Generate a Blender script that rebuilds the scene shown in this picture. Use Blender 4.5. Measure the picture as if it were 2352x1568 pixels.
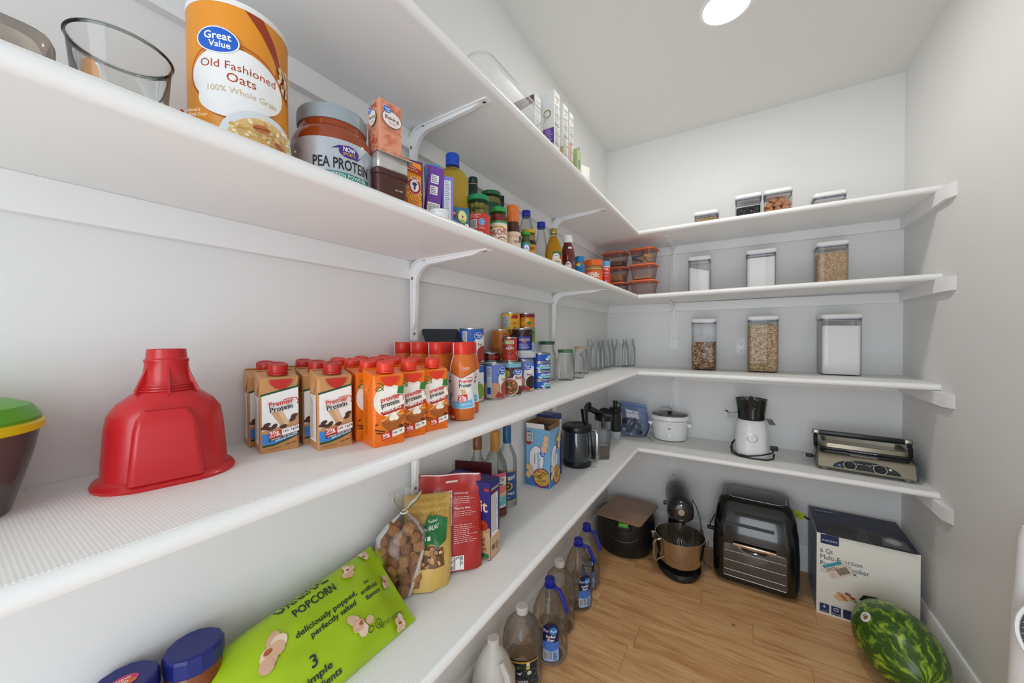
import bpy, bmesh, math, random
from mathutils import Vector, Matrix
from math import sin, cos, pi, radians, hypot, atan2
random.seed(7)
for _o in list(bpy.data.objects): bpy.data.objects.remove(_o, do_unlink=True)
SC = bpy.context.scene
COL = SC.collection

# ------------------------------------------------------------------ camera, sky, lights, exposure
cam_data = bpy.data.cameras.new('camera'); cam = bpy.data.objects.new('camera', cam_data); COL.objects.link(cam)
_r = Vector((0.84890305, 0.52853454, -0.00385287)); _u = Vector((-0.0033306, 0.01263853, 0.99991458)); _f = Vector((-0.52853809, 0.84881771, -0.01248923))
cam.matrix_world = Matrix(((_r.x, _u.x, -_f.x, 0.81533), (_r.y, _u.y, -_f.y, 0.0), (_r.z, _u.z, -_f.z, 1.32288), (0, 0, 0, 1)))
cam_data.sensor_width = 36.0; cam_data.lens = 843.146 / 2352 * 36.0; cam_data.clip_start = 0.01
SC.camera = cam
world = bpy.data.worlds.new('daylight'); SC.world = world; world.use_nodes = True
world.node_tree.nodes['Background'].inputs[0].default_value = (0.86, 0.93, 1.0, 1)
world.node_tree.nodes['Background'].inputs[1].default_value = 1.2
# daylight coming in through the open doorway behind the camera
def area_light(name, loc, rot, sx, sy, power, color, shape='RECTANGLE'):
    l = bpy.data.lights.new(name, 'AREA'); l.shape = shape; l.size = sx
    if shape == 'RECTANGLE': l.size_y = sy
    l.energy = power; l.color = color
    o = bpy.data.objects.new(name, l); COL.objects.link(o); o.location = loc; o.rotation_euler = rot
    return o
area_light('doorway_daylight', (0.82, -0.96, 1.1), (radians(90), 0, 0), 1.0, 2.0, 25.0, (0.84, 0.92, 1.0))
SC.view_settings.view_transform = 'Standard'; SC.view_settings.look = 'None'
SC.view_settings.gamma = 1.0; SC.view_settings.use_curve_mapping = False
SC.view_settings.exposure = -0.10
SC.cycles.max_bounces = 16; SC.cycles.transparent_max_bounces = 32; SC.cycles.transmission_bounces = 12; SC.cycles.diffuse_bounces = 6; SC.cycles.glossy_bounces = 6

# ------------------------------------------------------------------ materials
def lin(h):
    h = h.lstrip('#'); c = [int(h[i:i + 2], 16) / 255 for i in (0, 2, 4)]
    return [x / 12.92 if x <= 0.04045 else ((x + 0.055) / 1.055) ** 2.4 for x in c] + [1.0]
MATS = {}
def mat(name, color, rough=0.45, metal=0.0, trans=0.0, ior=1.45, noise=0.0, scale=30.0, color2=None, bump=0.0, bscale=None, coat=0.0, emit=0.0, stretch=None, alpha=1.0, spec=None):
    if name in MATS: return MATS[name]
    m = bpy.data.materials.new(name); m.use_nodes = True; nt = m.node_tree; b = nt.nodes['Principled BSDF']
    c = lin(color); b.inputs['Base Color'].default_value = c
    b.inputs['Roughness'].default_value = rough; b.inputs['Metallic'].default_value = metal
    b.inputs['Transmission Weight'].default_value = trans; b.inputs['IOR'].default_value = ior
    b.inputs['Coat Weight'].default_value = coat; b.inputs['Alpha'].default_value = alpha
    if spec is not None: b.inputs['Specular IOR Level'].default_value = spec
    if emit: b.inputs['Emission Color'].default_value = c; b.inputs['Emission Strength'].default_value = emit
    if noise or bump:
        tc = nt.nodes.new('ShaderNodeTexCoord'); mp = nt.nodes.new('ShaderNodeMapping'); nt.links.new(tc.outputs['Object'], mp.inputs[0])
        if stretch: mp.inputs['Scale'].default_value = stretch
    if noise:
        n = nt.nodes.new('ShaderNodeTexNoise'); n.inputs['Scale'].default_value = scale; n.inputs['Detail'].default_value = 4
        nt.links.new(mp.outputs[0], n.inputs['Vector'])
        r = nt.nodes.new('ShaderNodeMapRange'); r.inputs[1].default_value = 0.35; r.inputs[2].default_value = 0.65
        nt.links.new(n.outputs[0], r.inputs[0])
        mx = nt.nodes.new('ShaderNodeMix'); mx.data_type = 'RGBA'
        c2 = lin(color2) if color2 else [x * 0.8 for x in c[:3]] + [1]
        mx.inputs[6].default_value = c; mx.inputs[7].default_value = [a + (b2 - a) * noise for a, b2 in zip(c, c2)]
        nt.links.new(r.outputs[0], mx.inputs[0]); nt.links.new(mx.outputs[2], b.inputs['Base Color'])
    if bump:
        n2 = nt.nodes.new('ShaderNodeTexNoise'); n2.inputs['Scale'].default_value = bscale or scale; nt.links.new(mp.outputs[0], n2.inputs['Vector'])
        bp = nt.nodes.new('ShaderNodeBump'); bp.inputs['Strength'].default_value = bump; bp.inputs['Distance'].default_value = 0.002
        nt.links.new(n2.outputs[0], bp.inputs['Height']); nt.links.new(bp.outputs[0], b.inputs['Normal'])
    MATS[name] = m
    return m
def P(h, rough=0.4):
    """printed ink / coloured plastic, one per colour"""
    return mat('ink_%s_%d' % (h.lower(), int(rough * 100)), h, rough, noise=0.12, scale=60)
def grain(name, c1, c2, c3, cells, rough=0.6, bump=0.6, stretch=None):
    """voronoi speckle: beans, oats, rice, seeds seen through a canister wall"""
    if name in MATS: return MATS[name]
    m = bpy.data.materials.new(name); m.use_nodes = True; nt = m.node_tree; b = nt.nodes['Principled BSDF']; b.inputs['Roughness'].default_value = rough
    tc = nt.nodes.new('ShaderNodeTexCoord'); mp = nt.nodes.new('ShaderNodeMapping'); nt.links.new(tc.outputs['Object'], mp.inputs[0])
    if stretch: mp.inputs['Scale'].default_value = stretch
    v = nt.nodes.new('ShaderNodeTexVoronoi'); v.inputs['Scale'].default_value = cells; nt.links.new(mp.outputs[0], v.inputs['Vector'])
    rp = nt.nodes.new('ShaderNodeValToRGB'); rp.color_ramp.elements[0].color = lin(c1); rp.color_ramp.elements[1].color = lin(c3)
    e = rp.color_ramp.elements.new(0.5); e.color = lin(c2)
    sp = nt.nodes.new('ShaderNodeSeparateColor'); nt.links.new(v.outputs['Color'], sp.inputs[0]); nt.links.new(sp.outputs[0], rp.inputs[0])
    v2 = nt.nodes.new('ShaderNodeTexVoronoi'); v2.feature = 'DISTANCE_TO_EDGE'; v2.inputs['Scale'].default_value = cells; nt.links.new(mp.outputs[0], v2.inputs['Vector'])
    bp = nt.nodes.new('ShaderNodeBump'); bp.inputs['Strength'].default_value = bump; bp.inputs['Distance'].default_value = 0.006
    nt.links.new(v2.outputs['Distance'], bp.inputs['Height']); nt.links.new(bp.outputs[0], b.inputs['Normal'])
    nt.links.new(rp.outputs[0], b.inputs['Base Color'])
    MATS[name] = m
    return m
def clear(name, color='FEFFFF', edge='C8CECC', rough=0.03, body=0.0, refl=0.6, bodycol='FFFFFF', power=2.2):
    """thin clear wall: mostly see-through, darker and shinier towards grazing angles; body = share of milky plastic"""
    if name in MATS: return MATS[name]
    m = bpy.data.materials.new(name); m.use_nodes = True; nt = m.node_tree; L = nt.links.new
    nt.nodes.remove(nt.nodes['Principled BSDF']); out = nt.nodes['Material Output']
    lw = nt.nodes.new('ShaderNodeLayerWeight'); lw.inputs['Blend'].default_value = .5
    pw = nt.nodes.new('ShaderNodeMath'); pw.operation = 'POWER'; pw.inputs[1].default_value = power; L(lw.outputs['Facing'], pw.inputs[0])
    tc = nt.nodes.new('ShaderNodeTexCoord'); n = nt.nodes.new('ShaderNodeTexNoise'); n.inputs['Scale'].default_value = 25; L(tc.outputs['Object'], n.inputs['Vector'])
    cm = nt.nodes.new('ShaderNodeMix'); cm.data_type = 'RGBA'; cm.inputs[6].default_value = lin(color); cm.inputs[7].default_value = lin(edge); L(pw.outputs[0], cm.inputs[0])
    tr = nt.nodes.new('ShaderNodeBsdfTransparent'); L(cm.outputs[2], tr.inputs[0])
    sh = tr
    if body:
        df = nt.nodes.new('ShaderNodeBsdfPrincipled'); df.inputs['Base Color'].default_value = lin(bodycol); df.inputs['Roughness'].default_value = .4
        mb_ = nt.nodes.new('ShaderNodeMixShader'); mb_.inputs[0].default_value = body; L(tr.outputs[0], mb_.inputs[1]); L(df.outputs[0], mb_.inputs[2]); sh = mb_
    gl = nt.nodes.new('ShaderNodeBsdfGlossy'); gl.inputs['Roughness'].default_value = rough
    bp = nt.nodes.new('ShaderNodeBump'); bp.inputs['Strength'].default_value = .06; bp.inputs['Distance'].default_value = .004; L(n.outputs[0], bp.inputs['Height']); L(bp.outputs[0], gl.inputs['Normal'])
    fr = nt.nodes.new('ShaderNodeFresnel'); fr.inputs[0].default_value = 1.45
    sc = nt.nodes.new('ShaderNodeMath'); sc.operation = 'MULTIPLY'; sc.inputs[1].default_value = refl; L(fr.outputs[0], sc.inputs[0])
    mx = nt.nodes.new('ShaderNodeMixShader'); L(sc.outputs[0], mx.inputs[0]); L(sh.outputs[0], mx.inputs[1]); L(gl.outputs[0], mx.inputs[2]); L(mx.outputs[0], out.inputs[0])
    MATS[name] = m
    return m

# ------------------------------------------------------------------ mesh builder
def rrect(w, d, r, n=4, cx=0.0, cy=0.0):
    r = max(1e-5, min(r, w / 2 - 1e-5, d / 2 - 1e-5)); out = []
    for (sx, sy, a0) in ((1, -1, -pi / 2), (1, 1, 0), (-1, 1, pi / 2), (-1, -1, pi)):
        for k in range(n + 1):
            a = a0 + (pi / 2) * k / n
            out.append((cx + sx * (w / 2 - r) + r * cos(a), cy + sy * (d / 2 - r) + r * sin(a)))
    return out
def circ(r, n=32, cx=0.0, cy=0.0, ry=None):
    return [(cx + r * cos(2 * pi * k / n), cy + (ry or r) * sin(2 * pi * k / n)) for k in range(n)]
class MB:
    def __init__(s): s.v = []; s.f = []; s.m = []
    def add(s, vs, fs, mi=0):
        o = len(s.v); s.v += [tuple(p) for p in vs]
        for f in fs: s.f.append([i + o for i in f]); s.m.append(mi)
        return s
    def box(s, c, d, mi=0, rot=None):
        x, y, z = d[0] / 2, d[1] / 2, d[2] / 2
        vs = [Vector((a * x, b * y, e * z)) for e in (-1, 1) for b in (-1, 1) for a in (-1, 1)]
        if rot: vs = [rot @ p for p in vs]
        vs = [p + Vector(c) for p in vs]
        return s.add(vs, [(0, 2, 3, 1), (4, 5, 7, 6), (0, 1, 5, 4), (2, 6, 7, 3), (0, 4, 6, 2), (1, 3, 7, 5)], mi)
    def loft(s, rings, mi=0, cap0=True, cap1=True, closed=True):
        n = len(rings[0]); vs = [p for r in rings for p in r]; fs = []; mis = []
        for i in range(len(rings) - 1):
            for k in range(n if closed else n - 1):
                a, b = i * n + k, i * n + (k + 1) % n
                fs.append((a, b, b + n, a + n)); mis.append(mi(i) if callable(mi) else mi)
        e0, e1 = (mi(0), mi(len(rings) - 2)) if callable(mi) else (mi, mi)
        if cap0: fs.append(tuple(range(n - 1, -1, -1))); mis.append(e0)
        if cap1: fs.append(tuple(range((len(rings) - 1) * n, len(rings) * n))); mis.append(e1)
        o = len(s.v); s.v += [tuple(p) for p in vs]
        for f, q in zip(fs, mis): s.f.append([i + o for i in f]); s.m.append(q)
        return s
    def stack(s, secs, mi=0, cap0=True, cap1=True, tf=None):
        """secs: list of (ring2d, z)"""
        rings = [[(x, y, z) for x, y in r] for r, z in secs]
        if tf: rings = [[tuple(tf @ Vector(p)) for p in r] for r in rings]
        return s.loft(rings, mi, cap0, cap1)
    def rbox(s, c, d, r=0.004, bev=0.002, mi=0, n=3, tf=None):
        """upright rounded box: corner radius r, softened top and bottom; c = centre of the base"""
        w, dd, h = d; b = bev; secs = []
        for z, k in ((0, 1), (b * .3, .3), (b, 0), (h - b, 0), (h - b * .3, .3), (h, 1)):
            secs.append(([(x + c[0], y + c[1]) for x, y in rrect(w - 2 * b * k, dd - 2 * b * k, max(r - b * k, 1e-4), n)], z + c[2]))
        return s.stack(secs, mi, tf=tf)
    def lathe(s, prof, n=32, mi=0, c=(0, 0, 0), cap0=True, cap1=True, tf=None):
        """prof: list of (radius, z)"""
        return s.stack([([(x + c[0], y + c[1]) for x, y in circ(max(r, 1e-5), n)], z + c[2]) for r, z in prof], mi, cap0, cap1, tf)
    def shell(s, prof, t=0.002, n=32, mi=0, c=(0, 0, 0), base=0.004, single=True):
        """open vessel; thin clear walls are one surface, solid ones get an inner wall"""
        if single: return s.lathe(prof, n, mi, c, True, False)
        inner = [(max(r - t, 1e-4), max(z, prof[0][1] + base)) for r, z in prof[::-1]]
        return s.lathe(list(prof) + inner, n, mi, c, True, True)
    def tube(s, path, r, n=8, mi=0, closed=False, caps=True):
        pts = [Vector(p) for p in path]; rings = []; N = len(pts); up = None
        for i, p in enumerate(pts):
            a = pts[i - 1] if (i > 0 or closed) else p; b = pts[(i + 1) % N] if (i < N - 1 or closed) else p
            t = (b - a).normalized()
            if up is None: up = Vector((0, 0, 1)) if abs(t.z) < .9 else Vector((1, 0, 0))
            x = t.cross(up).normalized(); y = x.cross(t).normalized(); up = y
            rr = r[i] if isinstance(r, (list, tuple)) else r
            rings.append([tuple(p + x * rr * cos(2 * pi * k / n) + y * rr * sin(2 * pi * k / n)) for k in range(n)])
        if closed: rings.append(rings[0])
        return s.loft(rings, mi, caps and not closed, caps and not closed)
    def ball(s, c, r, n=16, m=8, mi=0, tf=None):
        rx, ry, rz = (r, r, r) if not isinstance(r, (list, tuple)) else r
        rings = []
        for i in range(m + 1):
            a = -pi / 2 + pi * i / m; q = max(cos(a), 1e-3)
            rings.append([(c[0] + rx * q * cos(2 * pi * k / n), c[1] + ry * q * sin(2 * pi * k / n), c[2] + rz * sin(a)) for k in range(n)])
        if tf: rings = [[tuple(tf @ Vector(p)) for p in r_] for r_ in rings]
        return s.loft(rings, mi)
    def prism(s, pts, axis, a, b, mi=0):
        """polygon pts (2d) extruded along axis 'x','y' or 'z' from a to b"""
        def mk(p, t): return {'x': (t, p[0], p[1]), 'y': (p[0], t, p[1]), 'z': (p[0], p[1], t)}[axis]
        return s.loft([[mk(p, a) for p in pts], [mk(p, b) for p in pts]], mi)
    def mesh(s, name, mats, angle=35):
        me = bpy.data.meshes.new(name); me.from_pydata(s.v, [], s.f)
        for m in (mats if isinstance(mats, (list, tuple)) else [mats]): me.materials.append(m)
        me.polygons.foreach_set('material_index', s.m)
        bm = bmesh.new(); bm.from_mesh(me); bmesh.ops.recalc_face_normals(bm, faces=bm.faces)
        bm.to_mesh(me); bm.free()
        me.polygons.foreach_set('use_smooth', [True] * len(me.polygons))
        if angle is not None: me.set_sharp_from_angle(angle=radians(angle))
        me.update(); return me
    def obj(s, name, mats, parent=None, loc=(0, 0, 0), rot=(0, 0, 0), angle=35):
        o = bpy.data.objects.new(name, s.mesh(name, mats, angle)); COL.objects.link(o)
        o.location = loc; o.rotation_euler = rot
        if parent is not None: o.parent = parent
        return o
def tag(o, label=None, cat=None, group=None, kind=None):
    if label: o['label'] = label
    if cat: o['category'] = cat
    if group: o['group'] = group
    if kind: o['kind'] = kind
    return o
def thing(name, label, cat, loc=(0, 0, 0), rz=0.0, group=None, rot=None):
    o = bpy.data.objects.new(name, None); COL.objects.link(o); o.empty_display_size = 0.02
    o.location = loc; o.rotation_euler = rot if rot else (0, 0, radians(rz))
    return tag(o, label, cat, group)
def copy_tree(o, loc, rz, label, group=None):
    c = o.copy(); COL.objects.link(c); c.location = loc; c.rotation_euler = (0, 0, radians(rz)); c['label'] = label
    if group: c['group'] = group
    for ch in list(o.children):
        d = ch.copy(); COL.objects.link(d); d.parent = c
        for g in list(ch.children):
            e = g.copy(); COL.objects.link(e); e.parent = d
    return c

# ------------------------------------------------------------------ lettering and flat print
GL = {}
def _tomesh(body, bold):
    cu = bpy.data.curves.new('t', 'FONT'); cu.body = body; cu.size = 1.0; cu.resolution_u = 2; cu.offset = 0.018 if bold else 0.0
    o = bpy.data.objects.new('t', cu); COL.objects.link(o)
    dg = bpy.context.evaluated_depsgraph_get(); ev = o.evaluated_get(dg); me = ev.to_mesh()
    vs = [(p.co.x, p.co.y) for p in me.vertices]; fs = [tuple(p.vertices) for p in me.polygons]
    ev.to_mesh_clear(); bpy.data.objects.remove(o, do_unlink=True); bpy.data.curves.remove(cu)
    return vs, fs
def glyph(ch, bold):
    k = (ch, bold)
    if k not in GL:
        bar, _ = _tomesh('|', bold); b0 = min(x for x, y in bar)
        w, _ = _tomesh(ch + '|', bold); adv = max(x for x, y in w) - max(x for x, y in bar)
        vs, fs = ([], []) if ch == ' ' else _tomesh(ch, bold)
        if ch == ' ': adv = 0.28
        GL[k] = (vs, fs, adv)
    return GL[k]
for _c in 'ABCDEFGHIJKLMNOPQRSTUVWXYZabcdefghijklmnopqrstuvwxyz0123456789 -&\'().,=%!¡é': glyph(_c, True); glyph(_c, False)
class Print:
    """flat print collected in millimetres (u right, v up), then mapped onto a surface; later layers lie a hair higher"""
    def __init__(s): s.L = []; s.cols = []; s.k = 0
    def ci(s, c):
        if c not in s.cols: s.cols.append(c)
        return s.cols.index(c)
    def poly(s, pts, col, up=True):
        if up: s.k += 1
        s.L.append((list(pts), [tuple(range(len(pts)))], s.ci(col), s.k)); return s
    def rect(s, u, v, w, h, col, up=True): return s.poly([(u, v), (u + w, v), (u + w, v + h), (u, v + h)], col, up)
    def ell(s, cu, cv, ru, rv, col, n=28, a0=0, a1=2 * pi, rot=0.0):
        full = abs(a1 - a0 - 2 * pi) < 1e-6; pts = []
        for i in range(n if full else n + 1):
            a = a0 + (a1 - a0) * i / n; x, y = ru * cos(a), rv * sin(a)
            pts.append((cu + x * cos(rot) - y * sin(rot), cv + x * sin(rot) + y * cos(rot)))
        return s.poly(pts, col)
    def ring(s, cu, cv, ru, rv, t, col, a0=0, a1=2 * pi, n=28, rot=0.0):
        s.k += 1; vs = []; fs = []
        for i in range(n + 1):
            a = a0 + (a1 - a0) * i / n
            for q in (0, t):
                x, y = (ru - q) * cos(a), (rv - q) * sin(a); vs.append((cu + x * cos(rot) - y * sin(rot), cv + x * sin(rot) + y * cos(rot)))
        for i in range(n): fs.append((2 * i, 2 * i + 2, 2 * i + 3, 2 * i + 1))
        s.L.append((vs, fs, s.ci(col), s.k)); return s
    def stroke(s, pts, w, col):
        s.k += 1; vs = []; fs = []
        for i, (x, y) in enumerate(pts):
            a = pts[max(i - 1, 0)]; b = pts[min(i + 1, len(pts) - 1)]; d = hypot(b[0] - a[0], b[1] - a[1]) or 1
            nx, ny = -(b[1] - a[1]) / d * w / 2, (b[0] - a[0]) / d * w / 2
            vs += [(x + nx, y + ny), (x - nx, y - ny)]
        for i in range(len(pts) - 1): fs.append((2 * i, 2 * i + 1, 2 * i + 3, 2 * i + 2))
        s.L.append((vs, fs, s.ci(col), s.k)); return s
    def text(s, t, u, v, size, col, bold=False, align='l', shear=0.0, rot=0.0, sx=1.0, fit=None):
        s.k += 1; x = 0.0; vs = []; fs = []
        for ch in t:
            g = glyph(ch, bold); o = len(vs)
            vs += [((x + px) * sx + shear * py, py) for px, py in g[0]]; fs += [tuple(i + o for i in f) for f in g[1]]; x += g[2]
        wid = x * sx; k = size / 0.72
        if fit: k2 = fit / max(wid * k, 1e-6); vs = [(a * k2, b) for a, b in vs]; wid *= k2
        du = {'l': 0, 'c': -wid / 2, 'r': -wid}[align]; cr, sr = cos(radians(rot)), sin(radians(rot))
        vs = [((a + du) * k, b * k) for a, b in vs]
        vs = [(u + a * cr - b * sr, v + a * sr + b * cr) for a, b in vs]
        s.L.append((vs, fs, s.ci(col), s.k)); return s
    def bars(s, u, v, w, h, col='1a1a1a', bg='f2f2f0', n=22, vert=True):
        s.rect(u - w * .06, v - h * .06, w * 1.12, h * 1.12, bg); rn = random.Random(int(u * 7 + v * 3) + n); x = 0.0; s.k += 1
        L = w if vert else h
        while x < L:
            t = L / n * rn.choice((.35, .5, .8)); t = min(t, L - x)
            if vert: s.rect(u + x, v, t, h, col, False)
            else: s.rect(u, v + x, w, t, col, False)
            x += t + L / n * rn.choice((.4, .5, .7))
        return s
    def lines(s, u, v, w, n, pitch, col, t=None, seed=1):
        """fine print too small to read: thin broken rules"""
        rn = random.Random(seed); t = t or pitch * .42; s.k += 1
        for i in range(n):
            x = 0.0; end = w * rn.uniform(.65, 1)
            while x < end:
                q = min(rn.uniform(.08, .22) * w, end - x); s.rect(u + x, v - i * pitch, q, t, col, False); x += q + w * .035
        return s
    def obj(s, name, fn, parent, step=None, lift=0.00012, base=0.0003, rough=0.4, mats=None):
        bm = bmesh.new()
        for vs, fs, ci, k in s.L:
            bv = [bm.verts.new((a * .001, b * .001, base + lift * k)) for a, b in vs]
            for f in fs:
                try: bf = bm.faces.new([bv[i] for i in f]); bf.material_index = ci
                except ValueError: pass
        if step:
            xs = [p.co.x for p in bm.verts]; x = math.ceil(min(xs) / step) * step
            while x < max(xs):
                bmesh.ops.bisect_plane(bm, geom=bm.verts[:] + bm.edges[:] + bm.faces[:], plane_co=(x, 0, 0), plane_no=(1, 0, 0)); x += step
        if step and getattr(fn, 'curved', False):
            ys = [p.co.y for p in bm.verts]; y = math.ceil(min(ys) / step) * step
            while y < max(ys):
                bmesh.ops.bisect_plane(bm, geom=bm.verts[:] + bm.edges[:] + bm.faces[:], plane_co=(0, y, 0), plane_no=(0, 1, 0)); y += step
        for p in bm.verts: p.co = fn(p.co.x, p.co.y, p.co.z)
        me = bpy.data.meshes.new(name); bm.to_mesh(me); bm.free()
        for c in s.cols: me.materials.append(mats[c] if mats and c in mats else P(c, rough))
        o = bpy.data.objects.new(name, me); COL.objects.link(o); o.parent = parent
        return o
def on_front(y, x0=0.0, z0=0.0): return lambda u, v, n: Vector((x0 + u, y - n, z0 + v))          # plane facing -Y
def on_right(x, y0=0.0, z0=0.0): return lambda u, v, n: Vector((x + n, y0 + u, z0 + v))          # plane facing +X
def on_left(x, y0=0.0, z0=0.0): return lambda u, v, n: Vector((x - n, y0 - u, z0 + v))           # plane facing -X
def on_top(z, x0=0.0, y0=0.0): return lambda u, v, n: Vector((x0 + u, y0 + v, z + n))
def on_cyl(r, z0=0.0, a0=0.0):                                                                   # cylinder, u = arc length, 0 at -Y
    return lambda u, v, n: Vector(((r + n) * sin(u / r + a0), -(r + n) * cos(u / r + a0), z0 + v))
def on_prof(prof, z0=0.0, a0=0.0):
    """surface of revolution given by (r, z) profile; u measured at the widest radius"""
    R = max(r for r, z in prof)
    def rad(z):
        for (r1, z1), (r2, z2) in zip(prof, prof[1:]):
            if z1 <= z <= z2 and z2 > z1: return r1 + (r2 - r1) * (z - z1) / (z2 - z1)
        return prof[-1][0]
    def fn(u, v, n):
        r = rad(z0 + v) + n; return Vector((r * sin(u / R + a0), -r * cos(u / R + a0), z0 + v))
    fn.curved = True; return fn
# ------------------------------------------------------------------ room shell
XR, YB, ZC, Y0 = 1.511, 2.615, 2.64, -0.95
M_WALL = mat('painted_wall', 'E9E9E8', 0.55, noise=0.25, scale=3, color2='E4E4E3', bump=0.03, bscale=220)
M_CEIL = mat('painted_ceiling', 'E4E4E1', 0.7, noise=0.2, scale=3, color2='DFDFDC', bump=0.03, bscale=200)
M_TRIM = mat('white_trim', 'F0F0F0', 0.3, noise=0.15, scale=8, color2='EAEAEA')
M_WHITE = mat('white_enamel', 'F0F1F1', 0.22, noise=0.1, scale=20, color2='E8E8E8')
def struct(name, mb, m, label=None): return tag(mb.obj(name, m), kind='structure')
struct('wall_left', MB().box((-0.05, (Y0 + YB) / 2, ZC / 2), (0.1, YB - Y0 + .2, ZC)), M_WALL)
struct('wall_back', MB().box((XR / 2, YB + .05, ZC / 2), (XR, 0.1, ZC)), M_WALL)
struct('wall_right', MB().box((XR + .05, (Y0 + YB) / 2, ZC / 2), (0.1, YB - Y0 + .2, ZC)), M_WALL)
fw = MB()
fw.box((.16, Y0 - .05, ZC / 2), (.32, .1, ZC)); fw.box((1.416, Y0 - .05, ZC / 2), (.19, .1, ZC)); fw.box((.8205, Y0 - .05, 2.37), (1.001, .1, .54))
struct('wall_front', fw, M_WALL)
struct('ceiling', MB().box((XR / 2, (Y0 + YB) / 2, ZC + .05), (XR + .2, YB - Y0 + .2, .1)), M_CEIL)
tr = MB()
for x in (.325, 1.316): tr.box((x, Y0 + .008, 1.05), (.075, .016, 2.1))
tr.box((.8205, Y0 + .008, 2.14), (1.066, .016, .08)); struct('trim_1', tr, M_TRIM)
# baseboards
def bprof(s=1): return [(0, 0), (.014 * s, 0), (.014 * s, .128), (.008 * s, .142), (0, .142)]
b = MB(); b.prism([(YB - a, z) for a, z in bprof()], 'x', 0.014, XR - .014); struct('baseboard_back', b, M_TRIM)
b = MB(); b.prism([(XR - a, z) for a, z in bprof()], 'y', Y0 + .02, YB); struct('baseboard_right', b, M_TRIM)
b = MB(); b.prism(bprof(), 'y', Y0 + .02, YB); struct('baseboard_left', b, M_TRIM)

# ------------------------------------------------------------------ plank floor
def wood():
    m = bpy.data.materials.new('oak_plank'); m.use_nodes = True; nt = m.node_tree; b = nt.nodes['Principled BSDF']; L = nt.links.new
    b.inputs['Roughness'].default_value = 0.42
    tc = nt.nodes.new('ShaderNodeTexCoord'); oi = nt.nodes.new('ShaderNodeObjectInfo')
    add = nt.nodes.new('ShaderNodeVectorMath'); add.operation = 'MULTIPLY_ADD'; cx = nt.nodes.new('ShaderNodeCombineXYZ')
    for i in range(3): L(oi.outputs['Random'], cx.inputs[i])
    add.inputs[1].default_value = (9, 13, 5); L(cx.outputs[0], add.inputs[0]); L(tc.outputs['Object'], add.inputs[2])
    mp = nt.nodes.new('ShaderNodeMapping'); mp.inputs['Scale'].default_value = (1.6, 14, 1); L(add.outputs[0], mp.inputs[0])
    n1 = nt.nodes.new('ShaderNodeTexNoise'); n1.inputs['Scale'].default_value = 2.2; n1.inputs['Detail'].default_value = 8; n1.inputs['Distortion'].default_value = 1.2; L(mp.outputs[0], n1.inputs['Vector'])
    mp2 = nt.nodes.new('ShaderNodeMapping'); mp2.inputs['Scale'].default_value = (3, 90, 1); L(add.outputs[0], mp2.inputs[0])
    n2 = nt.nodes.new('ShaderNodeTexNoise'); n2.inputs['Scale'].default_value = 3; n2.inputs['Detail'].default_value = 5; L(mp2.outputs[0], n2.inputs['Vector'])
    rp = nt.nodes.new('ShaderNodeValToRGB'); e = rp.color_ramp.elements
    e[0].position = .28; e[0].color = lin('B98F66'); e[1].position = .72; e[1].color = lin('E6C79C')
    q = e.new(.5); q.color = lin('D8B184'); L(n1.outputs[0], rp.inputs[0])
    mx = nt.nodes.new('ShaderNodeMix'); mx.data_type = 'RGBA'; mx.blend_type = 'MULTIPLY'; mx.inputs[0].default_value = .35
    r2 = nt.nodes.new('ShaderNodeMapRange'); r2.inputs[1].default_value = .3; r2.inputs[2].default_value = .62; r2.inputs[3].default_value = .62; L(n2.outputs[0], r2.inputs[0])
    cc = nt.nodes.new('ShaderNodeCombineColor'); [L(r2.outputs[0], cc.inputs[i]) for i in range(3)]
    L(rp.outputs[0], mx.inputs[6]); L(cc.outputs[0], mx.inputs[7])
    # board-to-board tint
    rt = nt.nodes.new('ShaderNodeValToRGB'); t = rt.color_ramp.elements; t[0].color = lin('F0D5B4'); t[1].color = lin('FFF3DC'); w = t.new(.5); w.color = lin('F8E3C6'); L(oi.outputs['Random'], rt.inputs[0])
    m2 = nt.nodes.new('ShaderNodeMix'); m2.data_type = 'RGBA'; m2.blend_type = 'MULTIPLY'; m2.inputs[0].default_value = .7; L(mx.outputs[2], m2.inputs[6]); L(rt.outputs[0], m2.inputs[7])
    # small knots
    v = nt.nodes.new('ShaderNodeTexVoronoi'); v.inputs['Scale'].default_value = 2.4; L(add.outputs[0], v.inputs['Vector'])
    kr = nt.nodes.new('ShaderNodeMapRange'); kr.inputs[1].default_value = .008; kr.inputs[2].default_value = .035; L(v.outputs['Distance'], kr.inputs[0])
    m3 = nt.nodes.new('ShaderNodeMix'); m3.data_type = 'RGBA'; m3.inputs[6].default_value = lin('4A3018'); L(kr.outputs[0], m3.inputs[0]); L(m2.outputs[2], m3.inputs[7])
    L(m3.outputs[2], b.inputs['Base Color'])
    bp = nt.nodes.new('ShaderNodeBump'); bp.inputs['Strength'].default_value = .12; bp.inputs['Distance'].default_value = .001; L(n2.outputs[0], bp.inputs['Height']); L(bp.outputs[0], b.inputs['Normal'])
    return m
M_OAK = wood()
floor = tag(MB().box((XR / 2, (Y0 - .2 + YB) / 2, -.02), (XR, YB - Y0 + .2, .02)).obj('floor', mat('subfloor', '3A2A1C', .9, noise=.3)), kind='structure')
plank_meshes = {}
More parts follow.
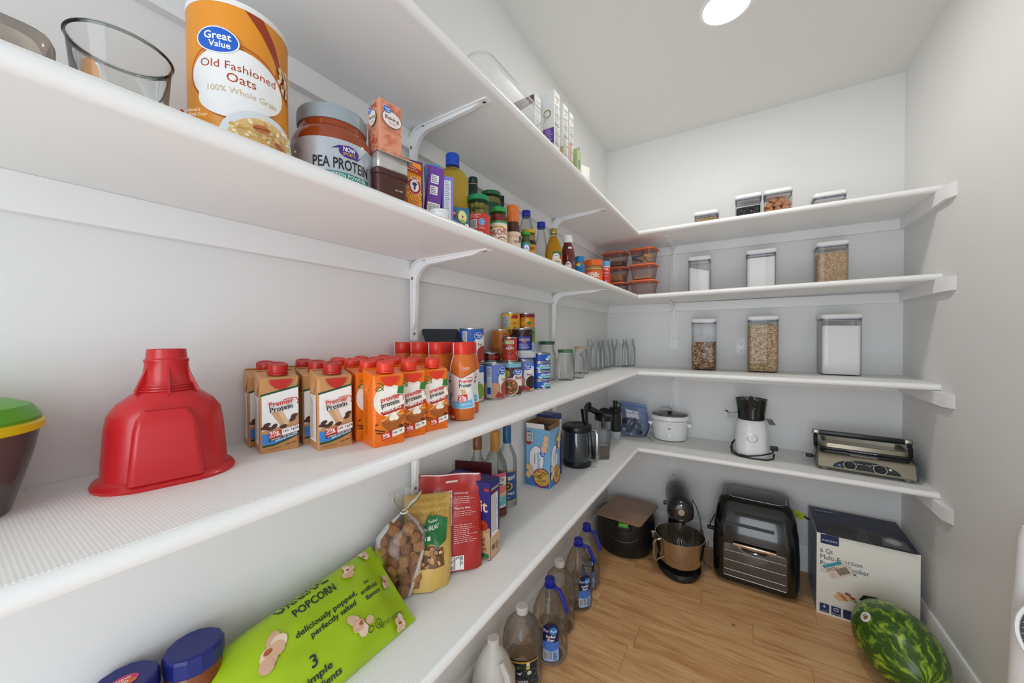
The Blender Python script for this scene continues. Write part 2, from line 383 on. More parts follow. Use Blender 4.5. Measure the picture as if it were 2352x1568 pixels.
def plank(x0, x1, y0, y1):
    w, d = x1 - x0 - .0008, y1 - y0 - .0008; k = (round(w, 3), round(d, 3))
    if k not in plank_meshes:
        mb = MB(); c = .0009
        mb.stack([(rrect(w, d, 1e-5, 1), -.0095), (rrect(w, d, 1e-5, 1), -c), (rrect(w - 2 * c, d - 2 * c, 1e-5, 1), 0)])
        plank_meshes[k] = mb.mesh('plank', M_OAK, 20)
    o = bpy.data.objects.new('plank', plank_meshes[k]); COL.objects.link(o); o.parent = floor; o.location = ((x0 + x1) / 2, (y0 + y1) / 2, 0)
joints = {18: [.43, 1.25], 19: [.21, 1.06], 20: [.867], 21: [.65, 1.38], 22: [.30, 1.12], 23: [.62], 24: [.95], 25: [.4]}
pw = .14; ybase = 1.585 - 18 * pw
for i in range(27):
    y0 = ybase + i * pw; y1 = min(y0 + pw, YB)
    if y1 < Y0 or y0 > YB - .005: continue
    js = joints.get(i, [((i * .37) % 1.0) * .9 + .15, ((i * .37) % 1.0) * .9 + .15 + .62])
    xs = [0.0] + [j for j in js if 0 < j < XR - .1] + [XR]
    for a, b_ in zip(xs, xs[1:]): plank(a, b_, y0, y1)

# ------------------------------------------------------------------ ceiling downlight
t = thing('recessed_light', 'round white recessed ceiling light, lit', 'ceiling light', (.762, 1.712, ZC))
MB().stack([(circ(.097, 48), 0), (circ(.097, 48), -.003), (circ(.084, 48), -.006), (circ(.082, 48), -.002), (circ(.082, 48), 0)]).obj('trim_ring', M_WHITE, t)
MB().lathe([(.0815, -.0035), (.0815, -.0015)], 48).obj('diffuser', mat('lamp_diffuser', 'FFFDF8', .4, emit=7.0), t)
lamp = bpy.data.lights.new('downlight', 'AREA'); lamp.shape = 'DISK'; lamp.size = .16; lamp.energy = 7.0; lamp.color = (1.0, .965, .91)
lo = bpy.data.objects.new('downlight', lamp); COL.objects.link(lo); lo.location = (.762, 1.712, ZC - .008)

# ------------------------------------------------------------------ corner shelves
def liner_mat():
    m = bpy.data.materials.new('grip_liner'); m.use_nodes = True; nt = m.node_tree; b = nt.nodes['Principled BSDF']; L = nt.links.new
    b.inputs['Base Color'].default_value = lin('F1F1EF'); b.inputs['Roughness'].default_value = .5
    tc = nt.nodes.new('ShaderNodeTexCoord'); ms = []
    for d in ('X', 'Y'):
        w = nt.nodes.new('ShaderNodeTexWave'); w.bands_direction = d; w.inputs['Scale'].default_value = 85 if d == 'Y' else 110; L(tc.outputs['Object'], w.inputs['Vector']); ms.append(w)
    mu = nt.nodes.new('ShaderNodeMath'); mu.operation = 'MULTIPLY'; L(ms[0].outputs[1], mu.inputs[0]); L(ms[1].outputs[1], mu.inputs[1])
    bp = nt.nodes.new('ShaderNodeBump'); bp.inputs['Strength'].default_value = .3; bp.inputs['Distance'].default_value = .0008; L(mu.outputs[0], bp.inputs['Height']); L(bp.outputs[0], b.inputs['Normal'])
    mx = nt.nodes.new('ShaderNodeMix'); mx.data_type = 'RGBA'; mx.inputs[6].default_value = lin('EFEFED'); mx.inputs[7].default_value = lin('E0E0DD'); L(mu.outputs[0], mx.inputs[0]); L(mx.outputs[2], b.inputs['Base Color'])
    return m
M_LINER = liner_mat()
M_BOARD = mat('white_shelf_board', 'EFEFEE', 0.35, noise=0.15, scale=6, color2='E9E9E8')
XF, YF = .3153, 2.1926
ZB = {1: 1.909, 2: 1.540, 3: 1.0952, 4: .6485}           # undersides
TH = .0245                                              # board; the liner adds 1.5 mm
ZT = {k: v + TH + .0015 for k, v in ZB.items()}
RISE2 = .010
NOSE = [(0, 0)] + [(-.012 + .012 * cos(a), TH / 2 + TH / 2 * sin(a)) for a in [(-pi / 2 + pi * i / 10) for i in range(11)]]
def ztop(s, x, y):
    return ZT[s] + (RISE2 * max(0, (x - XF) / (XR - XF)) if s == 2 and x > XF else 0)
names = {1: 'topmost', 2: 'second', 3: 'third', 4: 'lowest'}
for s in (1, 2, 3, 4):
    t = thing('wall_shelf', 'white wall shelf along the left wall, %s of four' % names[s], 'shelf', (0, 0, ZB[s]), group='shelves along the left wall')
    prof = [(0.0, TH), (0.0, 0.0)] + [(XF + a, z) for a, z in NOSE[1:]]
    mb = MB(); mb.loft([[(x, y, z) for x, z in prof] for y in (Y0 + .03, YF)])
    mb.box((XF / 2 - .0045, (YF + YB) / 2 + .005, TH / 2), (XF - .009, YB - YF - .01, TH)); mb.obj('board', M_BOARD, t)
    rn = random.Random(s)   # ribbed liner strip, edge a little wavy where it laps the front
    mb = MB(); N = 70; ys = [Y0 + .03 + (YB - Y0 - .03) * i / N for i in range(N + 1)]
    mb.loft([[(0.001, y, TH), (x, y, TH), (x, y, TH + .0015), (0.001, y, TH + .0015)] for y, x in [(y, XF - .010 - (rn.uniform(0, .0016) if y < YF else 0)) for y in ys]])
    mb.obj('liner', M_LINER, t)
    t = thing('wall_shelf', 'white wall shelf along the back wall, %s of four' % names[s], 'shelf', (0, 0, ZB[s]), group='shelves along the back wall')
    mb = MB(); rz = RISE2 if s == 2 else 0; rings = []
    for x in (XF - .009, XR):
        k = rz * (x - XF) / (XR - XF)
        rings.append([(x, YB, TH + k), (x, YB, k)] + [(x, YF - a, z + k) for a, z in NOSE[1:]])
    mb.loft(rings); mb.obj('board', M_BOARD, t)
    mb = MB(); N = 40; xs = [XF - .0095 + (XR - XF + .0095) * i / N for i in range(N + 1)]
    mb.loft([[(x, YB, TH + k), (x, yy, TH + k), (x, yy, TH + .0015 + k), (x, YB, TH + .0015 + k)] for x, k, yy in [(x, rz * max(0, x - XF) / (XR - XF), YF + .010 + rn.uniform(0, .0016)) for x in xs]])
    mb.obj('liner', M_LINER, t)
# cleats under the shelves, along the walls
n = 2
for s in (1, 2, 3, 4):
    z = ZB[s]; H = .052; c = MB(); c.box((.0095, (Y0 + .03 + YB) / 2, z - H / 2 - .0003), (.019, YB - Y0 - .03, H)); struct('trim_%d' % n, c, M_TRIM); n += 1
    c = MB(); c.box(((.019 + XR - .019) / 2, YB - .0095, z - H / 2 - .0003), (XR - .038, .019, H)); struct('trim_%d' % n, c, M_TRIM); n += 1
    zz = z + (RISE2 if s == 2 else 0) - .0003
    c = MB(); c.prism([(XR, YB), (XR - .020, YB), (XR - .020, 2.118), (XR - .001, 2.080), (XR, 2.080)], 'z', zz - .054, zz); struct('trim_%d' % n, c, M_TRIM); n += 1
# shelf brackets: bent steel strap with a rounded brace
M_BRK = mat('bracket_paint', 'F0F1F2', .25, noise=.1, scale=30, color2='E8E9EA')
M_SCREW = mat('screw_steel', '8C8C8C', .35, metal=.9, noise=.2)
def bracket(loc, rz, arm, leg, off, label):
    t = thing('shelf_bracket', label, 'bracket', loc, rz, 'white steel shelf brackets')   # local: wall at x=0, shelf underside z=0
    w = .024; R = .034; th = .003; path = [(off + th / 2, -leg)] + [(off + th / 2 + R - R * cos(a), -th / 2 - R + R * sin(a)) for a in [pi / 2 * i / 6 for i in range(7)]] + [(arm, -th / 2)]
    mb = MB(); rings = []
    for i, (x, z) in enumerate(path):
        a = path[max(i - 1, 0)]; b_ = path[min(i + 1, len(path) - 1)]; d = hypot(b_[0] - a[0], b_[1] - a[1]); nx, nz = -(b_[1] - a[1]) / d * th / 2, (b_[0] - a[0]) / d * th / 2
        rings.append([(x + nx, -w / 2, z + nz), (x + nx, w / 2, z + nz), (x - nx, w / 2, z - nz), (x - nx, -w / 2, z - nz)])
    mb.loft(rings); mb.obj('strap', M_BRK, t)
    # raised centre rib that swells into the corner
    mb = MB(); pts = [(off + .003, -leg + .03), (off + .010, -leg + .05), (off + .016, -.10)] + [(off + .016 + .055 - .055 * cos(a), -.071 + .055 * sin(a)) for a in [pi / 2 * i / 6 for i in range(7)]] + [(arm - .05, -.009), (arm - .02, -.003)]
    pts += [(off + .003 + R - (R) * cos(a), -.003 - R + R * sin(a)) for a in [pi / 2 * (6 - i) / 6 for i in range(7)]]
    mb.loft([[(x, -.0055, z) for x, z in pts], [(x, .0055, z) for x, z in pts]]); mb.obj('rib', M_BRK, t)
    for (x, z, ax) in ((off + .003, -leg + .018, 0), (off + .0035, -.05, 0), (off + .05, -.003, 1), (arm - .012, -.003, 1)):
        mb = MB(); q = Matrix.Rotation(radians(90), 4, 'Y') if ax == 0 else Matrix.Rotation(radians(180), 4, 'X')
        mb.lathe([(.0042, 0), (.004, .0009), (.0015, .0012)], 12, tf=q); mb.obj('screw', M_SCREW, t, (x, -.008 if z > -.06 and ax == 0 or x < off + .06 and ax == 1 else 0, z))
for s in (1, 2, 3, 4):
    bracket((0, .745, ZB[s]), 0, .285, .225, .019, 'white bracket on the left wall nearest the camera, under the %s shelf' % {1: 'topmost', 2: 'second', 3: 'third', 4: 'lowest'}[s])
    bracket((0, 1.67, ZB[s]), 0, .285, .25, .019, 'white bracket on the left wall nearest the far corner, under the %s shelf' % {1: 'topmost', 2: 'second', 3: 'third', 4: 'lowest'}[s])
    bracket((.446, YB, ZB[s]), -90, .30, .25, .019, 'white bracket on the back wall under the %s shelf' % {1: 'topmost', 2: 'second', 3: 'third', 4: 'lowest'}[s])
    c = MB().box((.446, YB - .006, ZB[s] - .053 - .1275), (.05, .012, .253)); struct('trim_%d' % n, c, M_TRIM); n += 1
# wall socket on the back wall behind the oats canister
t = thing('wall_outlet', 'white double wall socket partly behind the oats canister', 'outlet', (.818, YB, 1.258))
MB().rbox((0, 0, 0), (.070, .116, .005), .004, .002, tf=Matrix.Rotation(radians(90), 4, 'X')).obj('plate', M_WHITE, t)
for z in (-.021, .021):
    o = MB().stack([(rrect(.034, .028, .012, 5), .0), (rrect(.034, .028, .012, 5), .0015)], tf=Matrix.Rotation(radians(90), 4, 'X')).obj('socket', mat('socket_white', 'E9EAEA', .3, noise=.1), t, (0, -.005, z))
    for x, h in ((-.0065, .008), (.0065, .0065)): MB().box((x, -.0016, .003), (.0016, .0006, h)).obj('slot', mat('slot_dark', '202020', .6, noise=.1), o)
    MB().lathe([(.0024, 0), (.0024, .0006)], 12, tf=Matrix.Rotation(radians(90), 4, 'X')).obj('slot', MATS['slot_dark'], o, (0, -.0013, -.0065))
# ================================================================== third shelf, left run
Z3 = ZT[3]
GV_BLUE = '1F5FC4'
def gv_logo(p, cu, cv, ru, rv, rot=0.0):
    """blue oval with white two-line lettering"""
    p.ell(cu, cv, ru * 1.07, rv * 1.09, 'F2F4F6'); p.ell(cu, cv, ru, rv, GV_BLUE)
    p.text('Great', cu, cv + rv * .04, rv * .62, 'FFFFFF', True, 'c', fit=ru * 1.35); p.text('Value', cu + ru * .12, cv - rv * .60, rv * .52, 'FFFFFF', True, 'c', fit=ru * 1.05)
# ---- drink cartons
def carton_mesh():
    w, d, h = .0605, .052, .136; ch = .0045; mb = MB()
    def ring(cf, ww, dd, zf, zb):
        x, y, c = ww / 2, dd / 2, cf
        pts = [(-x + c, -y), (x - c, -y), (x, -y + c), (x, y - c), (x - c, y), (-x + c, y), (-x, y - c), (-x, -y + c)]
        return [(a, b_, zf + (zb - zf) * (b_ + y) / dd) for a, b_ in pts]
    mb.loft([ring(.001, w - .002, d - .002, 0, 0), ring(.002, w, d, .002, .002), ring(ch, w, d, .016, .016), ring(ch, w, d, .112, .116), ring(.002, w, d, .130, .140), ring(.002, w - .003, d - .003, .132, .142)])
    # folded ears lying on the slanted sides
    for sx in (-1, 1):
        x = sx * w / 2
        mb.add([(x, -d / 2 + .003, .130), (x, d / 2 - .003, .139), (x + sx * .0035, .004, .102), (x + sx * .0012, -.004, .101)], [(0, 1, 2), (0, 2, 3)])
    mb.box((0, d / 2 - .006, .142), (w - .004, .006, .0015))
    return mb
CAPM = mat('red_cap_plastic', 'B5241C', .35, noise=.1, scale=80); CAPM2 = mat('bright_red_cap_plastic', 'E0391F', .35, noise=.1, scale=80)
def cap_mesh():
    mb = MB(); n = 40; mb.lathe([(.0165, 0), (.0165, .003), (.0148, .0034), (.0148, .0048), (.0156, .0052), (.0156, .0165), (.0145, .0182), (.0105, .0184), (.0100, .0174)], n); return mb
def carton(kind):
    t = thing('shake_carton', 'x', 'carton')
    if kind == 'latte':
        body, capm, dark, skirt = mat('latte_carton', 'C7915C', .38, noise=.15, scale=25, color2='BB8550'), CAPM, 'C7915C', 'C02A20'
    else:
        body, capm, dark, skirt = mat('pumpkin_carton', 'EF7414', .38, noise=.2, scale=25, color2='EA6A10'), CAPM2, 'EF7A16', 'E0391F'
    carton_mesh().obj('body', body, t)
    cap_mesh().obj('cap', capm, t, (0, -.008, .1375), (radians(10.5), 0, 0))
    p = Print()
    if kind == 'latte':
        p.poly([(-23, 33), (23, 46), (23, 112), (-23, 100)], 'F1EFEC'); p.poly([(-31, 100), (-23, 100), (23, 112), (31, 118), (31, 121), (22, 115), (-23, 103.5), (-31, 103)], '1F4E35')
        p.poly([(-23, 16), (-23, 34), (-8, 33), (8, 37), (23, 43), (23, 27), (6, 20), (-8, 15)], '3F8BD6')
        p.poly([(-23, 11), (-8, 12), (8, 17.5), (23, 24.5), (23, 27.5), (6, 20.5), (-8, 15.2), (-23, 14.5)], '1F4E35')
        p.poly([(-23, 38), (-14, 46), (-4, 43), (6, 50), (14, 56), (23, 66), (23, 45), (8, 40), (-12, 34), (-23, 34)], 'C49468')
        p.poly([(-12, 70), (2, 73), (11, 47), (1, 43)], 'CFA47B'); p.poly([(-4, 72), (2, 73), (11, 47), (6, 45)], 'E0BC97')
        for (u, v, a) in ((-17, 50, .5), (-8, 46, 1.0), (-20, 45, .2), (3, 44, .3), (15, 55, .8), (17, 61, .6), (-13, 43, 0)): p.ell(u, v, 5, 3, '3A2016', 12, rot=a); p.stroke([(u - 3.6 * cos(a), v - 3.6 * sin(a)), (u + 3.6 * cos(a), v + 3.6 * sin(a))], .7, '8A5A3C')
        p.poly([(-15, 24.5), (1, 28), (1, 39), (-15, 36)], 'D42E22'); p.text('30g', -14, 31, 6, 'FFFFFF', True, rot=12, fit=12); p.text('PROTEIN', -14.2, 26.6, 2.6, 'FFFFFF', True, rot=12, fit=14)
        p.poly([(1, 28), (23, 33), (23, 44), (1, 39)], 'F4F2EE'); p.text('160', 2, 33, 4.2, '202020', True, rot=12, fit=8); p.text('1g', 12, 35.6, 4.2, '202020', True, rot=12); p.text('24', 18, 36.8, 4.2, '202020', True, rot=12, fit=5)
        p.poly([(-15, 20.5), (23, 29), (23, 33), (-15, 24.5)], '2A1712'); p.text('CAFFEINE=1 CUP OF COFFEE', -13, 21.8, 2.4, 'FFFFFF', True, rot=12.5, fit=35)
        p.text('IMMUNE HEALTH', -7, 18.8, 3.0, 'EAF3FB', True, rot=15, fit=28); p.text('Café Latte', 4, 9.6, 3.0, '2A1712', True, rot=14, fit=16, shear=.2); p.text('11 FL OZ (325mL)', -20, 5.5, 2.2, '4A2E1C', True, rot=8, fit=20)
        c1, c2, a = 'C7281E', '1B1B1B', 'Premier'
    else:
        p.ell(0, 84, 25, 30, 'F7F2E7', 32); p.ring(0, 84, 22.5, 27.5, 1.6, 'F3E3C6')
        p.poly([(-25, 8), (23, 18), (23, 66), (8, 50), (-23, 44)], 'EF7A16')
        p.stroke([(-16 + 6 * cos(x), 103 + 5 * sin(x) + x * 1.2) for x in [k * .5 for k in range(18)]], 1.5, '2F7A35'); p.poly([(12, 96), (23, 94), (23, 110), (14, 108)], '2F7A35')
        p.poly([(-15, 63), (-11, 57), (10, 62), (23, 66), (23, 74), (4, 68.5)], 'B4321C'); p.text('PUMPKIN SPICE', -10, 61.5, 4, 'FFFFFF', True, rot=13, fit=30)
        p.poly([(-14, 47), (6, 58), (22, 55), (23, 46), (8, 18), (-2, 26), (-12, 38)], 'A65A24'); p.poly([(-14, 47), (6, 58), (22, 55), (8, 42)], 'C4702C'); p.poly([(-15, 48), (5, 60), (23, 57), (22, 54), (6, 57), (-14, 45)], 'E3AA58')
        for (u, v, r) in ((6, 53, 6), (10, 50, 4.5), (3, 50, 4.5), (7, 58, 4)): p.ell(u, v, r, r, 'F5EEE0', 14)
        p.stroke([(-24, 33), (-8, 27)], 2.2, '5A2A14'); p.stroke([(-22, 27), (-6, 22)], 2.2, '6B3418'); p.ell(-21, 42, 3, 1.4, '6B2A18', 10, rot=.5); p.ell(18, 33, 4, 3.4, '5A2A14', 8)
        p.poly([(-13, 11), (3, 15), (3, 27), (-13, 23)], 'D42E22'); p.text('30g', -12, 17, 6, 'FFFFFF', True, rot=13, fit=11); p.text('PROTEIN', -12, 13.3, 2, 'FFFFFF', True, rot=13, fit=12)
        p.poly([(3, 15), (23, 20), (23, 31), (3, 27)], 'F2EDE2'); p.text('160', 4.5, 20, 4.5, '202020', True, rot=13, fit=7.5); p.text('24', 14.5, 22.5, 4.5, '202020', True, rot=13, fit=5)
        p.text('11 FL OZ (325mL)', -10, 5.5, 2.2, '8A3A10', rot=12, fit=24)
        c1, c2, a = 'C7281E', '2A1712', 'premier'
    p.text(a, -15, 80 if kind == 'latte' else 82, 9, c1, True, rot=11, fit=32, shear=.12 if kind == 'latte' else 0); p.text('Protein' if kind == 'latte' else 'protein', -14, 70.5 if kind == 'latte' else 72, 9, c2, True, rot=11, fit=30, shear=.12 if kind == 'latte' else 0)
    p.stroke([(3 + k * 2.1, 91 + k * .95 - .085 * k * k) for k in range(9)] + [(22.3, 88), (21, 82)], 1.3, c1)
    # red skirt of the cap printed over the top edge
    p.poly([(-15, 128), (-13, 121), (-7, 113), (0, 110), (7, 113), (13, 121), (15, 128)], skirt)
    fp = on_front(-.026); p.obj('front_print', lambda u, v, n: fp(max(-.0299, min(.0299, u * 1.22)), v, n), t)
    q = Print()   # narrow left side with the nutrition table
    if kind == 'latte': q.rect(-17, 14, 34, 84, 'E9E7E4')
    q.lines(-14, 92, 16, 26, 2.9, '7C7872' if kind == 'latte' else 'B9561A', seed=3)
    q.ell(2, 117, 4, 4.6, 'E9E7E4', 16); q.ring(2, 117, 3.4, 4, .9, '303030', n=16)
    q.obj('side_print', on_left(-.03025), t, base=.0004)
    return t
latte, pumpkin = carton('latte'), carton('pumpkin')
cols = [('latte', .3416, .0955, 2), ('latte', .4045, .162, 3), ('pumpkin', .4667, .233, 4), ('pumpkin', .530, .227, 4), ('pumpkin', .5945, .230, 4)]
used = {'latte': False, 'pumpkin': False}; colname = ['row nearest the red funnel', 'row beside the orange cartons', 'row beside the tan cartons', 'middle row of the orange cartons', 'row nearest the shake bottles']
rn = random.Random(4)
for ci, (k, y, x0, nr) in enumerate(cols):
    for ri in range(nr):
        lab = '%s carton, %s in the %s' % ('tan latte drink' if k == 'latte' else 'orange pumpkin drink', ['frontmost', 'second back', 'third back', 'rearmost'][3 if ri == nr - 1 else ri], colname[ci])
        loc = (max(x0 - .0625 * ri, .034), y + .008 * ri, Z3); rz = 76 + rn.uniform(-.5, .5)
        src = latte if k == 'latte' else pumpkin
        if not used[k]:
            used[k] = True; src.location = loc; src.rotation_euler = (0, 0, radians(rz)); src['label'] = lab; src['group'] = 'shake cartons'
        else: copy_tree(src, loc, rz, lab, 'shake cartons')
# ---- caramel shake bottles
BP = [(.024, 0), (.029, .003), (.030, .012), (.030, .030), (.0282, .045), (.0266, .065), (.0272, .085), (.0300, .105), (.0308, .118), (.0300, .130), (.0262, .146), (.0215, .158), (.0205, .164)]
def shake_bottle():
    t = thing('shake_bottle', 'x', 'bottle')
    body = MB(); body.lathe(BP, 40, lambda i: 1 if (BP[i][1] < .03 or BP[i][1] >= .118) else 0)
    body.obj('body', [mat('bottle_white_sleeve', 'EDEDEB', .3, noise=.1), mat('bottle_caramel_sleeve', 'CF6A22', .25, noise=.2, scale=15, color2='C2601C')], t)
    c = MB(); c.lathe([(.0222, .160), (.0226, .161), (.0226, .186), (.0215, .189), (.001, .189)], 40); c.obj('cap', mat('shake_cap', 'DB2F1E', .3, noise=.1), t)
    p = Print()
    p.poly([(-46, 118), (-30, 118), (0, 104), (30, 118), (46, 118), (46, 121), (30, 121), (0, 121), (-30, 121), (-46, 121)], 'CF6A22'); p.stroke([(-46, 117), (-30, 117), (0, 103), (30, 117), (46, 117)], 1.8, '9A4A16')
    p.text('Premier', -8, 90, 10, 'C7281E', True, rot=4, fit=40, shear=.1); p.text('Protein', -8, 79.5, 10, '1B1B1B', True, rot=4, fit=36, shear=.1); p.stroke([(10 + k * 2.5, 102 + k - .1 * k * k) for k in range(9)], 1.4, 'C7281E')
    p.poly([(-4, 76), (8, 76), (16, 58), (8, 52), (2, 56)], 'D8B27E'); p.ell(8, 55, 8, 5, 'C8905A', 16)
    p.poly([(-26, 30), (30, 33), (30, 50), (-26, 47)], '6FBBE2'); p.poly([(-12, 44), (14, 47), (14, 64), (-10, 61)], 'C7281E'); p.text('30g', -8, 51, 9, 'FFFFFF', True, rot=5, fit=20); p.text('PROTEIN', -9.5, 46, 3.6, 'FFFFFF', True, rot=5, fit=22)
    p.text('IMMUNE HEALTH', 0, 38, 3, 'EAF3FB', True, rot=3, fit=28); p.text('Caramel', 2, 126, 4, 'F5E6D6', True, fit=17); p.lines(2, 122.5, 22, 1, 3, 'EBD2BC')
    p.lines(-44, 92, 4, 30, 1.6, '6A6A6A', seed=8); p.lines(-36, 92, 3, 18, 2.2, '8A8A8A', seed=5)
    p.poly([(-46, 4), (-14, 4), (-30, 40)], 'C7281E'); p.ell(-30, 10, 3.4, 3.4, 'F0DAD4', 14); p.ell(-22, 10, 3.4, 3.4, 'F0DAD4', 14); p.ell(-33, 62, 3, 7, 'C7281E', 16)
    p.obj('sleeve_print', on_prof(BP), t, step=.006)
    q = MB(); q.tube([((r + .0006) * sin(-1.15), -(r + .0006) * cos(-1.15), z) for r, z in [(.0226, .188), (.0226, .163), (.0205, .160), (.0262, .146), (.0300, .130), (.0308, .118)]], .0009, 5); q.obj('tear_strip', mat('tear_strip_white', 'F2F2F2', .4, noise=.1), t)
    return t
sb = shake_bottle(); first = True
for (x, y, lab) in [(.232, .705, 'standing in front, nearest the shelf edge'), (.163, .690, 'second from the shelf edge, just behind the pumpkin cartons'), (.1, .690, 'third from the shelf edge, behind the pumpkin cartons'), (.037, .690, 'against the wall, behind the pumpkin cartons'), (.192, .776, 'mostly hidden right behind the front bottle'), (.127, .756, 'in the far row, second from the edge'), (.060, .756, 'in the far row, beside the dark tray')]:
    a = math.degrees(atan2(.815 - x, y)) - 4
    if first: sb.location = (x, y, Z3); sb.rotation_euler = (0, 0, radians(a)); sb['label'] = 'caramel shake bottle with red cap ' + lab; sb['group'] = 'caramel shake bottles'; first = False
    else: copy_tree(sb, (x, y, Z3), a, 'caramel shake bottle with red cap ' + lab, 'caramel shake bottles')
# ---- dark plastic tray propped up behind the bottles
t = thing('plastic_stand', 'dark slate plastic stand with slanted top panel behind the shake bottles', 'stand', (.047, .836, Z3), 62)
DK = mat('dark_slate_plastic', '262C33', .38, noise=.2, scale=20, color2='1D2228')
MB().rbox((0, 0, 0), (.07, .05, .012), .01, .004).obj('foot', DK, t)
MB().rbox((.018, .012, .01), (.03, .016, .17), .004, .003).obj('post', DK, t)
mb = MB(); mb.rbox((0, 0, 0), (.118, .085, .005), .008, .002, n=5); mb.obj('panel', DK, t, (0, -.005, .196), (radians(42), 0, 0))
p = Print(); p.text('PLEASE RINSE BEFORE USE', 0, 6, 3.2, '4C545C', True, 'c', fit=70); p.text('DO NOT IMMERSE', 0, -2, 2.6, '434A52', True, 'c', fit=40)
# (text sits on the slanted panel)
R42 = Matrix.Rotation(radians(42), 4, 'X')
p.obj('embossing', lambda u, v, n: R42 @ Vector((u, v - .02, .005 + n)) + Vector((0, -.005, .196)), t)
# ---- cans
TIN = mat('tin_can_steel', 'BDBDBA', .28, metal=.95, noise=.25, scale=40, color2='A8A8A4')
def can(label, x, y, z, r, h, col, draw=None, face=None, cat='can', group='canned food', name='food_can'):
    a = math.degrees(atan2(.815 - x, y)) if face is None else face
    t = thing(name, label, cat, (x, y, z), a, group)
    MB().lathe([(r - .002, 0), (r, .001), (r, .003), (r - .0012, .004), (r - .0012, h - .004), (r, h - .003), (r, h - .0008), (r - .001, h), (r - .0025, h - .0005), (r - .003, h - .0035), (.001, h - .003)], 40).obj('tin', TIN, t)
    MB().lathe([(r - .0009, .0048), (r - .0009, h - .0048)], 40, cap0=False, cap1=False).obj('label_band', P(col), t)
    if draw:
        p = Print(); draw(p, h * 1000); p.obj('label_print', on_cyl(r - .0008), t, step=.006)
    return t
def dr_gv(main, pic, word, wc='7A3B28', lower=None):
    def f(p, h):
        if lower: p.rect(-60, 5, 120, h * .42, lower)
        p.rect(-42, 8, 17, h - 18, 'DDE3EE'); p.lines(-40, h - 16, 13, 9, 3.2, '30343C', t=1.2, seed=2); p.rect(-40, 18, 13, 22, '2458B8')
        p.poly([(-4, h * .62), (8, h * .78), (30, h * .80), (60, h * .8), (60, h * .36), (26, h * .30), (8, h * .34), (-3, h * .46)], 'F1EEEA'); p.stroke([(8, h * .80), (-3, h * .66), (-6, h * .5), (4, h * .36)], 1.2, '3A6A58')
        p.ell(30, h * .30, 28, h * .24, 'E9E2DA', 24); p.ell(30, h * .30, 25, h * .21, pic, 24)
        p.text(word, 8, h * .52, 7.5, wc, True); gv_logo(p, 12, h * .78, 15, 11)
        p.poly([(-14, 8), (22, 5), (22, 16), (-6, 26)], 'B5403C' if lower else '9A3030')
    return f
can('tall blue can with red picture standing on another can behind the shake bottle', .094, .917, Z3 + .117, .039, .113, '2360BE', dr_gv('2360BE', 'A8362C', 'Red', 'B03030'), 55)
can('blue and white can under the tall blue can, mostly hidden by the shake bottles', .099, .909, Z3, .039, .116, '2C6BC6', dr_gv('2C6BC6', '7AA33C', 'Green', '3A7A40', 'D9A063'), 30)
can('lavender can of chili beans in front, between blue can and red bean can', .125, .995, Z3, .038, .117, '6F86D2', dr_gv('6F86D2', 'A6483C', 'Chili', '8A3A28', 'DDA77E'), 62)
def dr_refried(p, h):
    p.rect(-60, h - 22, 120, 17, '7FC4D8'); 
    for k in range(12): p.ell(-50 + k * 9, h - 22, 4.5, 4, '4A2018', 12)
    p.poly([(-2, 62), (14, 86), (60, 86), (60, 30), (10, 36)], 'F0ECE6'); p.ell(-26, 76, 16, 15, 'C98A4A', 20); p.ell(-26, 76, 13, 12, '8FA63A', 18); p.ell(-10, 32, 31, 30, 'E4E8EC', 28); p.ell(-10, 32, 28, 27, 'B4653E', 28)
    rr_ = random.Random(3)
    for _ in range(34): p.ell(-10 + rr_.uniform(-20, 20), 32 + rr_.uniform(-19, 19), rr_.uniform(2, 5), rr_.uniform(1.4, 3), rr_.choice(['8C3E22', 'D88A5A', '6E2E18', 'E8C9A0', '5F8A34']), 8, rot=rr_.uniform(0, 3))
    gv_logo(p, 14, 82, 14, 10); p.text('Refried', 6, 58, 10, '9C2F2A', True)
can('dark brown can with bean picture and scalloped blue rim, in front', .133, 1.086, Z3, .038, .116, '4A2018', dr_refried, 44)
can('lavender black beans can in front, beside the tuna cans', .126, 1.190, Z3, .038, .117, '6F86D2', dr_gv('6F86D2', '2B1D1C', 'Black', '7A3B38', 'DFA27A'), 34)
def dr_tuna(p, h):
    p.rect(-60, 4.5, 120, 2, '1A2A7C'); p.poly([(-26, 12), (-16, 26), (-8, 22), (-6, 8), (-16, 6)], 'E7EEF4'); p.ell(-18, 20, 5, 6, '3A86D8', 14); p.poly([(-13, 9), (60, 9), (60, 17), (-13, 17)], '66C8BC'); p.text('StarKist', -11, 18.5, 8.5, 'FFFFFF', True, shear=.25, fit=44); p.text('CHUNK LIGHT', -2, 10.5, 4.4, 'D8F4F0', True, fit=36)
for k in range(4):
    can('flat blue tuna can, %s of the stack of four' % ['bottom', 'second from bottom', 'second from top', 'top'][k], .142 + .001 * (k % 2), 1.287, Z3 + k * .0346, .0425, .0343, '1F55BE', dr_tuna, 28 + (0, 26, 18, -22)[k] if k in (1, 2) else 70 + 8 * k, group='stack of tuna cans', name='tuna_can')
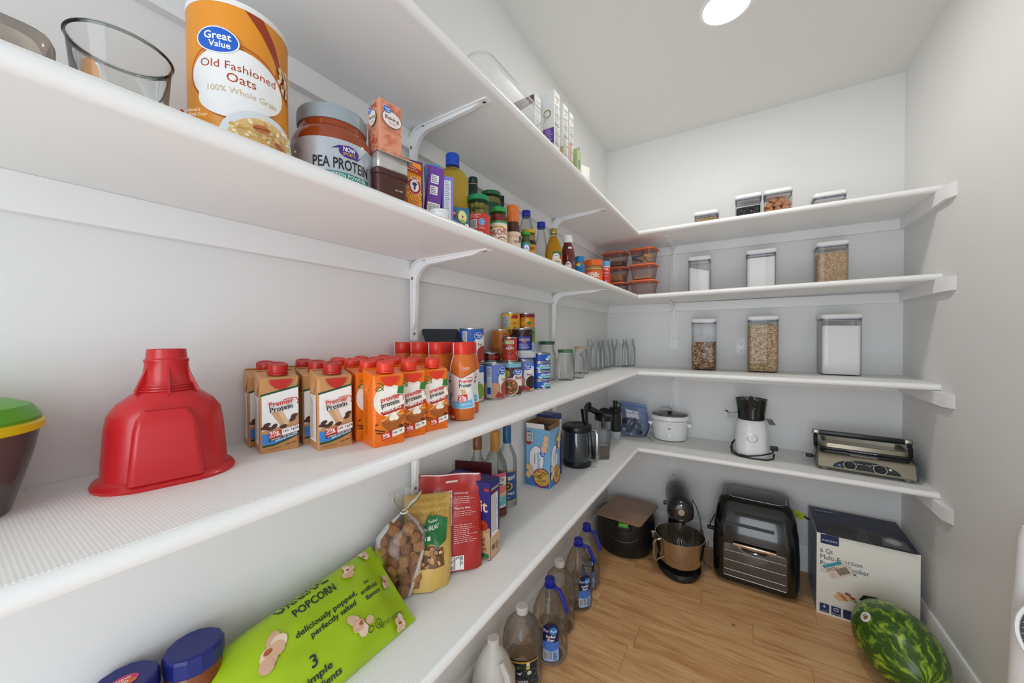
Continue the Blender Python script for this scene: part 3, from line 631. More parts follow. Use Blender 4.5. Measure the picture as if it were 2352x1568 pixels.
# supporting row behind, mostly hidden
can('tan bean can in the rear row, holding up the short tomato can', .058, 1.062, Z3, .038, .116, 'C98F66', dr_gv('C98F66', '8A3A28', 'Pinto', '7A3B28'), 50)
can('orange bean can in the rear row under the orange pumpkin can', .052, 1.150, Z3, .038, .116, 'D07828', dr_gv('D07828', '8A3A28', 'Beans', '7A3B28'), 40)
def dr_tom(p, h): p.rect(-60, 5, 120, h - 10, '1E1E1C'); [p.ell(u, h * .5, 15, 10, 'B4261E', 18) for u in (-24, 10, 40)]; [p.poly([(u - 6, h * .6), (u, h * .5), (u + 7, h * .66), (u + 1, h * .72)], '4E7A34') for u in (-20, 14)]
can('short black and red tomato can in the rear row', .062, 1.058, Z3 + .1163, .036, .031, '1E1E1C', dr_tom)
def dr_paste(p, h):
    rr_ = random.Random(5)
    for _ in range(24): p.ell(rr_.uniform(-40, 40), rr_.uniform(6, h - 6), rr_.uniform(4, 9), rr_.uniform(4, 8), rr_.choice(['B53A22', 'C94A2A', '5E8A3A', '8A2A1A', 'D9683C']), 10)
    p.rect(-14, 14, 30, h - 24, 'C0341F'); p.rect(-12, h - 24, 26, 12, 'E4D3B2'); p.text('Happy', 1, h - 17.5, 4.5, '6A8A3A', True, 'c', fit=20); p.text('Harvest', 1, h - 22.5, 4, '6A8A3A', True, 'c', fit=22)
    p.rect(-14, h - 46, 30, 20, '9E2219'); p.text('TOMATO', 1, h - 33, 4, 'F4E4DC', True, 'c', fit=16); p.text('PASTE', 1, h - 42, 7, 'FFFFFF', True, 'c', fit=24); p.ell(0, h - 54, 13, 6, '7A1C14', 18); p.ell(0, h - 53, 9, 4, 'A83420', 16)
can('small red tomato paste can standing on the bean picture can', .131, 1.083, Z3 + .1163, .0275, .085, 'B53A22', dr_paste)
can('orange pumpkin can standing in the rear row behind the tomato paste', .052, 1.149, Z3 + .1163, .037, .114, 'C9772A', lambda p, h: (p.rect(-60, 6, 120, h * .35, 'B4611E'), p.rect(6, h - 30, 14, 13, '8A2440'), p.text('Dinner', 8, h - 24, 3.4, 'F0D8C8', True, fit=10), p.lines(-30, h - 14, 26, 10, 4, 'A85A1C')), 34)
def dr_dak(p, h):
    rr_ = random.Random(9)
    for _ in range(90): p.ell(rr_.uniform(-45, 45), rr_.uniform(h * .45, h - 5), rr_.uniform(2.4, 4), rr_.uniform(1.6, 2.6), rr_.choice(['3B211A', '5A352A', '1E1210', '7A5648']), 8, rot=rr_.uniform(0, 3))
    p.rect(-16, 36, 36, 50, '2A2F8E'); p.text("DAKOTA'S", 2, 70, 9, 'F1D9A8', True, 'c', fit=30); p.text('PRIDE', 2, 64, 5, 'D89A4A', True, 'c', fit=13); p.lines(-13, 58, 30, 5, 4.2, 'C8CCEE', t=1.6); p.rect(-45, 5, 100, 30, 'C9CDD0'); p.rect(-45, 5, 100, 4, '2A2F8E'); p.rect(-12, 12, 30, 1, '8A8E92'); p.rect(-12, 18, 30, 1, '8A8E92'); p.rect(-12, 24, 30, 1, '8A8E92')
    p.poly([(24, 30), (40, 30), (40, 62), (24, 66)], '8FA8C8')
can('dark brown bean can with navy panel standing on the black beans can', .124, 1.187, Z3 + .1173, .0375, .116, '2A1713', dr_dak, 34)
# rear tower
can('hidden base can of the rear tower beside the tuna stack', .066, 1.318, Z3, .036, .118, '8FA63A', None, 30)
def dr_green(p, h):
    rr_ = random.Random(2); p.rect(-60, 6, 20, h - 12, '22307A')
    for _ in range(40): p.ell(rr_.uniform(-38, 30), rr_.uniform(8, h - 10), rr_.uniform(3, 9), rr_.uniform(1.6, 4), rr_.choice(['6E9A2C', '3F6E22', 'A9C64A', '2E5420']), 8, rot=rr_.uniform(0, 3))
    p.rect(2, h * .35, 18, h * .55, 'D9B98A'); p.rect(4, h * .62, 14, 16, '22408E')
can('green bean can in the rear tower above the tuna stack', .066, 1.318, Z3 + .1183, .036, .118, '7FA636', dr_green, 26)
can('short yellow vegetable can topping the rear tower on the right', .066, 1.318, Z3 + .2366, .034, .062, 'E0892A', lambda p, h: (p.rect(-60, h - 18, 120, 13, '7A2418'), p.ell(6, h * .5, 10, 8, 'F0C030', 14), p.ell(14, h * .34, 9, 8, '5E8A2E', 12), p.ell(-14, 20, 12, 8, 'E8B62C', 14)), 24)
can('hidden base can of the left rear tower', .036, 1.245, Z3, .034, .116, 'B5872C', None, 30)
for k, c in enumerate(('4E7A2E', '20241E')):
    can('small %s can in the left rear tower' % ('green pepper' if k == 0 else 'black and green pepper'), .036, 1.245, Z3 + .1163 + k * .0485, .033, .048, c, lambda p, h: (p.rect(-50, 6, 100, h * .45, '5E8C34'), p.ell(8, h * .68, 8, 8, 'D23A3A', 16), p.ell(8, h * .68, 5.5, 5.5, 'F0E8E4', 14), p.rect(-6, 8, 26, 10, 'E0702A')), 36)
can('yellow chili can topping the left rear tower', .036, 1.245, Z3 + .2133, .036, .084, 'E8B01E', lambda p, h: (p.rect(-52, 26, 38, h - 40, 'B8BEC4'), p.lines(-50, h - 20, 34, 9, 4.4, '5A6068', t=1.6), p.poly([(-6, h - 24), (24, h - 24), (24, h - 8), (2, h - 8)], 'B52A1E'), p.text('CHILI', -4, 38, 7, 'B5451E', True), p.poly([(-4, 8), (20, 8), (10, 30)], '7A2018')), 40)
# ---- glass jars
GLASS = clear('jar_glass', 'FCFDFD', 'B2BAB7', power=3.0)
def jar(label, x, y, r, h, lid=None, neck=None, name='glass_jar', band=None, group='empty glass jars'):
    t = thing(name, label, 'jar', (x, y, Z3), math.degrees(atan2(.815 - x, y)), group)
    nk = neck or r * .80; hb = h * .80
    prof = [(r * .86, 0), (r * .97, .003), (r, .010), (r, hb * .80), (r * .97, hb * .88), (nk + .002, hb), (nk, hb + .004), (nk, h - .014), (nk + .0012, h - .013), (nk + .0012, h - .010), (nk, h - .009), (nk, h)]
    MB().shell(prof, .0024, 36, base=.006).obj('glass', GLASS, t)
    if lid:
        MB().lathe([(nk + .002, h - .012), (nk + .0028, h - .011), (nk + .0028, h + .001), (nk + .0015, h + .0025), (.001, h + .0025)], 36).obj('lid', lid, t)
    if band: MB().box((r * .5, -r * .80, hb + .010), (.010, .002, .006)).obj('sticker', band, t)
    return t
GRL = mat('green_lid', '2F5A40', .4, noise=.15)
jar('tall glass jar with dark green lid behind the tuna cans', .044, 1.548, .042, .178, GRL)
jar('glass jar with green lid, nearest of the empty jars', .121, 1.588, .042, .140, mat('green_metal_lid', '4C7E50', .35, noise=.15))
jar('short clear glass jar without lid beside the green lidded jar', .140, 1.690, .032, .128, None, .026, band=P('4A3A5E'))
jar('glass jar with tan wooden lid', .064, 1.930, .042, .146, mat('tan_lid', 'C9AE8E', .5, noise=.3, scale=40))
for i, (x, y) in enumerate([(.062, 2.135), (.052, 2.240), (.056, 2.345), (.050, 2.450), (.146, 2.500), (.150, 2.562)]):
    if i == 5: x, y = .160, 2.566
    if i == 4: x, y = .140, 2.470
    jar('clear mason jar without lid, %s of the six at the far corner' % ['first', 'second', 'third', 'fourth', 'fifth', 'sixth and farthest'][i], x, y, .045, .186, group='mason jars in the corner')
# ---- red jug-shaped funnel
t = thing('funnel', 'large red plastic funnel standing upside down on its wide oval rim', 'funnel', (.098, .190, Z3), 78)
RED = mat('red_plastic', 'C22026', .32, noise=.12, scale=12, color2='B41C22', coat=.15)
def oval(w, d, r, n=7): return rrect(w, d, r, n)
mb = MB(); W_, D_ = .136, .108
secs = [(oval(W_ + .018, D_ + .014, .055), 0), (oval(W_ + .020, D_ + .016, .055), .004), (oval(W_ + .016, D_ + .012, .055), .008), (oval(W_ + .002, D_, .052), .012), (oval(W_, D_ - .002, .052), .03), (oval(W_ - .006, D_ - .006, .052), .075), (oval(W_ - .012, D_ - .012, .048), .095), (oval(W_ - .030, D_ - .026, .040), .110), (oval(.080, .070, .034), .121), (oval(.066, .064, .032), .126), (oval(.060, .060, .0299), .134), (oval(.054, .054, .0269), .140), (oval(.048, .048, .0239), .166), (oval(.050, .050, .0249), .168), (oval(.050, .050, .0249), .171), (oval(.046, .046, .0229), .173), (oval(.0435, .0435, .0217), .186), (oval(.038, .038, .0189), .186), (oval(.036, .036, .0179), .150)]
mb.stack(secs, 0, True, True); mb.obj('body', RED, t)
mb = MB()   # moulded bulge on the broad front
mb.stack([(oval(.078, .030, .008, 5), .010), (oval(.074, .034, .008, 5), .035), (oval(.066, .034, .008, 5), .078), (oval(.060, .026, .007, 5), .092), (oval(.044, .012, .005, 5), .104)], tf=Matrix.Translation((-.004, -.049, 0)))
mb.obj('front_bulge', RED, t)
mb = MB()
for a in range(6):
    q = Matrix.Rotation(radians(60 * a + 90), 4, 'Z'); mb.add([q @ Vector(p) for p in [(.023, -.001, .165), (.023, .001, .165), (.040, .001, .124), (.040, -.001, .124), (.020, -.001, .124), (.020, .001, .124)]], [(0, 1, 2, 3), (0, 3, 4), (1, 5, 2), (0, 4, 5, 1), (4, 3, 2, 5)])
for z, r in ((.1275, .0345), (.131, .0325), (.1345, .0315)): mb.lathe([(r - .004, z), (r, z), (r, z + .0016), (r - .004, z + .0016)], 36)
mb.obj('rib', RED, t)
# ---- green lidded salad container at the far left
t = thing('food_container', 'smoky plastic bowl with green lid and yellow rim, cut off at left', 'container', (.075, -.004, Z3), 90)
SM = clear('smoky_plastic', 'D6CECC', '8E8684', .06, body=.22, bodycol='A89E9C', refl=.9)
MB().shell([(.052, 0), (.058, .002), (.066, .03), (.076, .07), (.081, .098)], .003, 48, single=False).obj('bowl', SM, t)
MB().shell([(.030, .030), (.050, .032), (.066, .06), (.0735, .096)], .002, 48, base=.003, single=False).obj('inner_bowl', mat('lime_insert', '7DA01E', .3, noise=.1), t)
MB().lathe([(.080, .094), (.0845, .096), (.0845, .104), (.080, .107), (.072, .107), (.072, .094)], 48).obj('rim', mat('yellow_rim', 'E3C512', .35, noise=.1), t)
MB().lathe([(.081, .105), (.082, .110), (.074, .124), (.060, .130), (.034, .132), (.030, .146), (.026, .150), (.001, .150)], 48).obj('lid', mat('green_lid_plastic', '5DA824', .35, noise=.1, scale=10), t)
# ================================================================== lowest shelf, left run
Z4 = ZT[4]
def face_cam(x, y): return math.degrees(atan2(.815 - x, y))
def pillow(w, h, t, nu=14, nv=18, fn=None, bulge=None, edge=0.0015, seed=0, crumple=0.004):
    """sealed bag: two bulging sheets (local x = width, z = height, -y = front); fn warps points"""
    rn = random.Random(seed); front = []; back = []
    ph = [rn.uniform(0, 6.28) for _ in range(8)]
    for j in range(nv + 1):
        fr, bk = [], []
        for i in range(nu + 1):
            u = i / nu; v = j / nv; b = (max(0, 4 * u * (1 - u)) ** .55) * (bulge(u, v) if bulge else max(0, 4 * v * (1 - v)) ** .45)
            x = (u - .5) * w; z = v * h
            wob = crumple * (sin(9 * u + 7 * v + ph[0]) * sin(13 * v - 4 * u + ph[1]) + .6 * sin(21 * u + ph[2]) * sin(17 * v + ph[3])) * min(1, b * 2)
            yf = -t / 2 * b - wob - edge / 2; yb = t / 2 * b - wob * .5 + edge / 2
            fr.append((x, yf, z)); bk.append((x, yb, z))
        front.append(fr); back.append(bk)
    def at(u, v):
        i = min(int(max(0, u) * nu), nu - 1); j = min(int(max(0, v) * nv), nv - 1); a = min(max(u, 0), 1) * nu - i; b = min(max(v, 0), 1) * nv - j
        P_ = lambda q, w_: Vector(front[q][w_]); return P_(j, i) * (1 - a) * (1 - b) + P_(j, i + 1) * a * (1 - b) + P_(j + 1, i) * (1 - a) * b + P_(j + 1, i + 1) * a * b
    mb = MB(); W = nu + 1
    vs = [p for r in front for p in r] + [p for r in back for p in r]; o = len(front) * W; fs = []
    for j in range(nv):
        for i in range(nu):
            a = j * W + i; fs.append((a, a + 1, a + 1 + W, a + W)); a += o; fs.append((a, a + W, a + 1 + W, a + 1))
    for j in range(nv): a = j * W; fs.append((a, a + W, a + W + o, a + o)); a += nu; fs.append((a, a + o, a + W + o, a + W))
    for i in range(nu): fs.append((i, i + o, i + 1 + o, i + 1)); a = nv * W + i; fs.append((a, a + 1, a + 1 + o, a + o))
    if fn: vs = [tuple(fn(Vector(p))) for p in vs]
    mb.add(vs, fs)
    def mapper(u, v, n):
        p = at(u / w + .5, v / h); q = p + Vector((0, -n - .0008, 0)); return fn(q) if fn else q
    mapper.curved = True
    return mb, mapper
# ---- jars with dark blue lids (mostly below the frame)
for (x, y, dz, lab, st) in ((.046, .150, .022, 'spice jar with dark blue lid and pink sticker, lower left corner', True), (.052, .2305, .022, 'spice jar with plain dark blue faceted lid beside the popcorn bag', False)):
    t = thing('spice_jar', lab, 'jar', (x, y, Z4), face_cam(x, y), 'blue lidded jars')
    MB().lathe([(.034, 0), (.037, .002), (.037, .088 + dz), (.034, .093 + dz), (.031, .096 + dz)], 32).obj('body', mat('amber_spice_jar', '8A4A22', .2, noise=.4, scale=40, color2='5A2C14'), t)
    MB().lathe([(.0385, .094 + dz), (.0395, .096 + dz), (.0395, .118 + dz), (.037, .122 + dz), (.034, .1235 + dz), (.001, .1235 + dz)], 14).obj('lid', mat('navy_lid', '1D2570', .32, noise=.1), t, angle=20)
    if st:
        p = Print(); p.ell(0, -4, 16, 12, 'D8386A', 20); p.ell(0, -9, 14, 7, 'E0702A', 18); p.text('NEW', 0, -2, 5, 'FFFFFF', True, 'c'); p.text('LID', 0, -10, 5, 'FFFFFF', True, 'c'); p.obj('sticker', on_top(.1237 + dz), t)
# ---- green popcorn bag leaning on the wall
def popcorn_bag():
    t = thing('popcorn_bag', 'bright green popcorn bag lying on its side, opened end toward the camera', 'snack bag', (.106, .408, Z4 + .003), 90)
    w, h = .362, .172
    tilt = Matrix.Rotation(radians(-52), 4, 'X')
    def fn(p):
        # open end at left crumples and gapes, far end stays sealed
        s = max(0.0, (-p.x - .10) / .08); q = Vector((p.x, p.y * (1 - .25 * min(s, 1)), p.z * (1 - .10 * min(s, 1)) + .012 * min(s, 1)))
        q = Vector((q.x, q.y, q.z - .012 + .030 * (q.x / w + .5) * (q.z / h)))
        r = tilt @ q; return Vector((r.x, r.y - .070, max(r.z + .003, -.001)))
    def bulge(u, v): return (max(0, 4 * v * (1 - v)) ** .5) * (1.0 if u < .85 else max(.25, (1 - u) / .15))
    mb, mp = pillow(w, h, .085, 22, 16, fn, bulge, seed=11, crumple=.0035)
    mb.obj('bag', mat('lime_bag_film', 'A3C415', .28, noise=.2, scale=8, color2='94B610'), t, angle=60)
    p = Print(); c = '20303C'
    def corn(u, v, r, s):
        rn = random.Random(s)
        for k in range(7):
            a = rn.uniform(0, 6.28); q = rn.uniform(.1, .75) * r; p.ell(u + q * cos(a), v + q * sin(a), r * rn.uniform(.35, .6), r * rn.uniform(.3, .5), rn.choice(['E8CDB4', 'DDB99C', 'F2DFCB', 'D3A98C']), 12, rot=a)
        p.ell(u, v, r * .25, r * .16, 'A8562E', 10)
    p.text('ORIGINAL', 30, 157, 19, c, True, 'c', fit=92); p.text('POPCORN', 40, 133, 15, c, True, 'c', fit=78)
    p.text('deliciously popped,', 44, 100, 9.5, c, True, 'c', fit=112); p.text('perfectly salted', 50, 86, 9.5, c, True, 'c', fit=84)
    p.text('no', 128, 108, 8, c, True, 'c'); p.text('artificial', 126, 94, 8, c, True, 'c', fit=40); p.text('flavors', 128, 81, 8, c, True, 'c', fit=34)
    p.text('3', -2, 46, 18, c, True, 'c'); p.text('simple', -2, 29, 10.5, c, True, 'c', fit=46); p.text('ingredients', -2, 13, 10.5, c, True, 'c', fit=66)
    p.text('NET WT 14 OZ (396g)', 172, 26, 7, c, False, 'r', fit=58); p.ring(112, 36, 7, 7, 1, c); p.text('U', 112, 33, 6, c, True, 'c'); p.ring(95, 36, 6, 4.5, 1, c)
    corn(-48, 112, 25, 1); corn(82, 54, 22, 2); corn(112, 152, 15, 3); corn(158, 158, 15, 4); corn(168, 92, 14, 5); corn(152, 14, 16, 6); corn(-62, 26, 20, 7)
    p.obj('bag_print', (lambda g: setattr(g, 'curved', True) or g)(lambda u, v, n: mp(max(-.178, min(.178, u * 1.16 - .040)), max(.003, min(.169, v)), n)), t, step=.010, base=.0004)
    mb = MB(); N = 14   # torn, silvery inside of the opened end
    for k in range(5):
        a = k * .028; mb.add([fn(Vector((-w / 2 + .004 - .012 * (k % 2), -.028 + .011 * k, .03 + a))), fn(Vector((-w / 2 - .022, -.030 + .013 * k, .05 + a))), fn(Vector((-w / 2 - .010, -.012 + .010 * k, .075 + a * .9))), fn(Vector((-w / 2 + .02, -.010 + .008 * k, .05 + a * .8)))], [(0, 1, 2, 3)])
    mb.obj('torn_flap', mat('silver_foil_inside', 'C9D2D4', .3, metal=.4, noise=.3, scale=30), t)
popcorn_bag()
# ---- clear bag of brown biscuit chunks, tied at the top
def treat_bag():
    t = thing('treat_bag', 'clear tied bag of brown biscuit cubes leaning beside the popcorn bag', 'snack bag', (.088, .632, Z4 + .001), face_cam(.09, .612) - 6)
    prof = [(.022, .001), (.046, .004), (.060, .05), (.064, .10), (.058, .145), (.042, .172), (.018, .190), (.0085, .198), (.014, .206), (.032, .232), (.038, .250)]
    def sq(p): return Vector((p[0] * (1 + .12 * sin(p[2] * 60)), p[1] * .60 + .003 * sin(p[0] * 160 + p[2] * 90), p[2])) + Vector((.10 * p[2] - .012, .085 * p[2], 0))
    mb = MB(); rings = [[tuple(sq((r * cos(2 * pi * k / 28) * (1 + .05 * sin(5 * 2 * pi * k / 28 + z * 40)), r * sin(2 * pi * k / 28), z))) for k in range(28)] for r, z in prof]
    mb.loft(rings, 0, True, False); mb.obj('bag_film', clear('cellophane', 'F6F4F0', 'C9C4BC', .12, refl=1.0), t, angle=50)
    MB().tube([tuple(sq((.0095 * cos(a), .0095 * sin(a), .200 + .002 * sin(a)))) for a in [2 * pi * k / 10 for k in range(10)]], .0018, 6, closed=True).obj('tie', mat('white_tie', 'EDEBE6', .5, noise=.1), t)
    tm = [mat('biscuit_%d' % k, c, .75, noise=.6, scale=120, color2=d, bump=.5, bscale=200) for k, (c, d) in enumerate((('A0714A', '7A5030'), ('946440', '6E4628'), ('AE7F58', '885C38')))]
    rn = random.Random(21); me = []
    for k in range(6):
        mb = MB(); s = .0128; vs = []
        mb.stack([(rrect(2 * s * rn.uniform(.8, 1.1), 2 * s * rn.uniform(.8, 1.1), s * .5, 2), z) for z in (-s,)] + [(rrect(2 * s * rn.uniform(1.0, 1.25), 2 * s * rn.uniform(.9, 1.2), s * .5, 2), -s * .4), (rrect(2 * s * rn.uniform(.95, 1.2), 2 * s * rn.uniform(.9, 1.2), s * .5, 2), s * .45), (rrect(2 * s * .8, 2 * s * .8, s * .5, 2), s * .9)])
        me.append(mb.mesh('biscuit', tm[k % 3], 50))
    k = 0
    for zi in range(7):
        z = .016 + zi * .0245
        R = .045 if z < .12 else .045 - (z - .12) * .5
        n = max(2, int(R / .0138 + 1.2)); 
        for row in (-1, 0, 1):
            for i in range(n):
                x = (-R + 2 * R * i / max(1, n - 1)) * (1 if row else .9) + rn.uniform(-.003, .003); y = row * .017 * (1 - abs(x) / .07)
                if row == 1: continue
                o = bpy.data.objects.new('biscuit', me[k % 6]); COL.objects.link(o); o.parent = t; q = sq((x * .93, y / .62, z + rn.uniform(-.004, .004))); o.location = q
                o.rotation_euler = (rn.uniform(0, 3), rn.uniform(0, 3), rn.uniform(0, 3)); k += 1
treat_bag()
# ---- walnut pouch
t = thing('walnut_pouch', 'tan walnut pouch with green label and clear window, slumped forward', 'snack bag', (.122, .690, Z4 + .001), 46, rot=(radians(-6), radians(3), radians(52)))
mb, mp = pillow(.125, .215, .060, 14, 18, lambda p: Vector((p.x * (1 - .25 * max(0, .25 - p.z / .215)), p.y + .05 * (p.z / .215) ** 2, p.z)), lambda u, v: (1.1 if v < .08 else max(.06, 1.15 * (1 - v) ** .55)), seed=5, crumple=.004)
mb.obj('pouch', mat('kraft_pouch', 'D2AE5E', .4, noise=.25, scale=14, color2='C49E4C'), t, angle=60)
p = Print(); rn = random.Random(8)
p.poly([(-52, 52), (40, 52), (36, 96), (-40, 106), (-52, 92)], '6B4A30')
for _ in range(46):
    u, v = rn.uniform(-46, 34), rn.uniform(56, 94); p.ell(u, v, rn.uniform(4, 8), rn.uniform(3, 6), rn.choice(['C49660', '8A5A34', 'E0BC86', '5A3820', 'A87848']), 8, rot=rn.uniform(0, 3))
p.poly([(-40, 96), (-18, 100), (2, 108), (22, 100), (44, 112), (50, 160), (-2, 176), (-14, 140), (-34, 118)], '1F6B34'); p.text('Shelled', -4, 152, 7, 'E8EFE2', False, fit=26, rot=8, shear=.2); p.text('WALNUTS', -6, 136, 10, 'F4F4EA', True, fit=40, rot=8); p.rect(-6, 116, 8, 9, 'F0EFE6')
for k, wd in enumerate(('WALNUTS', 'WALNUTS', 'WALNUTS')): p.text('DIAMOND CUT' if k == 0 else wd, 0, 200 - k * 15, 9, 'B98C38', True, 'c', fit=100)
p.bars(-52, 130, 16, 36, vert=False); p.obj('pouch_print', mp, t, step=.012)
# ---- red stand-up pouch
t = thing('soup_pouch', 'large red stand-up pouch with white text, back side showing', 'snack bag', (.124, .776, Z4 + .001), 0, rot=(radians(-8), 0, radians(40)))
mb, mp = pillow(.178, .250, .058, 16, 18, lambda p: Vector((p.x, p.y + .02 * (p.z / .25) ** 2 + (.006 * sin(p.x * 55) if p.z > .20 else 0), p.z)), lambda u, v: (1.0 if v < .1 else max(.03, 1.05 * (1 - (v / .93) ** 2))), seed=7, crumple=.0035)
mb.obj('pouch', mat('red_pouch_film', 'AE2A26', .3, noise=.2, scale=10, color2='9E2220'), t, angle=60)
p = Print(); p.rect(-86, 246, 172, 3, 'E8E4DE'); p.rect(-12, 226, 34, 5, 'D8D0C8'); p.rect(-46, 118, 52, 88, 'EDE9E2'); p.text('Nutrition Facts', -44, 197, 7, '1A1A1A', True, fit=48); p.text('Calories 30', -44, 182, 6, '1A1A1A', True, fit=48); p.lines(-44, 176, 48, 11, 5.2, '3A3A3A', t=1.6)
p.text('ONION SOUP', 12, 196, 5, 'F4E2DE', True, fit=40); p.lines(12, 188, 62, 4, 5, 'E8C8C2', t=1.3, seed=4); p.text('What You’ll Need' if False else 'What You Need', 12, 158, 5, 'F4E2DE', True, fit=46); p.lines(12, 151, 62, 3, 5, 'E8C8C2', t=1.3, seed=9); p.lines(12, 118, 64, 10, 5, 'E8C8C2', t=1.3, seed=12); p.bars(-8, 6, 44, 34, n=26)
p.obj('pouch_print', mp, t, step=.014)
# ---- cracker box (navy and kraft)
t = thing('cracker_box', 'navy and tan cracker box standing behind the red pouch', 'box', (.121, .882, Z4), 6)
def carton_box(t, w, d, h, m, name='box'):
    return MB().rbox((0, 0, 0), (w, d, h), .0012, .0008, n=1).obj(name, m, t)
carton_box(t, .158, .060, .225, mat('navy_card', '2B2672', .42, noise=.1, scale=20))
p = Print(); p.rect(-78.5, 2, 157, 92, 'CBA377'); p.poly([(-78, 94), (-40, 100), (-10, 92), (30, 98), (78, 90), (78, 80), (-78, 80)], 'B98D5E'); p.text('triscuit', 2, 140, 34, 'E6C79C', True, 'c', fit=136); p.text('fire', 26, 66, 11, '8A3A1E', True); p.text('roasted', 6, 53, 11, '8A3A1E', True, fit=56); p.text('tomato', 14, 40, 11, '8A3A1E', True, fit=48); p.text('& olive oil', 14, 28, 8, '8A3A1E', True, fit=52); p.lines(22, 20, 40, 2, 5, '8A5A3A'); p.rect(50, 6, 24, 12, '3A7A4A'); p.ell(56, 100, 17, 15, 'A8321E', 20); p.ell(50, 106, 5, 4, 'D8684A', 10); p.ell(68, 205, 9, 5, 'B83A20', 14)
p.obj('front_print', on_front(-.030), t)
p = Print(); p.rect(-29, 2, 58, 66, 'CBA377'); p.rect(-24, 66, 40, 122, 'EDE8E0'); p.lines(-22, 182, 36, 22, 5, '4A4A4A', t=2, seed=3); p.text('triscuit', -24, 200, 11, 'E6C79C', True, fit=46); p.rect(-24, 190, 44, 3, 'C03028'); p.rect(-20, 26, 16, 14, '6A4A34'); p.lines(0, 40, 24, 6, 4, '7A5638'); p.obj('side_print', on_right(.079), t)
p = Print(); p.text('triscuit', 0, -6, 12, 'D8D0E8', True, 'c', fit=70); p.obj('top_print', on_top(.225), t)
# ---- dark maroon bag top behind
t = thing('snack_bag', 'dark maroon snack bag standing behind the cracker box', 'snack bag', (.072, .950, Z4 + .001), 20)
mb, mp = pillow(.125, .240, .045, 10, 12, None, lambda u, v: (1.0 if v < .1 else max(.04, 1.05 * (1 - v ** 2))), seed=3); mb.obj('bag', mat('maroon_film', '4E1A1E', .28, noise=.2, scale=12), t, angle=60)
# ---- syrup bottles
def bottle(t, prof, m, n=36, thick=.002): return MB().shell(prof, thick, n, base=.006).obj('bottle', m, t)
CL = clear('clear_bottle_glass', 'FAFCFB', 'B4BBB8', .03)
SYR = [(.034, 0), (.0385, .003), (.0392, .010), (.0392, .165), (.036, .190), (.026, .215), (.0165, .235), (.0148, .250), (.0143, .296)]
def syrup(label, x, y, s, capc, capz, liquid=None, draw=None, dz=1.0, a=None):
    t = thing('syrup_bottle', label, 'bottle', (x, y, Z4), face_cam(x, y) if a is None else a, 'syrup bottles')
    pr_ = [(r * s, z * dz) for r, z in SYR]; bottle(t, pr_, CL)
    MB().lathe([(.0165 * s, capz), (.0165 * s, .303 * dz), (.0155 * s, .3045 * dz), (.001, .3045 * dz)], 28).obj('cap', P(capc, .3), t)
    if liquid: MB().lathe([(.032 * s, .0065), (.0366 * s, .009), (.0366 * s, liquid[0]), (.001, liquid[0])], 32).obj('syrup', P(liquid[1], .15), t)
    if draw: p = Print(); draw(p); p.obj('label_print', on_cyl(.0395 * s), t, step=.006)
def dr_mat(p):
    p.rect(-46, 38, 92, 122, 'EAE2DA'); p.rect(-46, 148, 92, 14, 'E0607E'); p.rect(-46, 80, 92, 36, 'E77A66'); p.rect(-46, 46, 92, 34, '5FC3C6'); p.poly([(-46, 80), (-10, 84), (20, 76), (46, 82), (46, 92), (-46, 92)], 'EBB090'); p.text("MATTEO'S", 0, 132, 13, '1C1C1C', True, 'c', fit=64); p.text('COCKTAIL MIX', 0, 118, 7.5, '1C1C1C', True, 'c', fit=62); p.ell(0, 98, 9, 11, 'F2E6DE', 18); p.poly([(-5, 92), (5, 92), (4, 102), (0, 106), (-4, 102)], 'C8382A'); p.text('MARGARITA', 0, 66, 6, 'E8F4F2', True, 'c', fit=44)
syrup("clear syrup bottle with gold cap, pink and teal label, beside the cracker box", .053, 1.105, 1.10, 'B9853A', .235, (.030, '8E4026'), dr_mat)
def dr_tor(p):
    p.rect(-42, 26, 84, 118, '1F4A86'); p.rect(-42, 138, 84, 4, 'C9A14A'); p.rect(-42, 26, 84, 4, 'C9A14A'); p.text('Torani', -2, 106, 20, 'F0ECE0', True, 'c', fit=66, shear=.25, rot=8); p.ell(0, 84, 22, 16, 'D0A24A', 20); p.ell(0, 84, 16, 12, '2E2A22', 18); p.rect(-6, 80, 4, 12, 'D8B45E'); p.rect(2, 80, 4, 8, 'D8B45E'); p.text('COCONUT', 0, 52, 10, 'F2F2F2', True, 'c', fit=60); p.text('SYRUP', 0, 40, 5, 'D8E0EA', True, 'c', fit=20)
syrup('clear syrup bottle with blue cap and blue label, nearest the saltine box', .048, 1.192, .985, '1F5A8C', .24, None, dr_tor)
syrup('empty clear syrup bottle with brown cap behind the red pouch', .042, 1.012, .98, '7A4A26', .262)
# ---- saltine cracker box, top open
t = thing('saltine_box', 'light blue saltine cracker box with torn open top', 'box', (.072, 1.452, Z4), 2)
w, d, h = .112, .112, .250
MB().rbox((0, 0, 0), (w, d, h), .001, .0006, n=1).obj('box', mat('sky_card', '7FB6DE', .42, noise=.12, scale=15), t)
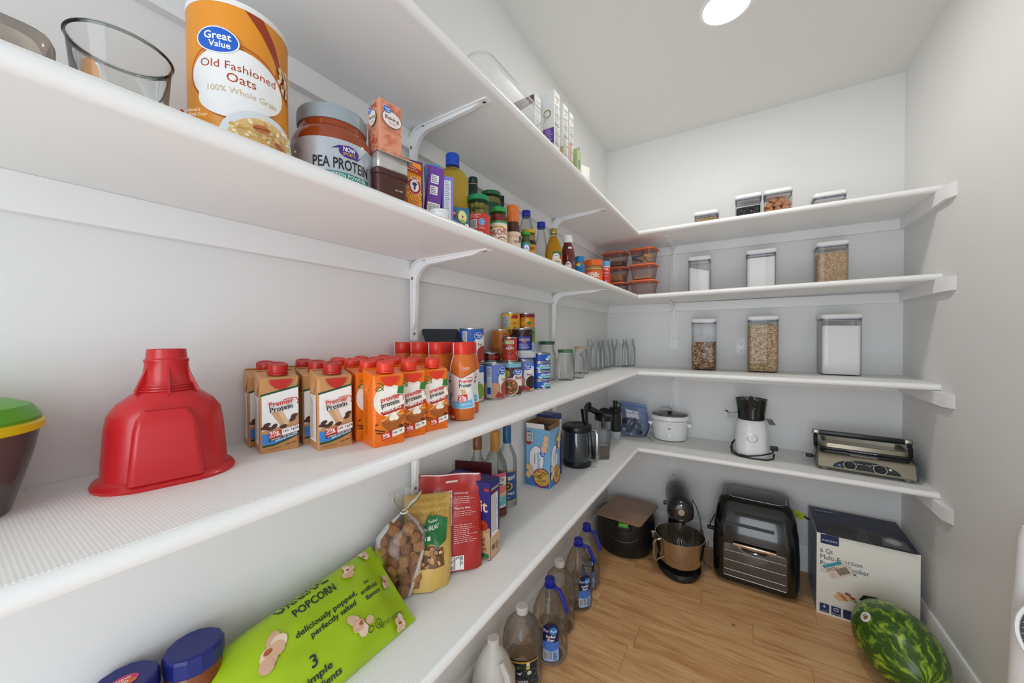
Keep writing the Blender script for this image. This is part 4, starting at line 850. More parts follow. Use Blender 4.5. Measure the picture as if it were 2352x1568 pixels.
# open top: brown inside well with raised flaps
KR = mat('kraft_inside', '8A6848', .7, noise=.3, scale=40)
MB().box((0, 0, h + .0004), (w - .004, d - .004, .0006)).obj('inner_well', mat('dark_kraft', '5E452E', .8, noise=.3), t)
for (c, dd, rot) in (((-.012, -d / 2 + .001, h + .012), (w - .026, .0012, .024), 12), ((.0, d / 2 - .001, h + .014), (w, .0012, .028), -8)): MB().box((0, 0, 0), dd).obj('flap', KR if c[1] > 0 else P('E9E6DE'), t, c, (radians(rot), 0, 0))
MB().box((0, 0, 0), (.0012, d - .004, .026)).obj('flap', KR, t, (-w / 2 + .001, 0, h + .012), (0, radians(-10), 0)); MB().box((0, 0, 0), (.0012, d - .01, .02)).obj('flap', KR, t, (w / 2 - .004, 0, h + .008), (0, radians(-25), 0))
def dr_salt(p, w2, side):
    p.poly([(-w2, 3), (w2, 3), (w2, 30), (-w2, 70)], '3F7FC0'); p.ell(-w2 * .1, 118, w2 * .62, 58, 'F0EEEA', 26); p.ring(-w2 * .1, 118, w2 * .66, 61, 1.4, '1F4FA0'); p.text('Saltine', 0, 152, 14, '46A4D4', True, rot=-90, fit=78); p.text('Crackers', -16, 146, 7, '3A4A5A', True, rot=-90, fit=46, shear=.2)
    gv_logo(p, w2 * .42, 150, 12, 16)
    p.ell(w2 * .36, 42, w2 * .78, 42, '8A2A66', 26); p.ell(w2 * .36, 44, w2 * .68, 36, 'D4A84A', 26); rn = random.Random(6)
    for _ in range(26): p.ell(w2 * .36 + rn.uniform(-.5, .5) * w2, 44 + rn.uniform(-26, 26), rn.uniform(3, 6), rn.uniform(2, 4), rn.choice(['C98A2E', '6E7A2E', 'E8D8A8', 'B4602A', '8A5A20']), 8)
    for (u, v, a) in ((-w2 * .75, 82, .3), (-w2 * .55, 62, .9), (-w2 * .8, 50, .1), (w2 * .72, 190, .4), (w2 * .6, 168, .9), (w2 * .8, 215, .2)):
        q = 19; p.poly([(u + q * cos(a + k * pi / 2), v + q * sin(a + k * pi / 2)) for k in range(4)], 'E3B183'); p.poly([(u + q * .7 * cos(a + .3 + k * pi / 2), v + q * .7 * sin(a + .3 + k * pi / 2)) for k in range(4)], 'EBC49C')
    if not side: p.ell(-w2 * .75, 210, 20, 30, '9A4A2A', 20); p.bars(-w2 * .86, 198, 26, 34, n=16, vert=False)
p = Print(); dr_salt(p, 55, False); cl = lambda f_: (lambda u, v, n: f_(max(-.0555, min(.0555, u)), v, n)); p.obj('front_print', cl(on_front(-d / 2)), t)
p = Print(); dr_salt(p, 52, True); p.ell(20, 200, 16, 10, 'E8D84A', 14); p.obj('side_print', cl(on_right(w / 2)), t)
t = thing('food_box', 'tall navy food box behind the saltine box', 'box', (.048, 1.562, Z4), 0)
carton_box(t, .092, .08, .285, mat('deep_blue_card', '23327E', .42, noise=.1))
p = Print(); p.rect(-36, 200, 72, 60, 'DDE2EA'); p.lines(-30, 252, 60, 11, 4.6, '3A4460', t=1.8); p.text('food & pantry', -10, 190, 14, 'D8DDEE', True, rot=-90, fit=150); p.obj('side_print', on_right(.046), t)
p = Print(); p.rect(-40, -20, 60, 30, '4A6FB8'); p.bars(-40, -30, 20, 18, n=10); p.obj('top_print', on_top(.285), t)
# ---- coffee carafe
BLK = mat('black_plastic', '17181A', .3, noise=.15, scale=20, color2='0F1012'); BLKM = mat('black_matte', '222325', .5, noise=.15, scale=20)
t = thing('coffee_carafe', 'black coffee carafe with dark glass body beside the saltine box', 'carafe', (.112, 1.752, Z4), 24)
MB().lathe([(.066, 0), (.070, .004), (.072, .018), (.070, .026), (.070, .030)], 40).obj('base', BLK, t)
MB().shell([(.069, .030), (.071, .05), (.070, .10), (.067, .155), (.062, .178)], .003, 40, single=False).obj('body', mat('smoked_glass', '2A3136', .06, noise=.15, scale=8, spec=.8, coat=.6), t)
MB().lathe([(.064, .172), (.074, .178), (.076, .192), (.072, .202), (.052, .208), (.030, .202), (.012, .199), (.001, .199)], 40).obj('lid', BLK, t)
mb = MB(); mb.tube([(.060, -.020, .186), (.088, -.034, .182), (.096, -.038, .165), (.096, -.038, .050), (.088, -.034, .034), (.064, -.024, .032)], [.010, .009, .011, .011, .009, .008], 10); mb.obj('handle', mat('steel_handle', '9DA1A5', .25, metal=.85, noise=.2), t)
MB().box((.050, -.020, .190), (.040, .030, .012)).obj('thumb_rest', BLK, t)
# ---- clear plastic pitcher / blender jug
PLA = clear('clear_plastic', 'F6F7F9', 'B6BBC4', .06, body=.05)
t = thing('blender_jug', 'clear square jug with handle and coffee-tinted base, beside the black carafe', 'jug', (.182, 1.918, Z4), 30)
mb = MB(); secs = [(rrect(.072, .072, .014), 0), (rrect(.078, .078, .016), .004), (rrect(.084, .084, .018), .13), (rrect(.086, .086, .018), .152)]
mb.stack(secs, 0, True, False); mb.obj('jug', PLA, t)
MB().stack([(rrect(.073, .073, .013), .009), (rrect(.076, .076, .014), .052)]).obj('tinted_base', mat('amber_tint', '8A6A50', .2, trans=.6, noise=.2), t)
MB().tube([(.041, 0, .138), (.062, 0, .136), (.066, 0, .120), (.064, 0, .060), (.058, 0, .048)], .005, 8).obj('handle', PLA, t)
# ---- blending cups with black parts
def cup(label, x, y, r0, r1, h, rx=0, ry=0):
    t = thing('blending_cup', label, 'cup', (x, y, Z4), 20, 'clear blending cups')
    MB().shell([(r0 * .9, 0), (r0, .004), (r1, h - .028), (r1 + .001, h - .025), (r1 + .001, h - .021), (r1, h - .019), (r1 + .001, h - .014), (r1, h - .012), (r1, h)], .0022, 32).obj('cup', PLA, t)
    return t
cup('clear blending cup against the wall behind the carafe', .060, 1.875, .036, .040, .185)
t = cup('tall clear tapered blending cup holding a black blade cap', .150, 2.055, .034, .044, .178)
MB().lathe([(.047, .172), (.049, .174), (.049, .196), (.046, .200), (.001, .200)], 32).obj('blade_cap', BLK, t)
MB().lathe([(.014, .120), (.014, .172)], 16).obj('blade_stem', BLKM, t)
t = thing('blender_bottle', 'black drinking bottle with carry loop lid and pale base', 'bottle', (.138, 2.330, Z4), 20)
MB().lathe([(.031, 0), (.034, .003), (.034, .045), (.0335, .047)], 32).obj('base', mat('pale_grip', 'C2C6CC', .4, noise=.2), t)
MB().lathe([(.0335, .047), (.0345, .06), (.0355, .14), (.034, .155), (.028, .168)], 32).obj('body', BLKM, t)
MB().lathe([(.037, .166), (.038, .168), (.038, .192), (.035, .196), (.014, .200), (.013, .232), (.017, .234), (.017, .240), (.001, .240)], 32).obj('lid', BLK, t)
MB().tube([(.015 + .018 * cos(a), 0, .212 + .014 * sin(a)) for a in [2 * pi * k / 16 for k in range(16)]], .004, 8, closed=True).obj('loop', BLK, t)
# tampers and pushers stacked on the cups
t = thing('food_pusher', 'black food pusher standing up behind the carafe rim', 'pusher', (.132, 1.862, Z4 + .0), 0, rot=(radians(-4), radians(-7), 0))
mb = MB(); mb.lathe([(.026, 0), (.028, .004), (.028, .150), (.030, .155), (.030, .165), (.019, .178), (.016, .19), (.019, .255), (.020, .262), (.001, .262)], 24); mb.obj('shaft', BLK, t)
t = thing('tamper', 'black tamper with round disc end lying across the blending cups', 'tamper', (.105, 2.045, Z4 + .218), 0, rot=(radians(64), 0, radians(-50)))
MB().lathe([(.014, -.05), (.016, -.046), (.017, .03), (.014, .04), (.034, .046), (.036, .052), (.030, .060), (.001, .062)], 24).obj('shaft', BLK, t)
t = thing('jar_lid', 'black screw lid resting tilted on the blending cup', 'lid', (.118, 2.185, Z4 + .170), 0, rot=(radians(26), radians(24), 0))
MB().lathe([(.040, 0), (.042, .002), (.042, .022), (.039, .026), (.001, .026)], 32).obj('lid', BLK, t)
t = cup('clear blending cup at the wall under the black screw lid', .115, 2.190, .034, .040, .165)
# ---- zip bag with parts
t = thing('zip_bag', 'blue-tinted zip bag of attachments slumped in the corner', 'zip bag', (.212, 2.432, Z4 + .002), 0, rot=(radians(-14), radians(8), radians(16)))
mb, mp = pillow(.17, .215, .050, 12, 14, lambda p: Vector((p.x + .02 * sin(p.z * 20), p.y, p.z)), lambda u, v: max(.05, 1.1 * (1 - v ** 1.5)), seed=9, crumple=.006)
mb.obj('bag_film', clear('blue_zip_film', 'CCD8EA', '9FB2D0', .12, body=.14, bodycol='A5B9D8', refl=.9), t, angle=50)
p = Print(); p.stroke([(-84, 192), (84, 192)], 3.5, '2350B8'); p.stroke([(-84, 186), (84, 186)], 1.5, '3E6ACB'); p.poly([(-60, 110), (20, 110), (26, 160), (-56, 164)], 'C9D0DC'); p.rect(-62, 108, 84, 4, '5A2A5E'); p.rect(-58, 140, 80, 3, '8A3A6A'); p.obj('zip_print', mp, t, step=.02)
for i, (x, z, c, r) in enumerate(((-.02, .05, '1E2430', .030), (.03, .065, '262C38', .026), (.0, .10, '4A2A4A', .022), (-.045, .085, '1C2028', .022), (.045, .03, '20242E', .022))): MB().lathe([(r * .8, -.012), (r, -.008), (r, .008), (r * .7, .012)], 20, tf=Matrix.Rotation(radians(70 + 20 * i), 4, 'X')).obj('attachment', P(c, .35), t, (x, 0, z))
# ================================================================== second shelf, left run (above eye level)
Z2 = ZT[2]
# ---- flat wrapped stack at the far left
t = thing('wrapped_package', 'flat beige package in clear wrap, cut off at left', 'package', (.205, -.122, Z2), 0)
mb = MB(); mb.rbox((0, 0, 0), (.15, .37, .030), .02, .010, n=4); mb.obj('contents', mat('beige_stack', 'F0E9E2', .6, noise=.4, scale=14, color2='DCD0C6', bump=.3, bscale=20), t)
mb = MB(); mb.rbox((0, 0, .0), (.162, .384, .036), .02, .010, n=4); mb.obj('wrap', clear('cling_wrap', 'F6F3F0', 'DAD5D0', .15, body=.12, bodycol='EAE4DE', refl=1.0), t)
# ---- glass bowl
t = thing('glass_bowl', 'clear glass mixing bowl with thick rim beside the oats tub', 'bowl', (.140, .140, Z2), 0)
BW = [(.034, 0), (.038, .003), (.041, .03), (.044, .08), (.047, .118), (.0485, .121), (.0485, .126), (.047, .128)]
MB().shell(BW, .004, 56, base=.006).obj('glass', clear('bowl_glass', 'F8FAF9', 'A2AAA7', .02, refl=.8, power=3.0), t)
MB().tube([(.0480 * cos(a), .0480 * sin(a), .1245) for a in [2 * pi * k / 48 for k in range(48)]], .0018, 8, closed=True).obj('rim', clear('bowl_rim_glass', 'D8DDDB', '6A706E', .02, refl=1.0, power=1.2), t)
# ---- oats tub
def oats():
    x, y = .140, .272; t = thing('oats_tub', 'tall round cardboard oats tub, orange with white oval label', 'tub', (x, y, Z2), face_cam(x, y) - 6); r = .0645; h = .236
    MB().lathe([(r - .001, 0), (r, .002), (r, h - .001), (r - .001, h)], 56).obj('tub', mat('oat_tub_orange', 'E8962A', .38, noise=.25, scale=9, color2='E08A20'), t)
    MB().lathe([(r + .0008, h - .003), (r + .0012, h - .002), (r + .0012, h + .003), (r + .001, h + .005), (r - .006, h + .005), (r - .007, h + .002), (.001, h + .002)], 56).obj('lid', mat('clear_white_lid', 'EDEDEA', .3, noise=.1), t)
    p = Print()
    p.poly([(10, 236), (34, 236), (54, 208), (66, 178), (78, 162), (84, 130), (70, 150), (52, 186), (34, 210)], '9C3A22')
    rn = random.Random(3)
    for _ in range(34): p.ell(66 + rn.uniform(-8, 22), 168 + rn.uniform(-26, 14), rn.uniform(2.5, 5), rn.uniform(2, 4), rn.choice(['E8CFA0', 'CFA86C', 'F2E2C2']), 8, rot=rn.uniform(0, 3))
    p.ring(4, 128, 57, 49, 1.7, 'B8451E', n=44); p.ell(6, 126, 56, 44, 'F0F0EE', 44); p.ell(-2, 96, 40, 26, 'F0F0EE', 30)
    p.text('Old Fashioned', 6, 138, 11.5, 'B2401E', False, 'c', fit=90); p.text('Oats', 8, 121, 13, 'B2401E', False, 'c', fit=34); p.text('100% Whole Grain', 10, 105, 9, 'D3BF98', False, 'c', fit=84)
    gv_logo(p, -18, 176, 23, 17)
    p.ell(36, 44, 54, 46, 'DDE3E8', 40); p.ell(38, 40, 48, 41, 'E3C07E', 36)
    for _ in range(110): a, q = rn.uniform(0, 6.28), rn.uniform(0, 1) ** .5; p.ell(38 + 45 * q * cos(a), 41 + 37 * q * sin(a), rn.uniform(2, 4), rn.uniform(1.4, 2.6), rn.choice(['F2DDA8', 'D8A850', 'EBCB86', 'F6E8C4']), 7, rot=rn.uniform(0, 3))
    for (u, v, a) in ((26, 60, .2), (46, 42, -.8)):
        p.ell(u, v, 9, 5.5, 'B86A38', 14, rot=a); p.stroke([(u - 8 * cos(a), v - 8 * sin(a)), (u + 8 * cos(a), v + 8 * sin(a))], 1, '6A3418')
    p.text('HEART', -44, 66, 3.6, 'F4DCC0', True); p.text('HEALTHY', -44, 60, 3.6, 'F4DCC0', True); p.ell(-51, 66, 4, 4, 'B83020', 14)
    p.obj('label_print', (lambda f_: (lambda u, v, n: f_(u, min(v, .2355), n)))(on_cyl(r)), t, step=.005)
oats()
# ---- protein powder jar
x, y = .144, .425; t = thing('protein_jar', 'squat amber jar with grey lid and silver pea protein label', 'jar', (x, y, Z2), face_cam(x, y) + 4)
PJ = [(.064, 0), (.070, .003), (.072, .012), (.072, .104), (.070, .120), (.063, .134), (.058, .140), (.0575, .160)]
MB().lathe(PJ, 52).obj('jar', mat('amber_jar', '8E3A16', .12, noise=.35, scale=14, color2='B04C1C', coat=.4), t)
mb = MB(); n = 96; mb.stack([([(q * cos(2 * pi * k / n), q * sin(2 * pi * k / n)) for k in range(n) for q in [r_ - (.0006 if k % 2 else 0)]], z) for r_, z in ((.0605, .150), (.0612, .152), (.0612, .172), (.0595, .176), (.051, .177))]); mb.obj('lid', mat('grey_lid', '9AA6AC', .4, noise=.1), t)
MB().lathe([(.0724, .012), (.0724, .109)], 52, cap0=False, cap1=False).obj('label_band', mat('silver_label', 'BFC6CE', .32, metal=.25, noise=.2, scale=5, color2='A8B2BE'), t)
p = Print(); p.text('PEA PROTEIN', 12, 57, 19, '1F211E', True, 'c', fit=102); p.ell(22, 90, 18, 11, '4B2A84', 28); p.poly([(-8, 91), (4, 98), (16, 100), (6, 94)], '4B2A84'); p.poly([(28, 81), (38, 84), (47, 88), (36, 79)], '4B2A84'); p.text('NOW', 22, 90, 8, 'FFFFFF', True, 'c', fit=22); p.text('SPORTS', 22, 83, 5, 'E7C24A', True, 'c', fit=22); p.poly([(-30, 41), (62, 41), (62, 51), (-22, 51)], '2A7E72'); p.text('PROTEIN POWDER', 18, 43, 6.2, 'D8EEE8', True, 'c', fit=74); p.rect(-30, 14, 92, 27, '1C5E56'); p.lines(-90, 96, 34, 12, 5, '8A949C', t=1.6)
p.obj('label_print', on_cyl(.0725), t, step=.006)
# ---- brown tub, foil block and baking soda box stacked
x, y = .200, .503; t = thing('margarine_tub', 'brown plastic tub with lid at the bottom of the small stack', 'tub', (x, y, Z2), 78)
BR = mat('cocoa_plastic', '4E2C26', .35, noise=.12)
MB().stack([(rrect(.060, .056, .012), 0), (rrect(.064, .060, .012), .003), (rrect(.070, .064, .013), .076)]).obj('tub', BR, t); MB().stack([(rrect(.073, .067, .013), .074), (rrect(.075, .069, .013), .076), (rrect(.075, .069, .013), .083), (rrect(.070, .064, .012), .086)]).obj('lid', BR, t)
p = Print(); p.text('sea salt', 12, 48, 4, 'D8C8BE', True, 'c'); p.obj('tub_print', lambda u, v, n: Vector((u, -.0302 - .0022 * v / .076 - n, v)), t)
t = thing('foil_block', 'foil wrapped block lying on the brown tub', 'block', (x + .001, y + .001, Z2 + .0862), 80)
FOIL = mat('crinkled_foil', 'D5D3CE', .26, metal=.55, noise=.35, scale=30, color2='B9B4AC', bump=.5, bscale=60)
MB().rbox((0, 0, 0), (.068, .058, .032), .006, .005, n=3).obj('wrapped_body', FOIL, t)
mb = MB(); mb.add([(-.034, -.030, .0325), (.036, -.031, .0325), (.040, -.038, .026), (.042, .026, .029), (.031, .030, .0325), (-.033, .030, .0325), (-.036, -.035, .027)], [(0, 1, 4, 5), (1, 2, 3, 4), (0, 6, 2, 1)]); mb.obj('folded_edge', FOIL, t)
p = Print(); p.rect(-30, 6, 26, 20, 'C2C8DC'); p.text('NET', -26, 17, 6, '4A5A9A', True); p.text('8 OZ', -27, 9, 6, '4A5A9A', True); p.obj('wrapper_print', on_left(-.034), t, base=.0008)
t = thing('baking_soda_box', 'salmon pink baking soda box standing on the foil block', 'box', (x - .002, y + .001, Z2 + .1192), 84)
carton_box(t, .050, .042, .107, mat('salmon_card', 'E9A183', .45, noise=.35, scale=60, color2='E08E6C'))
def dr_soda(p, w2):
    rn = random.Random(int(w2)); C_ = 'DD7E56'
    for _ in range(26):
        u, v = rn.uniform(-w2 + 4, w2 - 4), rn.choice([rn.uniform(4, 48), rn.uniform(108, 122)]); p.ell(u, v, rn.uniform(2, 4.5), rn.uniform(1.5, 4), C_, 10, rot=rn.uniform(0, 3))
    p.poly([(-12, 42), (8, 42), (4, 32), (-8, 32)], C_); p.ring(14, 36, 5, 5, 1.2, C_)
    p.ell(0, 86, w2 - 3, 19, '6A3A24', 28); p.ell(0, 86, w2 - 4, 18, 'F0E8E2', 28); p.text('Baking', 0, 84, 8, '6A3A24', True, 'c', fit=w2 * 1.3); p.text('Soda', 2, 74, 6.5, 'D8926E', False, 'c', fit=w2 * .7); gv_logo(p, -w2 * .45, 105, w2 * .36, 8)
    p.text('Great for Baking,', 0, 60, 3.2, 'A85030', True, 'c', fit=w2 * 1.5); p.text('Cleaning & Deodorizing', 0, 55, 3.2, 'A85030', True, 'c', fit=w2 * 1.7)
sk = lambda f_: (lambda u, v, n: f_(u * .79, v * .835, n))
p = Print(); dr_soda(p, 31); p.obj('front_print', sk(on_front(-.021)), t)
p = Print(); dr_soda(p, 20); p.bars(-14, 114, 22, 8, n=14); p.obj('side_print', sk(on_left(-.025)), t)
# ---- baking boxes
def small_box(label, x, y, w, d, h, rz, col, drawf=None, draws=None, name='food_box', tilt=0, z=None, drawl=None):
    t = thing(name, label, 'box', (x, y, z if z is not None else Z2), rz, rot=(0, radians(tilt), radians(rz)) if tilt else None)
    carton_box(t, w, d, h, P(col))
    for dfn, on in ((drawf, on_front(-d / 2)), (draws, on_right(w / 2)), (drawl, on_left(-w / 2))):
        if dfn: p = Print(); dfn(p, w * 500 if on is not None else 0, h * 1000); p.obj('print', on, t)
    return t
def dr_ah(p, w2, h):
    for k in range(18): a = k * 2 * pi / 18; p.poly([(0, 76), (19 * cos(a), 76 + 34 * sin(a)), (19 * cos(a + .16), 76 + 34 * sin(a + .16))], 'F6B03A')
    p.poly([(-19, h - 22), (19, h - 27), (19, h - 14), (-19, h - 9)], 'A8281E'); p.lines(-16, h - 15, 30, 2, 5, 'E8C0A0', t=1.6)
    p.ell(0, 82, 17, 19, 'F2EDE4', 28); p.ring(0, 82, 16, 18, 5.4, 'B8281E', n=30); p.text('ARM & HAMMER', 0, 94, 3.2, 'FFFFFF', True, 'c', fit=22); p.poly([(-2, 74), (2, 74), (3, 83), (7, 86), (3, 90), (-5, 88), (-6, 83), (-2, 83)], '2A3A5E')
    p.rect(-18, 34, 36, 20, '8A4A10'); p.rect(-17.4, 34.6, 34.8, 18.8, 'EE9222'); p.text('Drug Facts', -15, 47, 4, '5A2E0A', True); p.lines(-15, 43, 30, 2, 4, '8A4A10')
t = small_box('orange baking soda box with red round emblem and torn top', .203, .566, .040, .028, .134, 80, 'EE9222', dr_ah, drawl=lambda p, w2, h: (p.lines(-14, h - 26, 26, 16, 5, '7A4410', t=1.8), p.text('Facts', -14, h - 22, 5, '3A2008', True)), name='baking_soda_box')
MB().box((.008, -.006, .1345), (.018, .014, .001)).obj('torn_opening', mat('dark_opening', '6A3E14', .8, noise=.2), t)
MB().box((-.010, .004, .139), (.019, .001, .012)).obj('torn_flap', P('EE9222'), t)
small_box('blue baking box behind the orange baking soda box', .140, .570, .045, .026, .165, 66, '2F6FB4', lambda p, w2, h: (p.rect(-24, h - 30, 48, 24, '2A84C4'),))
small_box('purple food box with red stripe, partly hidden', .150, .618, .048, .026, .172, 66, '6A3A94', lambda p, w2, h: (p.rect(-24, h - 26, 48, 16, 'B02A36'), p.stroke([(-23, h - 40), (23, h - 40)], 2, 'C8B0DA'), p.ell(8, h - 58, 12, 10, 'D8B090', 14)))
def dr_pud(p, w2, h): p.rect(-12, h - 40, 18, 20, 'EDE9F0'); p.lines(-10, h - 25, 14, 4, 4, '4A4450', t=2); p.rect(-12, h - 66, 18, 20, 'EDE9F0'); p.lines(-10, h - 51, 14, 4, 4, '4A4450', t=2); p.bars(-13, 14, 26, 48, n=22, vert=False)
small_box('purple pudding box with barcode leaning to the right', .198, .630, .034, .022, .150, 60, '6F3F9E', dr_pud, tilt=6, z=Z2 + .003)
def dr_jello(p, w2, h): p.rect(-15, h - 20, 18, 16, 'C42A36'); p.text('pudding', -15, h - 32, 5, 'D8ECF8', True, fit=20); p.ell(4, h - 62, 10, 13, 'BE2030', 18); p.ell(4, h - 62, 4.5, 6, 'F0D8D8', 14); p.poly([(-16, 10), (16, 10), (16, 78), (2, 92), (-10, 84), (-16, 70)], 'E4D3A0'); [p.stroke([(-15, 44 + 11 * k), (0, 50 + 11 * k), (15, 46 + 11 * k)], 2.2, 'C4AE72') for k in range(4)]
small_box('light blue dessert mix box with red emblem', .176, .672, .034, .022, .174, 60, '3F9AD6', dr_jello, tilt=-3, z=Z2 + .002)
small_box('lavender box with white side panel beside the oil bottle', .213, .672, .027, .024, .139, 56, '8880CE', lambda p, w2, h: (p.rect(-9, 8, 16, h - 18, 'DCDCE6'), p.lines(-7, h - 16, 12, 24, 4.4, '6A6A88', t=1.8)), drawl=lambda p, w2, h: (p.rect(-11, 4, 22, h - 8, '4A9CD2'),))
# ---- white lid and fruit pouch at the front edge
t = thing('plastic_lid', 'small round white plastic lid in front of the pudding boxes', 'pot', (.258, .598, Z2), 0); MB().lathe([(.016, 0), (.018, .002), (.020, .024), (.0215, .025), (.0215, .029), (.019, .031), (.001, .031)], 32).obj('pot', M_WHITE, t)
t = thing('dried_fruit_pouch', 'blue dried fruit pouch with apple picture in front of the oil bottle', 'snack bag', (.224, .694, Z2), 0, rot=(radians(-4), 0, radians(52)))
mb, mp = pillow(.066, .076, .028, 12, 10, None, lambda u, v: (1.0 if v < .15 else max(.08, 1.05 * (1 - v ** 2))), seed=2, crumple=.002); mb.obj('pouch', P('2F6C96', .3), t, angle=60)
p = Print(); p.poly([(-44, 58), (0, 52), (-2, 74), (-44, 80)], '9A2A20'); p.text('Mariani', -42, 61, 10, 'F2E8DC', True, fit=40, shear=.2); p.ell(20, 56, 17, 21, '9DB83A', 22); p.ell(20, 56, 14, 18, 'EADFA8', 22); p.ell(20, 55, 2.5, 5, '6A4A20', 10); p.poly([(-30, 22), (-14, 44), (10, 30), (20, 12), (0, 6)], 'DF7A3A'); p.poly([(-10, 6), (16, 34), (30, 22), (24, 4)], 'E89A5A'); p.rect(28, 8, 15, 28, 'E8E2D4'); p.lines(29.5, 32, 12, 6, 4.2, '5A5A5A'); p.obj('pouch_print', (lambda g: setattr(g, 'curved', True) or g)(lambda u, v, n: mp(u * .71, v * .87 + .002, n)), t, step=.012)
# ---- generic bottles and jars
def lz(prof, m, t, name='body', n=36, **k): return MB().lathe(prof, n, **k).obj(name, m, t)
def rnd(name, label, x, y, cat='bottle', group=None, z=None, da=0): return thing(name, label, cat, (x, y, z if z is not None else Z2), face_cam(x, y) + da, group)
# oil
t = rnd('oil_bottle', 'clear bottle of golden cooking oil with blue cap', .128, .792)
n = 44
OILP = [(r_ * .945, z_ * .925) for r_, z_ in [(.036, 0), (.043, .004), (.044, .02), (.044, .070), (.0415, .078), (.043, .086), (.039, .112), (.043, .132), (.0445, .160), (.0455, .205), (.0425, .220), (.034, .234), (.0225, .244), (.0185, .248), (.0185, .258)]]
mb = MB(); mb.stack([([(r * (1 + (.02 if (k % 4 == 0 and .08 < z < .2) else 0)) * cos(2 * pi * k / n), r * (1 + (.02 if (k % 4 == 0 and .08 < z < .2) else 0)) * sin(2 * pi * k / n)) for k in range(n)], z) for r, z in OILP[:-2]]); mb.obj('oil', mat('cooking_oil', 'F3D35E', .05, trans=.8, ior=1.15, noise=.3, scale=18, color2='E2B93E'), t)
MB().shell([(.0205, .222), (.0172, .229), (.0172, .244)], .002, 36).obj('neck', CL, t)
lz([(.0182, .233), (.0190, .234), (.0190, .242), (.0182, .243), (.0182, .246), (.0190, .247), (.0190, .264), (.017, .267), (.001, .267)], mat('blue_cap', '1E4FC0', .35, noise=.1), t, 'cap')
# green glass bottle
t = rnd('vinegar_bottle', 'dark green glass bottle with dark green cap behind the olive jar', .050, .985)
lz([(.030, 0), (.033, .003), (.033, .15), (.028, .175), (.0145, .205), (.0135, .24)], mat('bottle_green_glass', '16352A', .08, noise=.1, coat=.3), t)
lz([(.0152, .232), (.0155, .234), (.0155, .268), (.0148, .269), (.0155, .270), (.0155, .289), (.014, .291), (.001, .291)], mat('green_foil_cap', '123A2E', .3, noise=.1), t, 'cap'); lz([(.0158, .266), (.0158, .2685)], P('C8B46A'), t, 'gold_band'); lz([(.0138, .205), (.0138, .225)], P('D8DCD4'), t, 'neck_label', cap0=False, cap1=False)
# olives
def lidded(name, label, x, y, r, h, lidcol, content, lab=None, lidr=None, lidh=.014, group=None, draw=None, pm=(1, 0), da=0, glassy=True):
    t = rnd(name, label, x, y, 'jar', group, da=da); lr = lidr or r * .93
    prof = [(r * .9, 0), (r, .004), (r, h - .040), (r * .97, h - .030), (lr * .95, h - .016), (lr * .93, h - .004)]
    if glassy: MB().shell(prof, .002, 36).obj('glass', CL, t)
    if content: lz([(r * .88, .005), (r * .955, .008), (r * .955, h - .042), (lr * .9, h - .022), (.001, h - .022)], content, t, 'contents')
    lz([(lr, h - lidh), (lr + .001, h - lidh + .001), (lr + .001, h - .0015), (lr - .001, h), (.001, h)], mat('lid_' + lidcol, lidcol, .35, noise=.12, metal=.1), t, 'lid')
    if lab:
        lz([(r + .0004, lab[0]), (r + .0004, lab[1])], P(lab[2]), t, 'label_band', cap0=False, cap1=False)
        if draw: p = Print(); draw(p); fc = on_cyl(r + .0005); p.obj('label_print', lambda u, v, n: fc(u * pm[0], v * pm[0] + pm[1], n), t, step=.006)
    return t
def dr_olive(p): p.rect(-46, 10, 92, 78, 'D2382C'); p.text('MANZANILLA OLIVES', -26, 82, 3.4, 'F4D8D0', True, fit=34); p.lines(-26, 78, 34, 2, 4, 'F0C8C0'); p.bars(-26, 40, 20, 26, n=12); p.ell(12, 60, 11, 11, 'E9EEF2', 20); p.ell(12, 60, 10, 10, '3E8ED0', 20); p.text('Total', 12, 60, 5, 'FFFFFF', True, 'c', fit=12); p.text('Value', 12, 54, 4, 'FFFFFF', True, 'c', fit=10); p.lines(2, 42, 26, 2, 4, 'F0C8C0'); p.rect(4, 14, 10, 14, 'F0ECE8'); p.text('12 oz', 24, 14, 6, 'FFFFFF', True)
t = lidded('olive_jar', 'jar of green olives with green lid and red label', .190, .828, .0318, .148, '1F8A5A', None, (.012, .094, 'D2382C'), draw=dr_olive, pm=(.84, .020))
lz([(.027, .006), (.029, .010), (.029, .086), (.001, .086)], mat('olive_brine', '5E5A2A', .3, noise=.3), t, 'brine')
om = MB().ball((0, 0, 0), (.0095, .0095, .0112), 12, 8).mesh('olive', mat('green_olive', '8C8438', .3, noise=.35, scale=60, color2='6E6A2A')); rn = random.Random(4)
for k in range(17):
    a = -pi + k * 2 * pi / 8.5; z = .098 + (k // 9) * .019 + rn.uniform(-.003, .003); o = bpy.data.objects.new('olive', om); COL.objects.link(o); o.parent = t; o.location = (.0190 * sin(a + (k // 9) * .35), -.0190 * cos(a + (k // 9) * .35), z); o.rotation_euler = (rn.uniform(0, 3), rn.uniform(0, 3), 0)
for a in (0, 2.1, 4.2): o = bpy.data.objects.new('olive', om); COL.objects.link(o); o.parent = t; o.location = (.006 * cos(a), .006 * sin(a), .112)
lidded('artichoke_jar', 'jar of pale artichokes with dark green lid and green label, behind the olives', .060, 1.075, .0365, .268, '2A7048', mat('artichoke', 'A8984E', .4, noise=.8, scale=30, color2='6E6A2E', bump=.6, bscale=40), (.10, .225, '1F4E38'), draw=lambda p: (p.ring(8, 196, 12, 12, 2, 'D8E2D8'), p.rect(1, 193, 14, 6, 'D8E2D8'), p.text('Quartered', 8, 172, 6, 'F0F2EC', True, 'c', fit=30), p.text('ARTICHOKE', 6, 160, 9, 'F0F2EC', True, 'c', fit=56)), da=6)
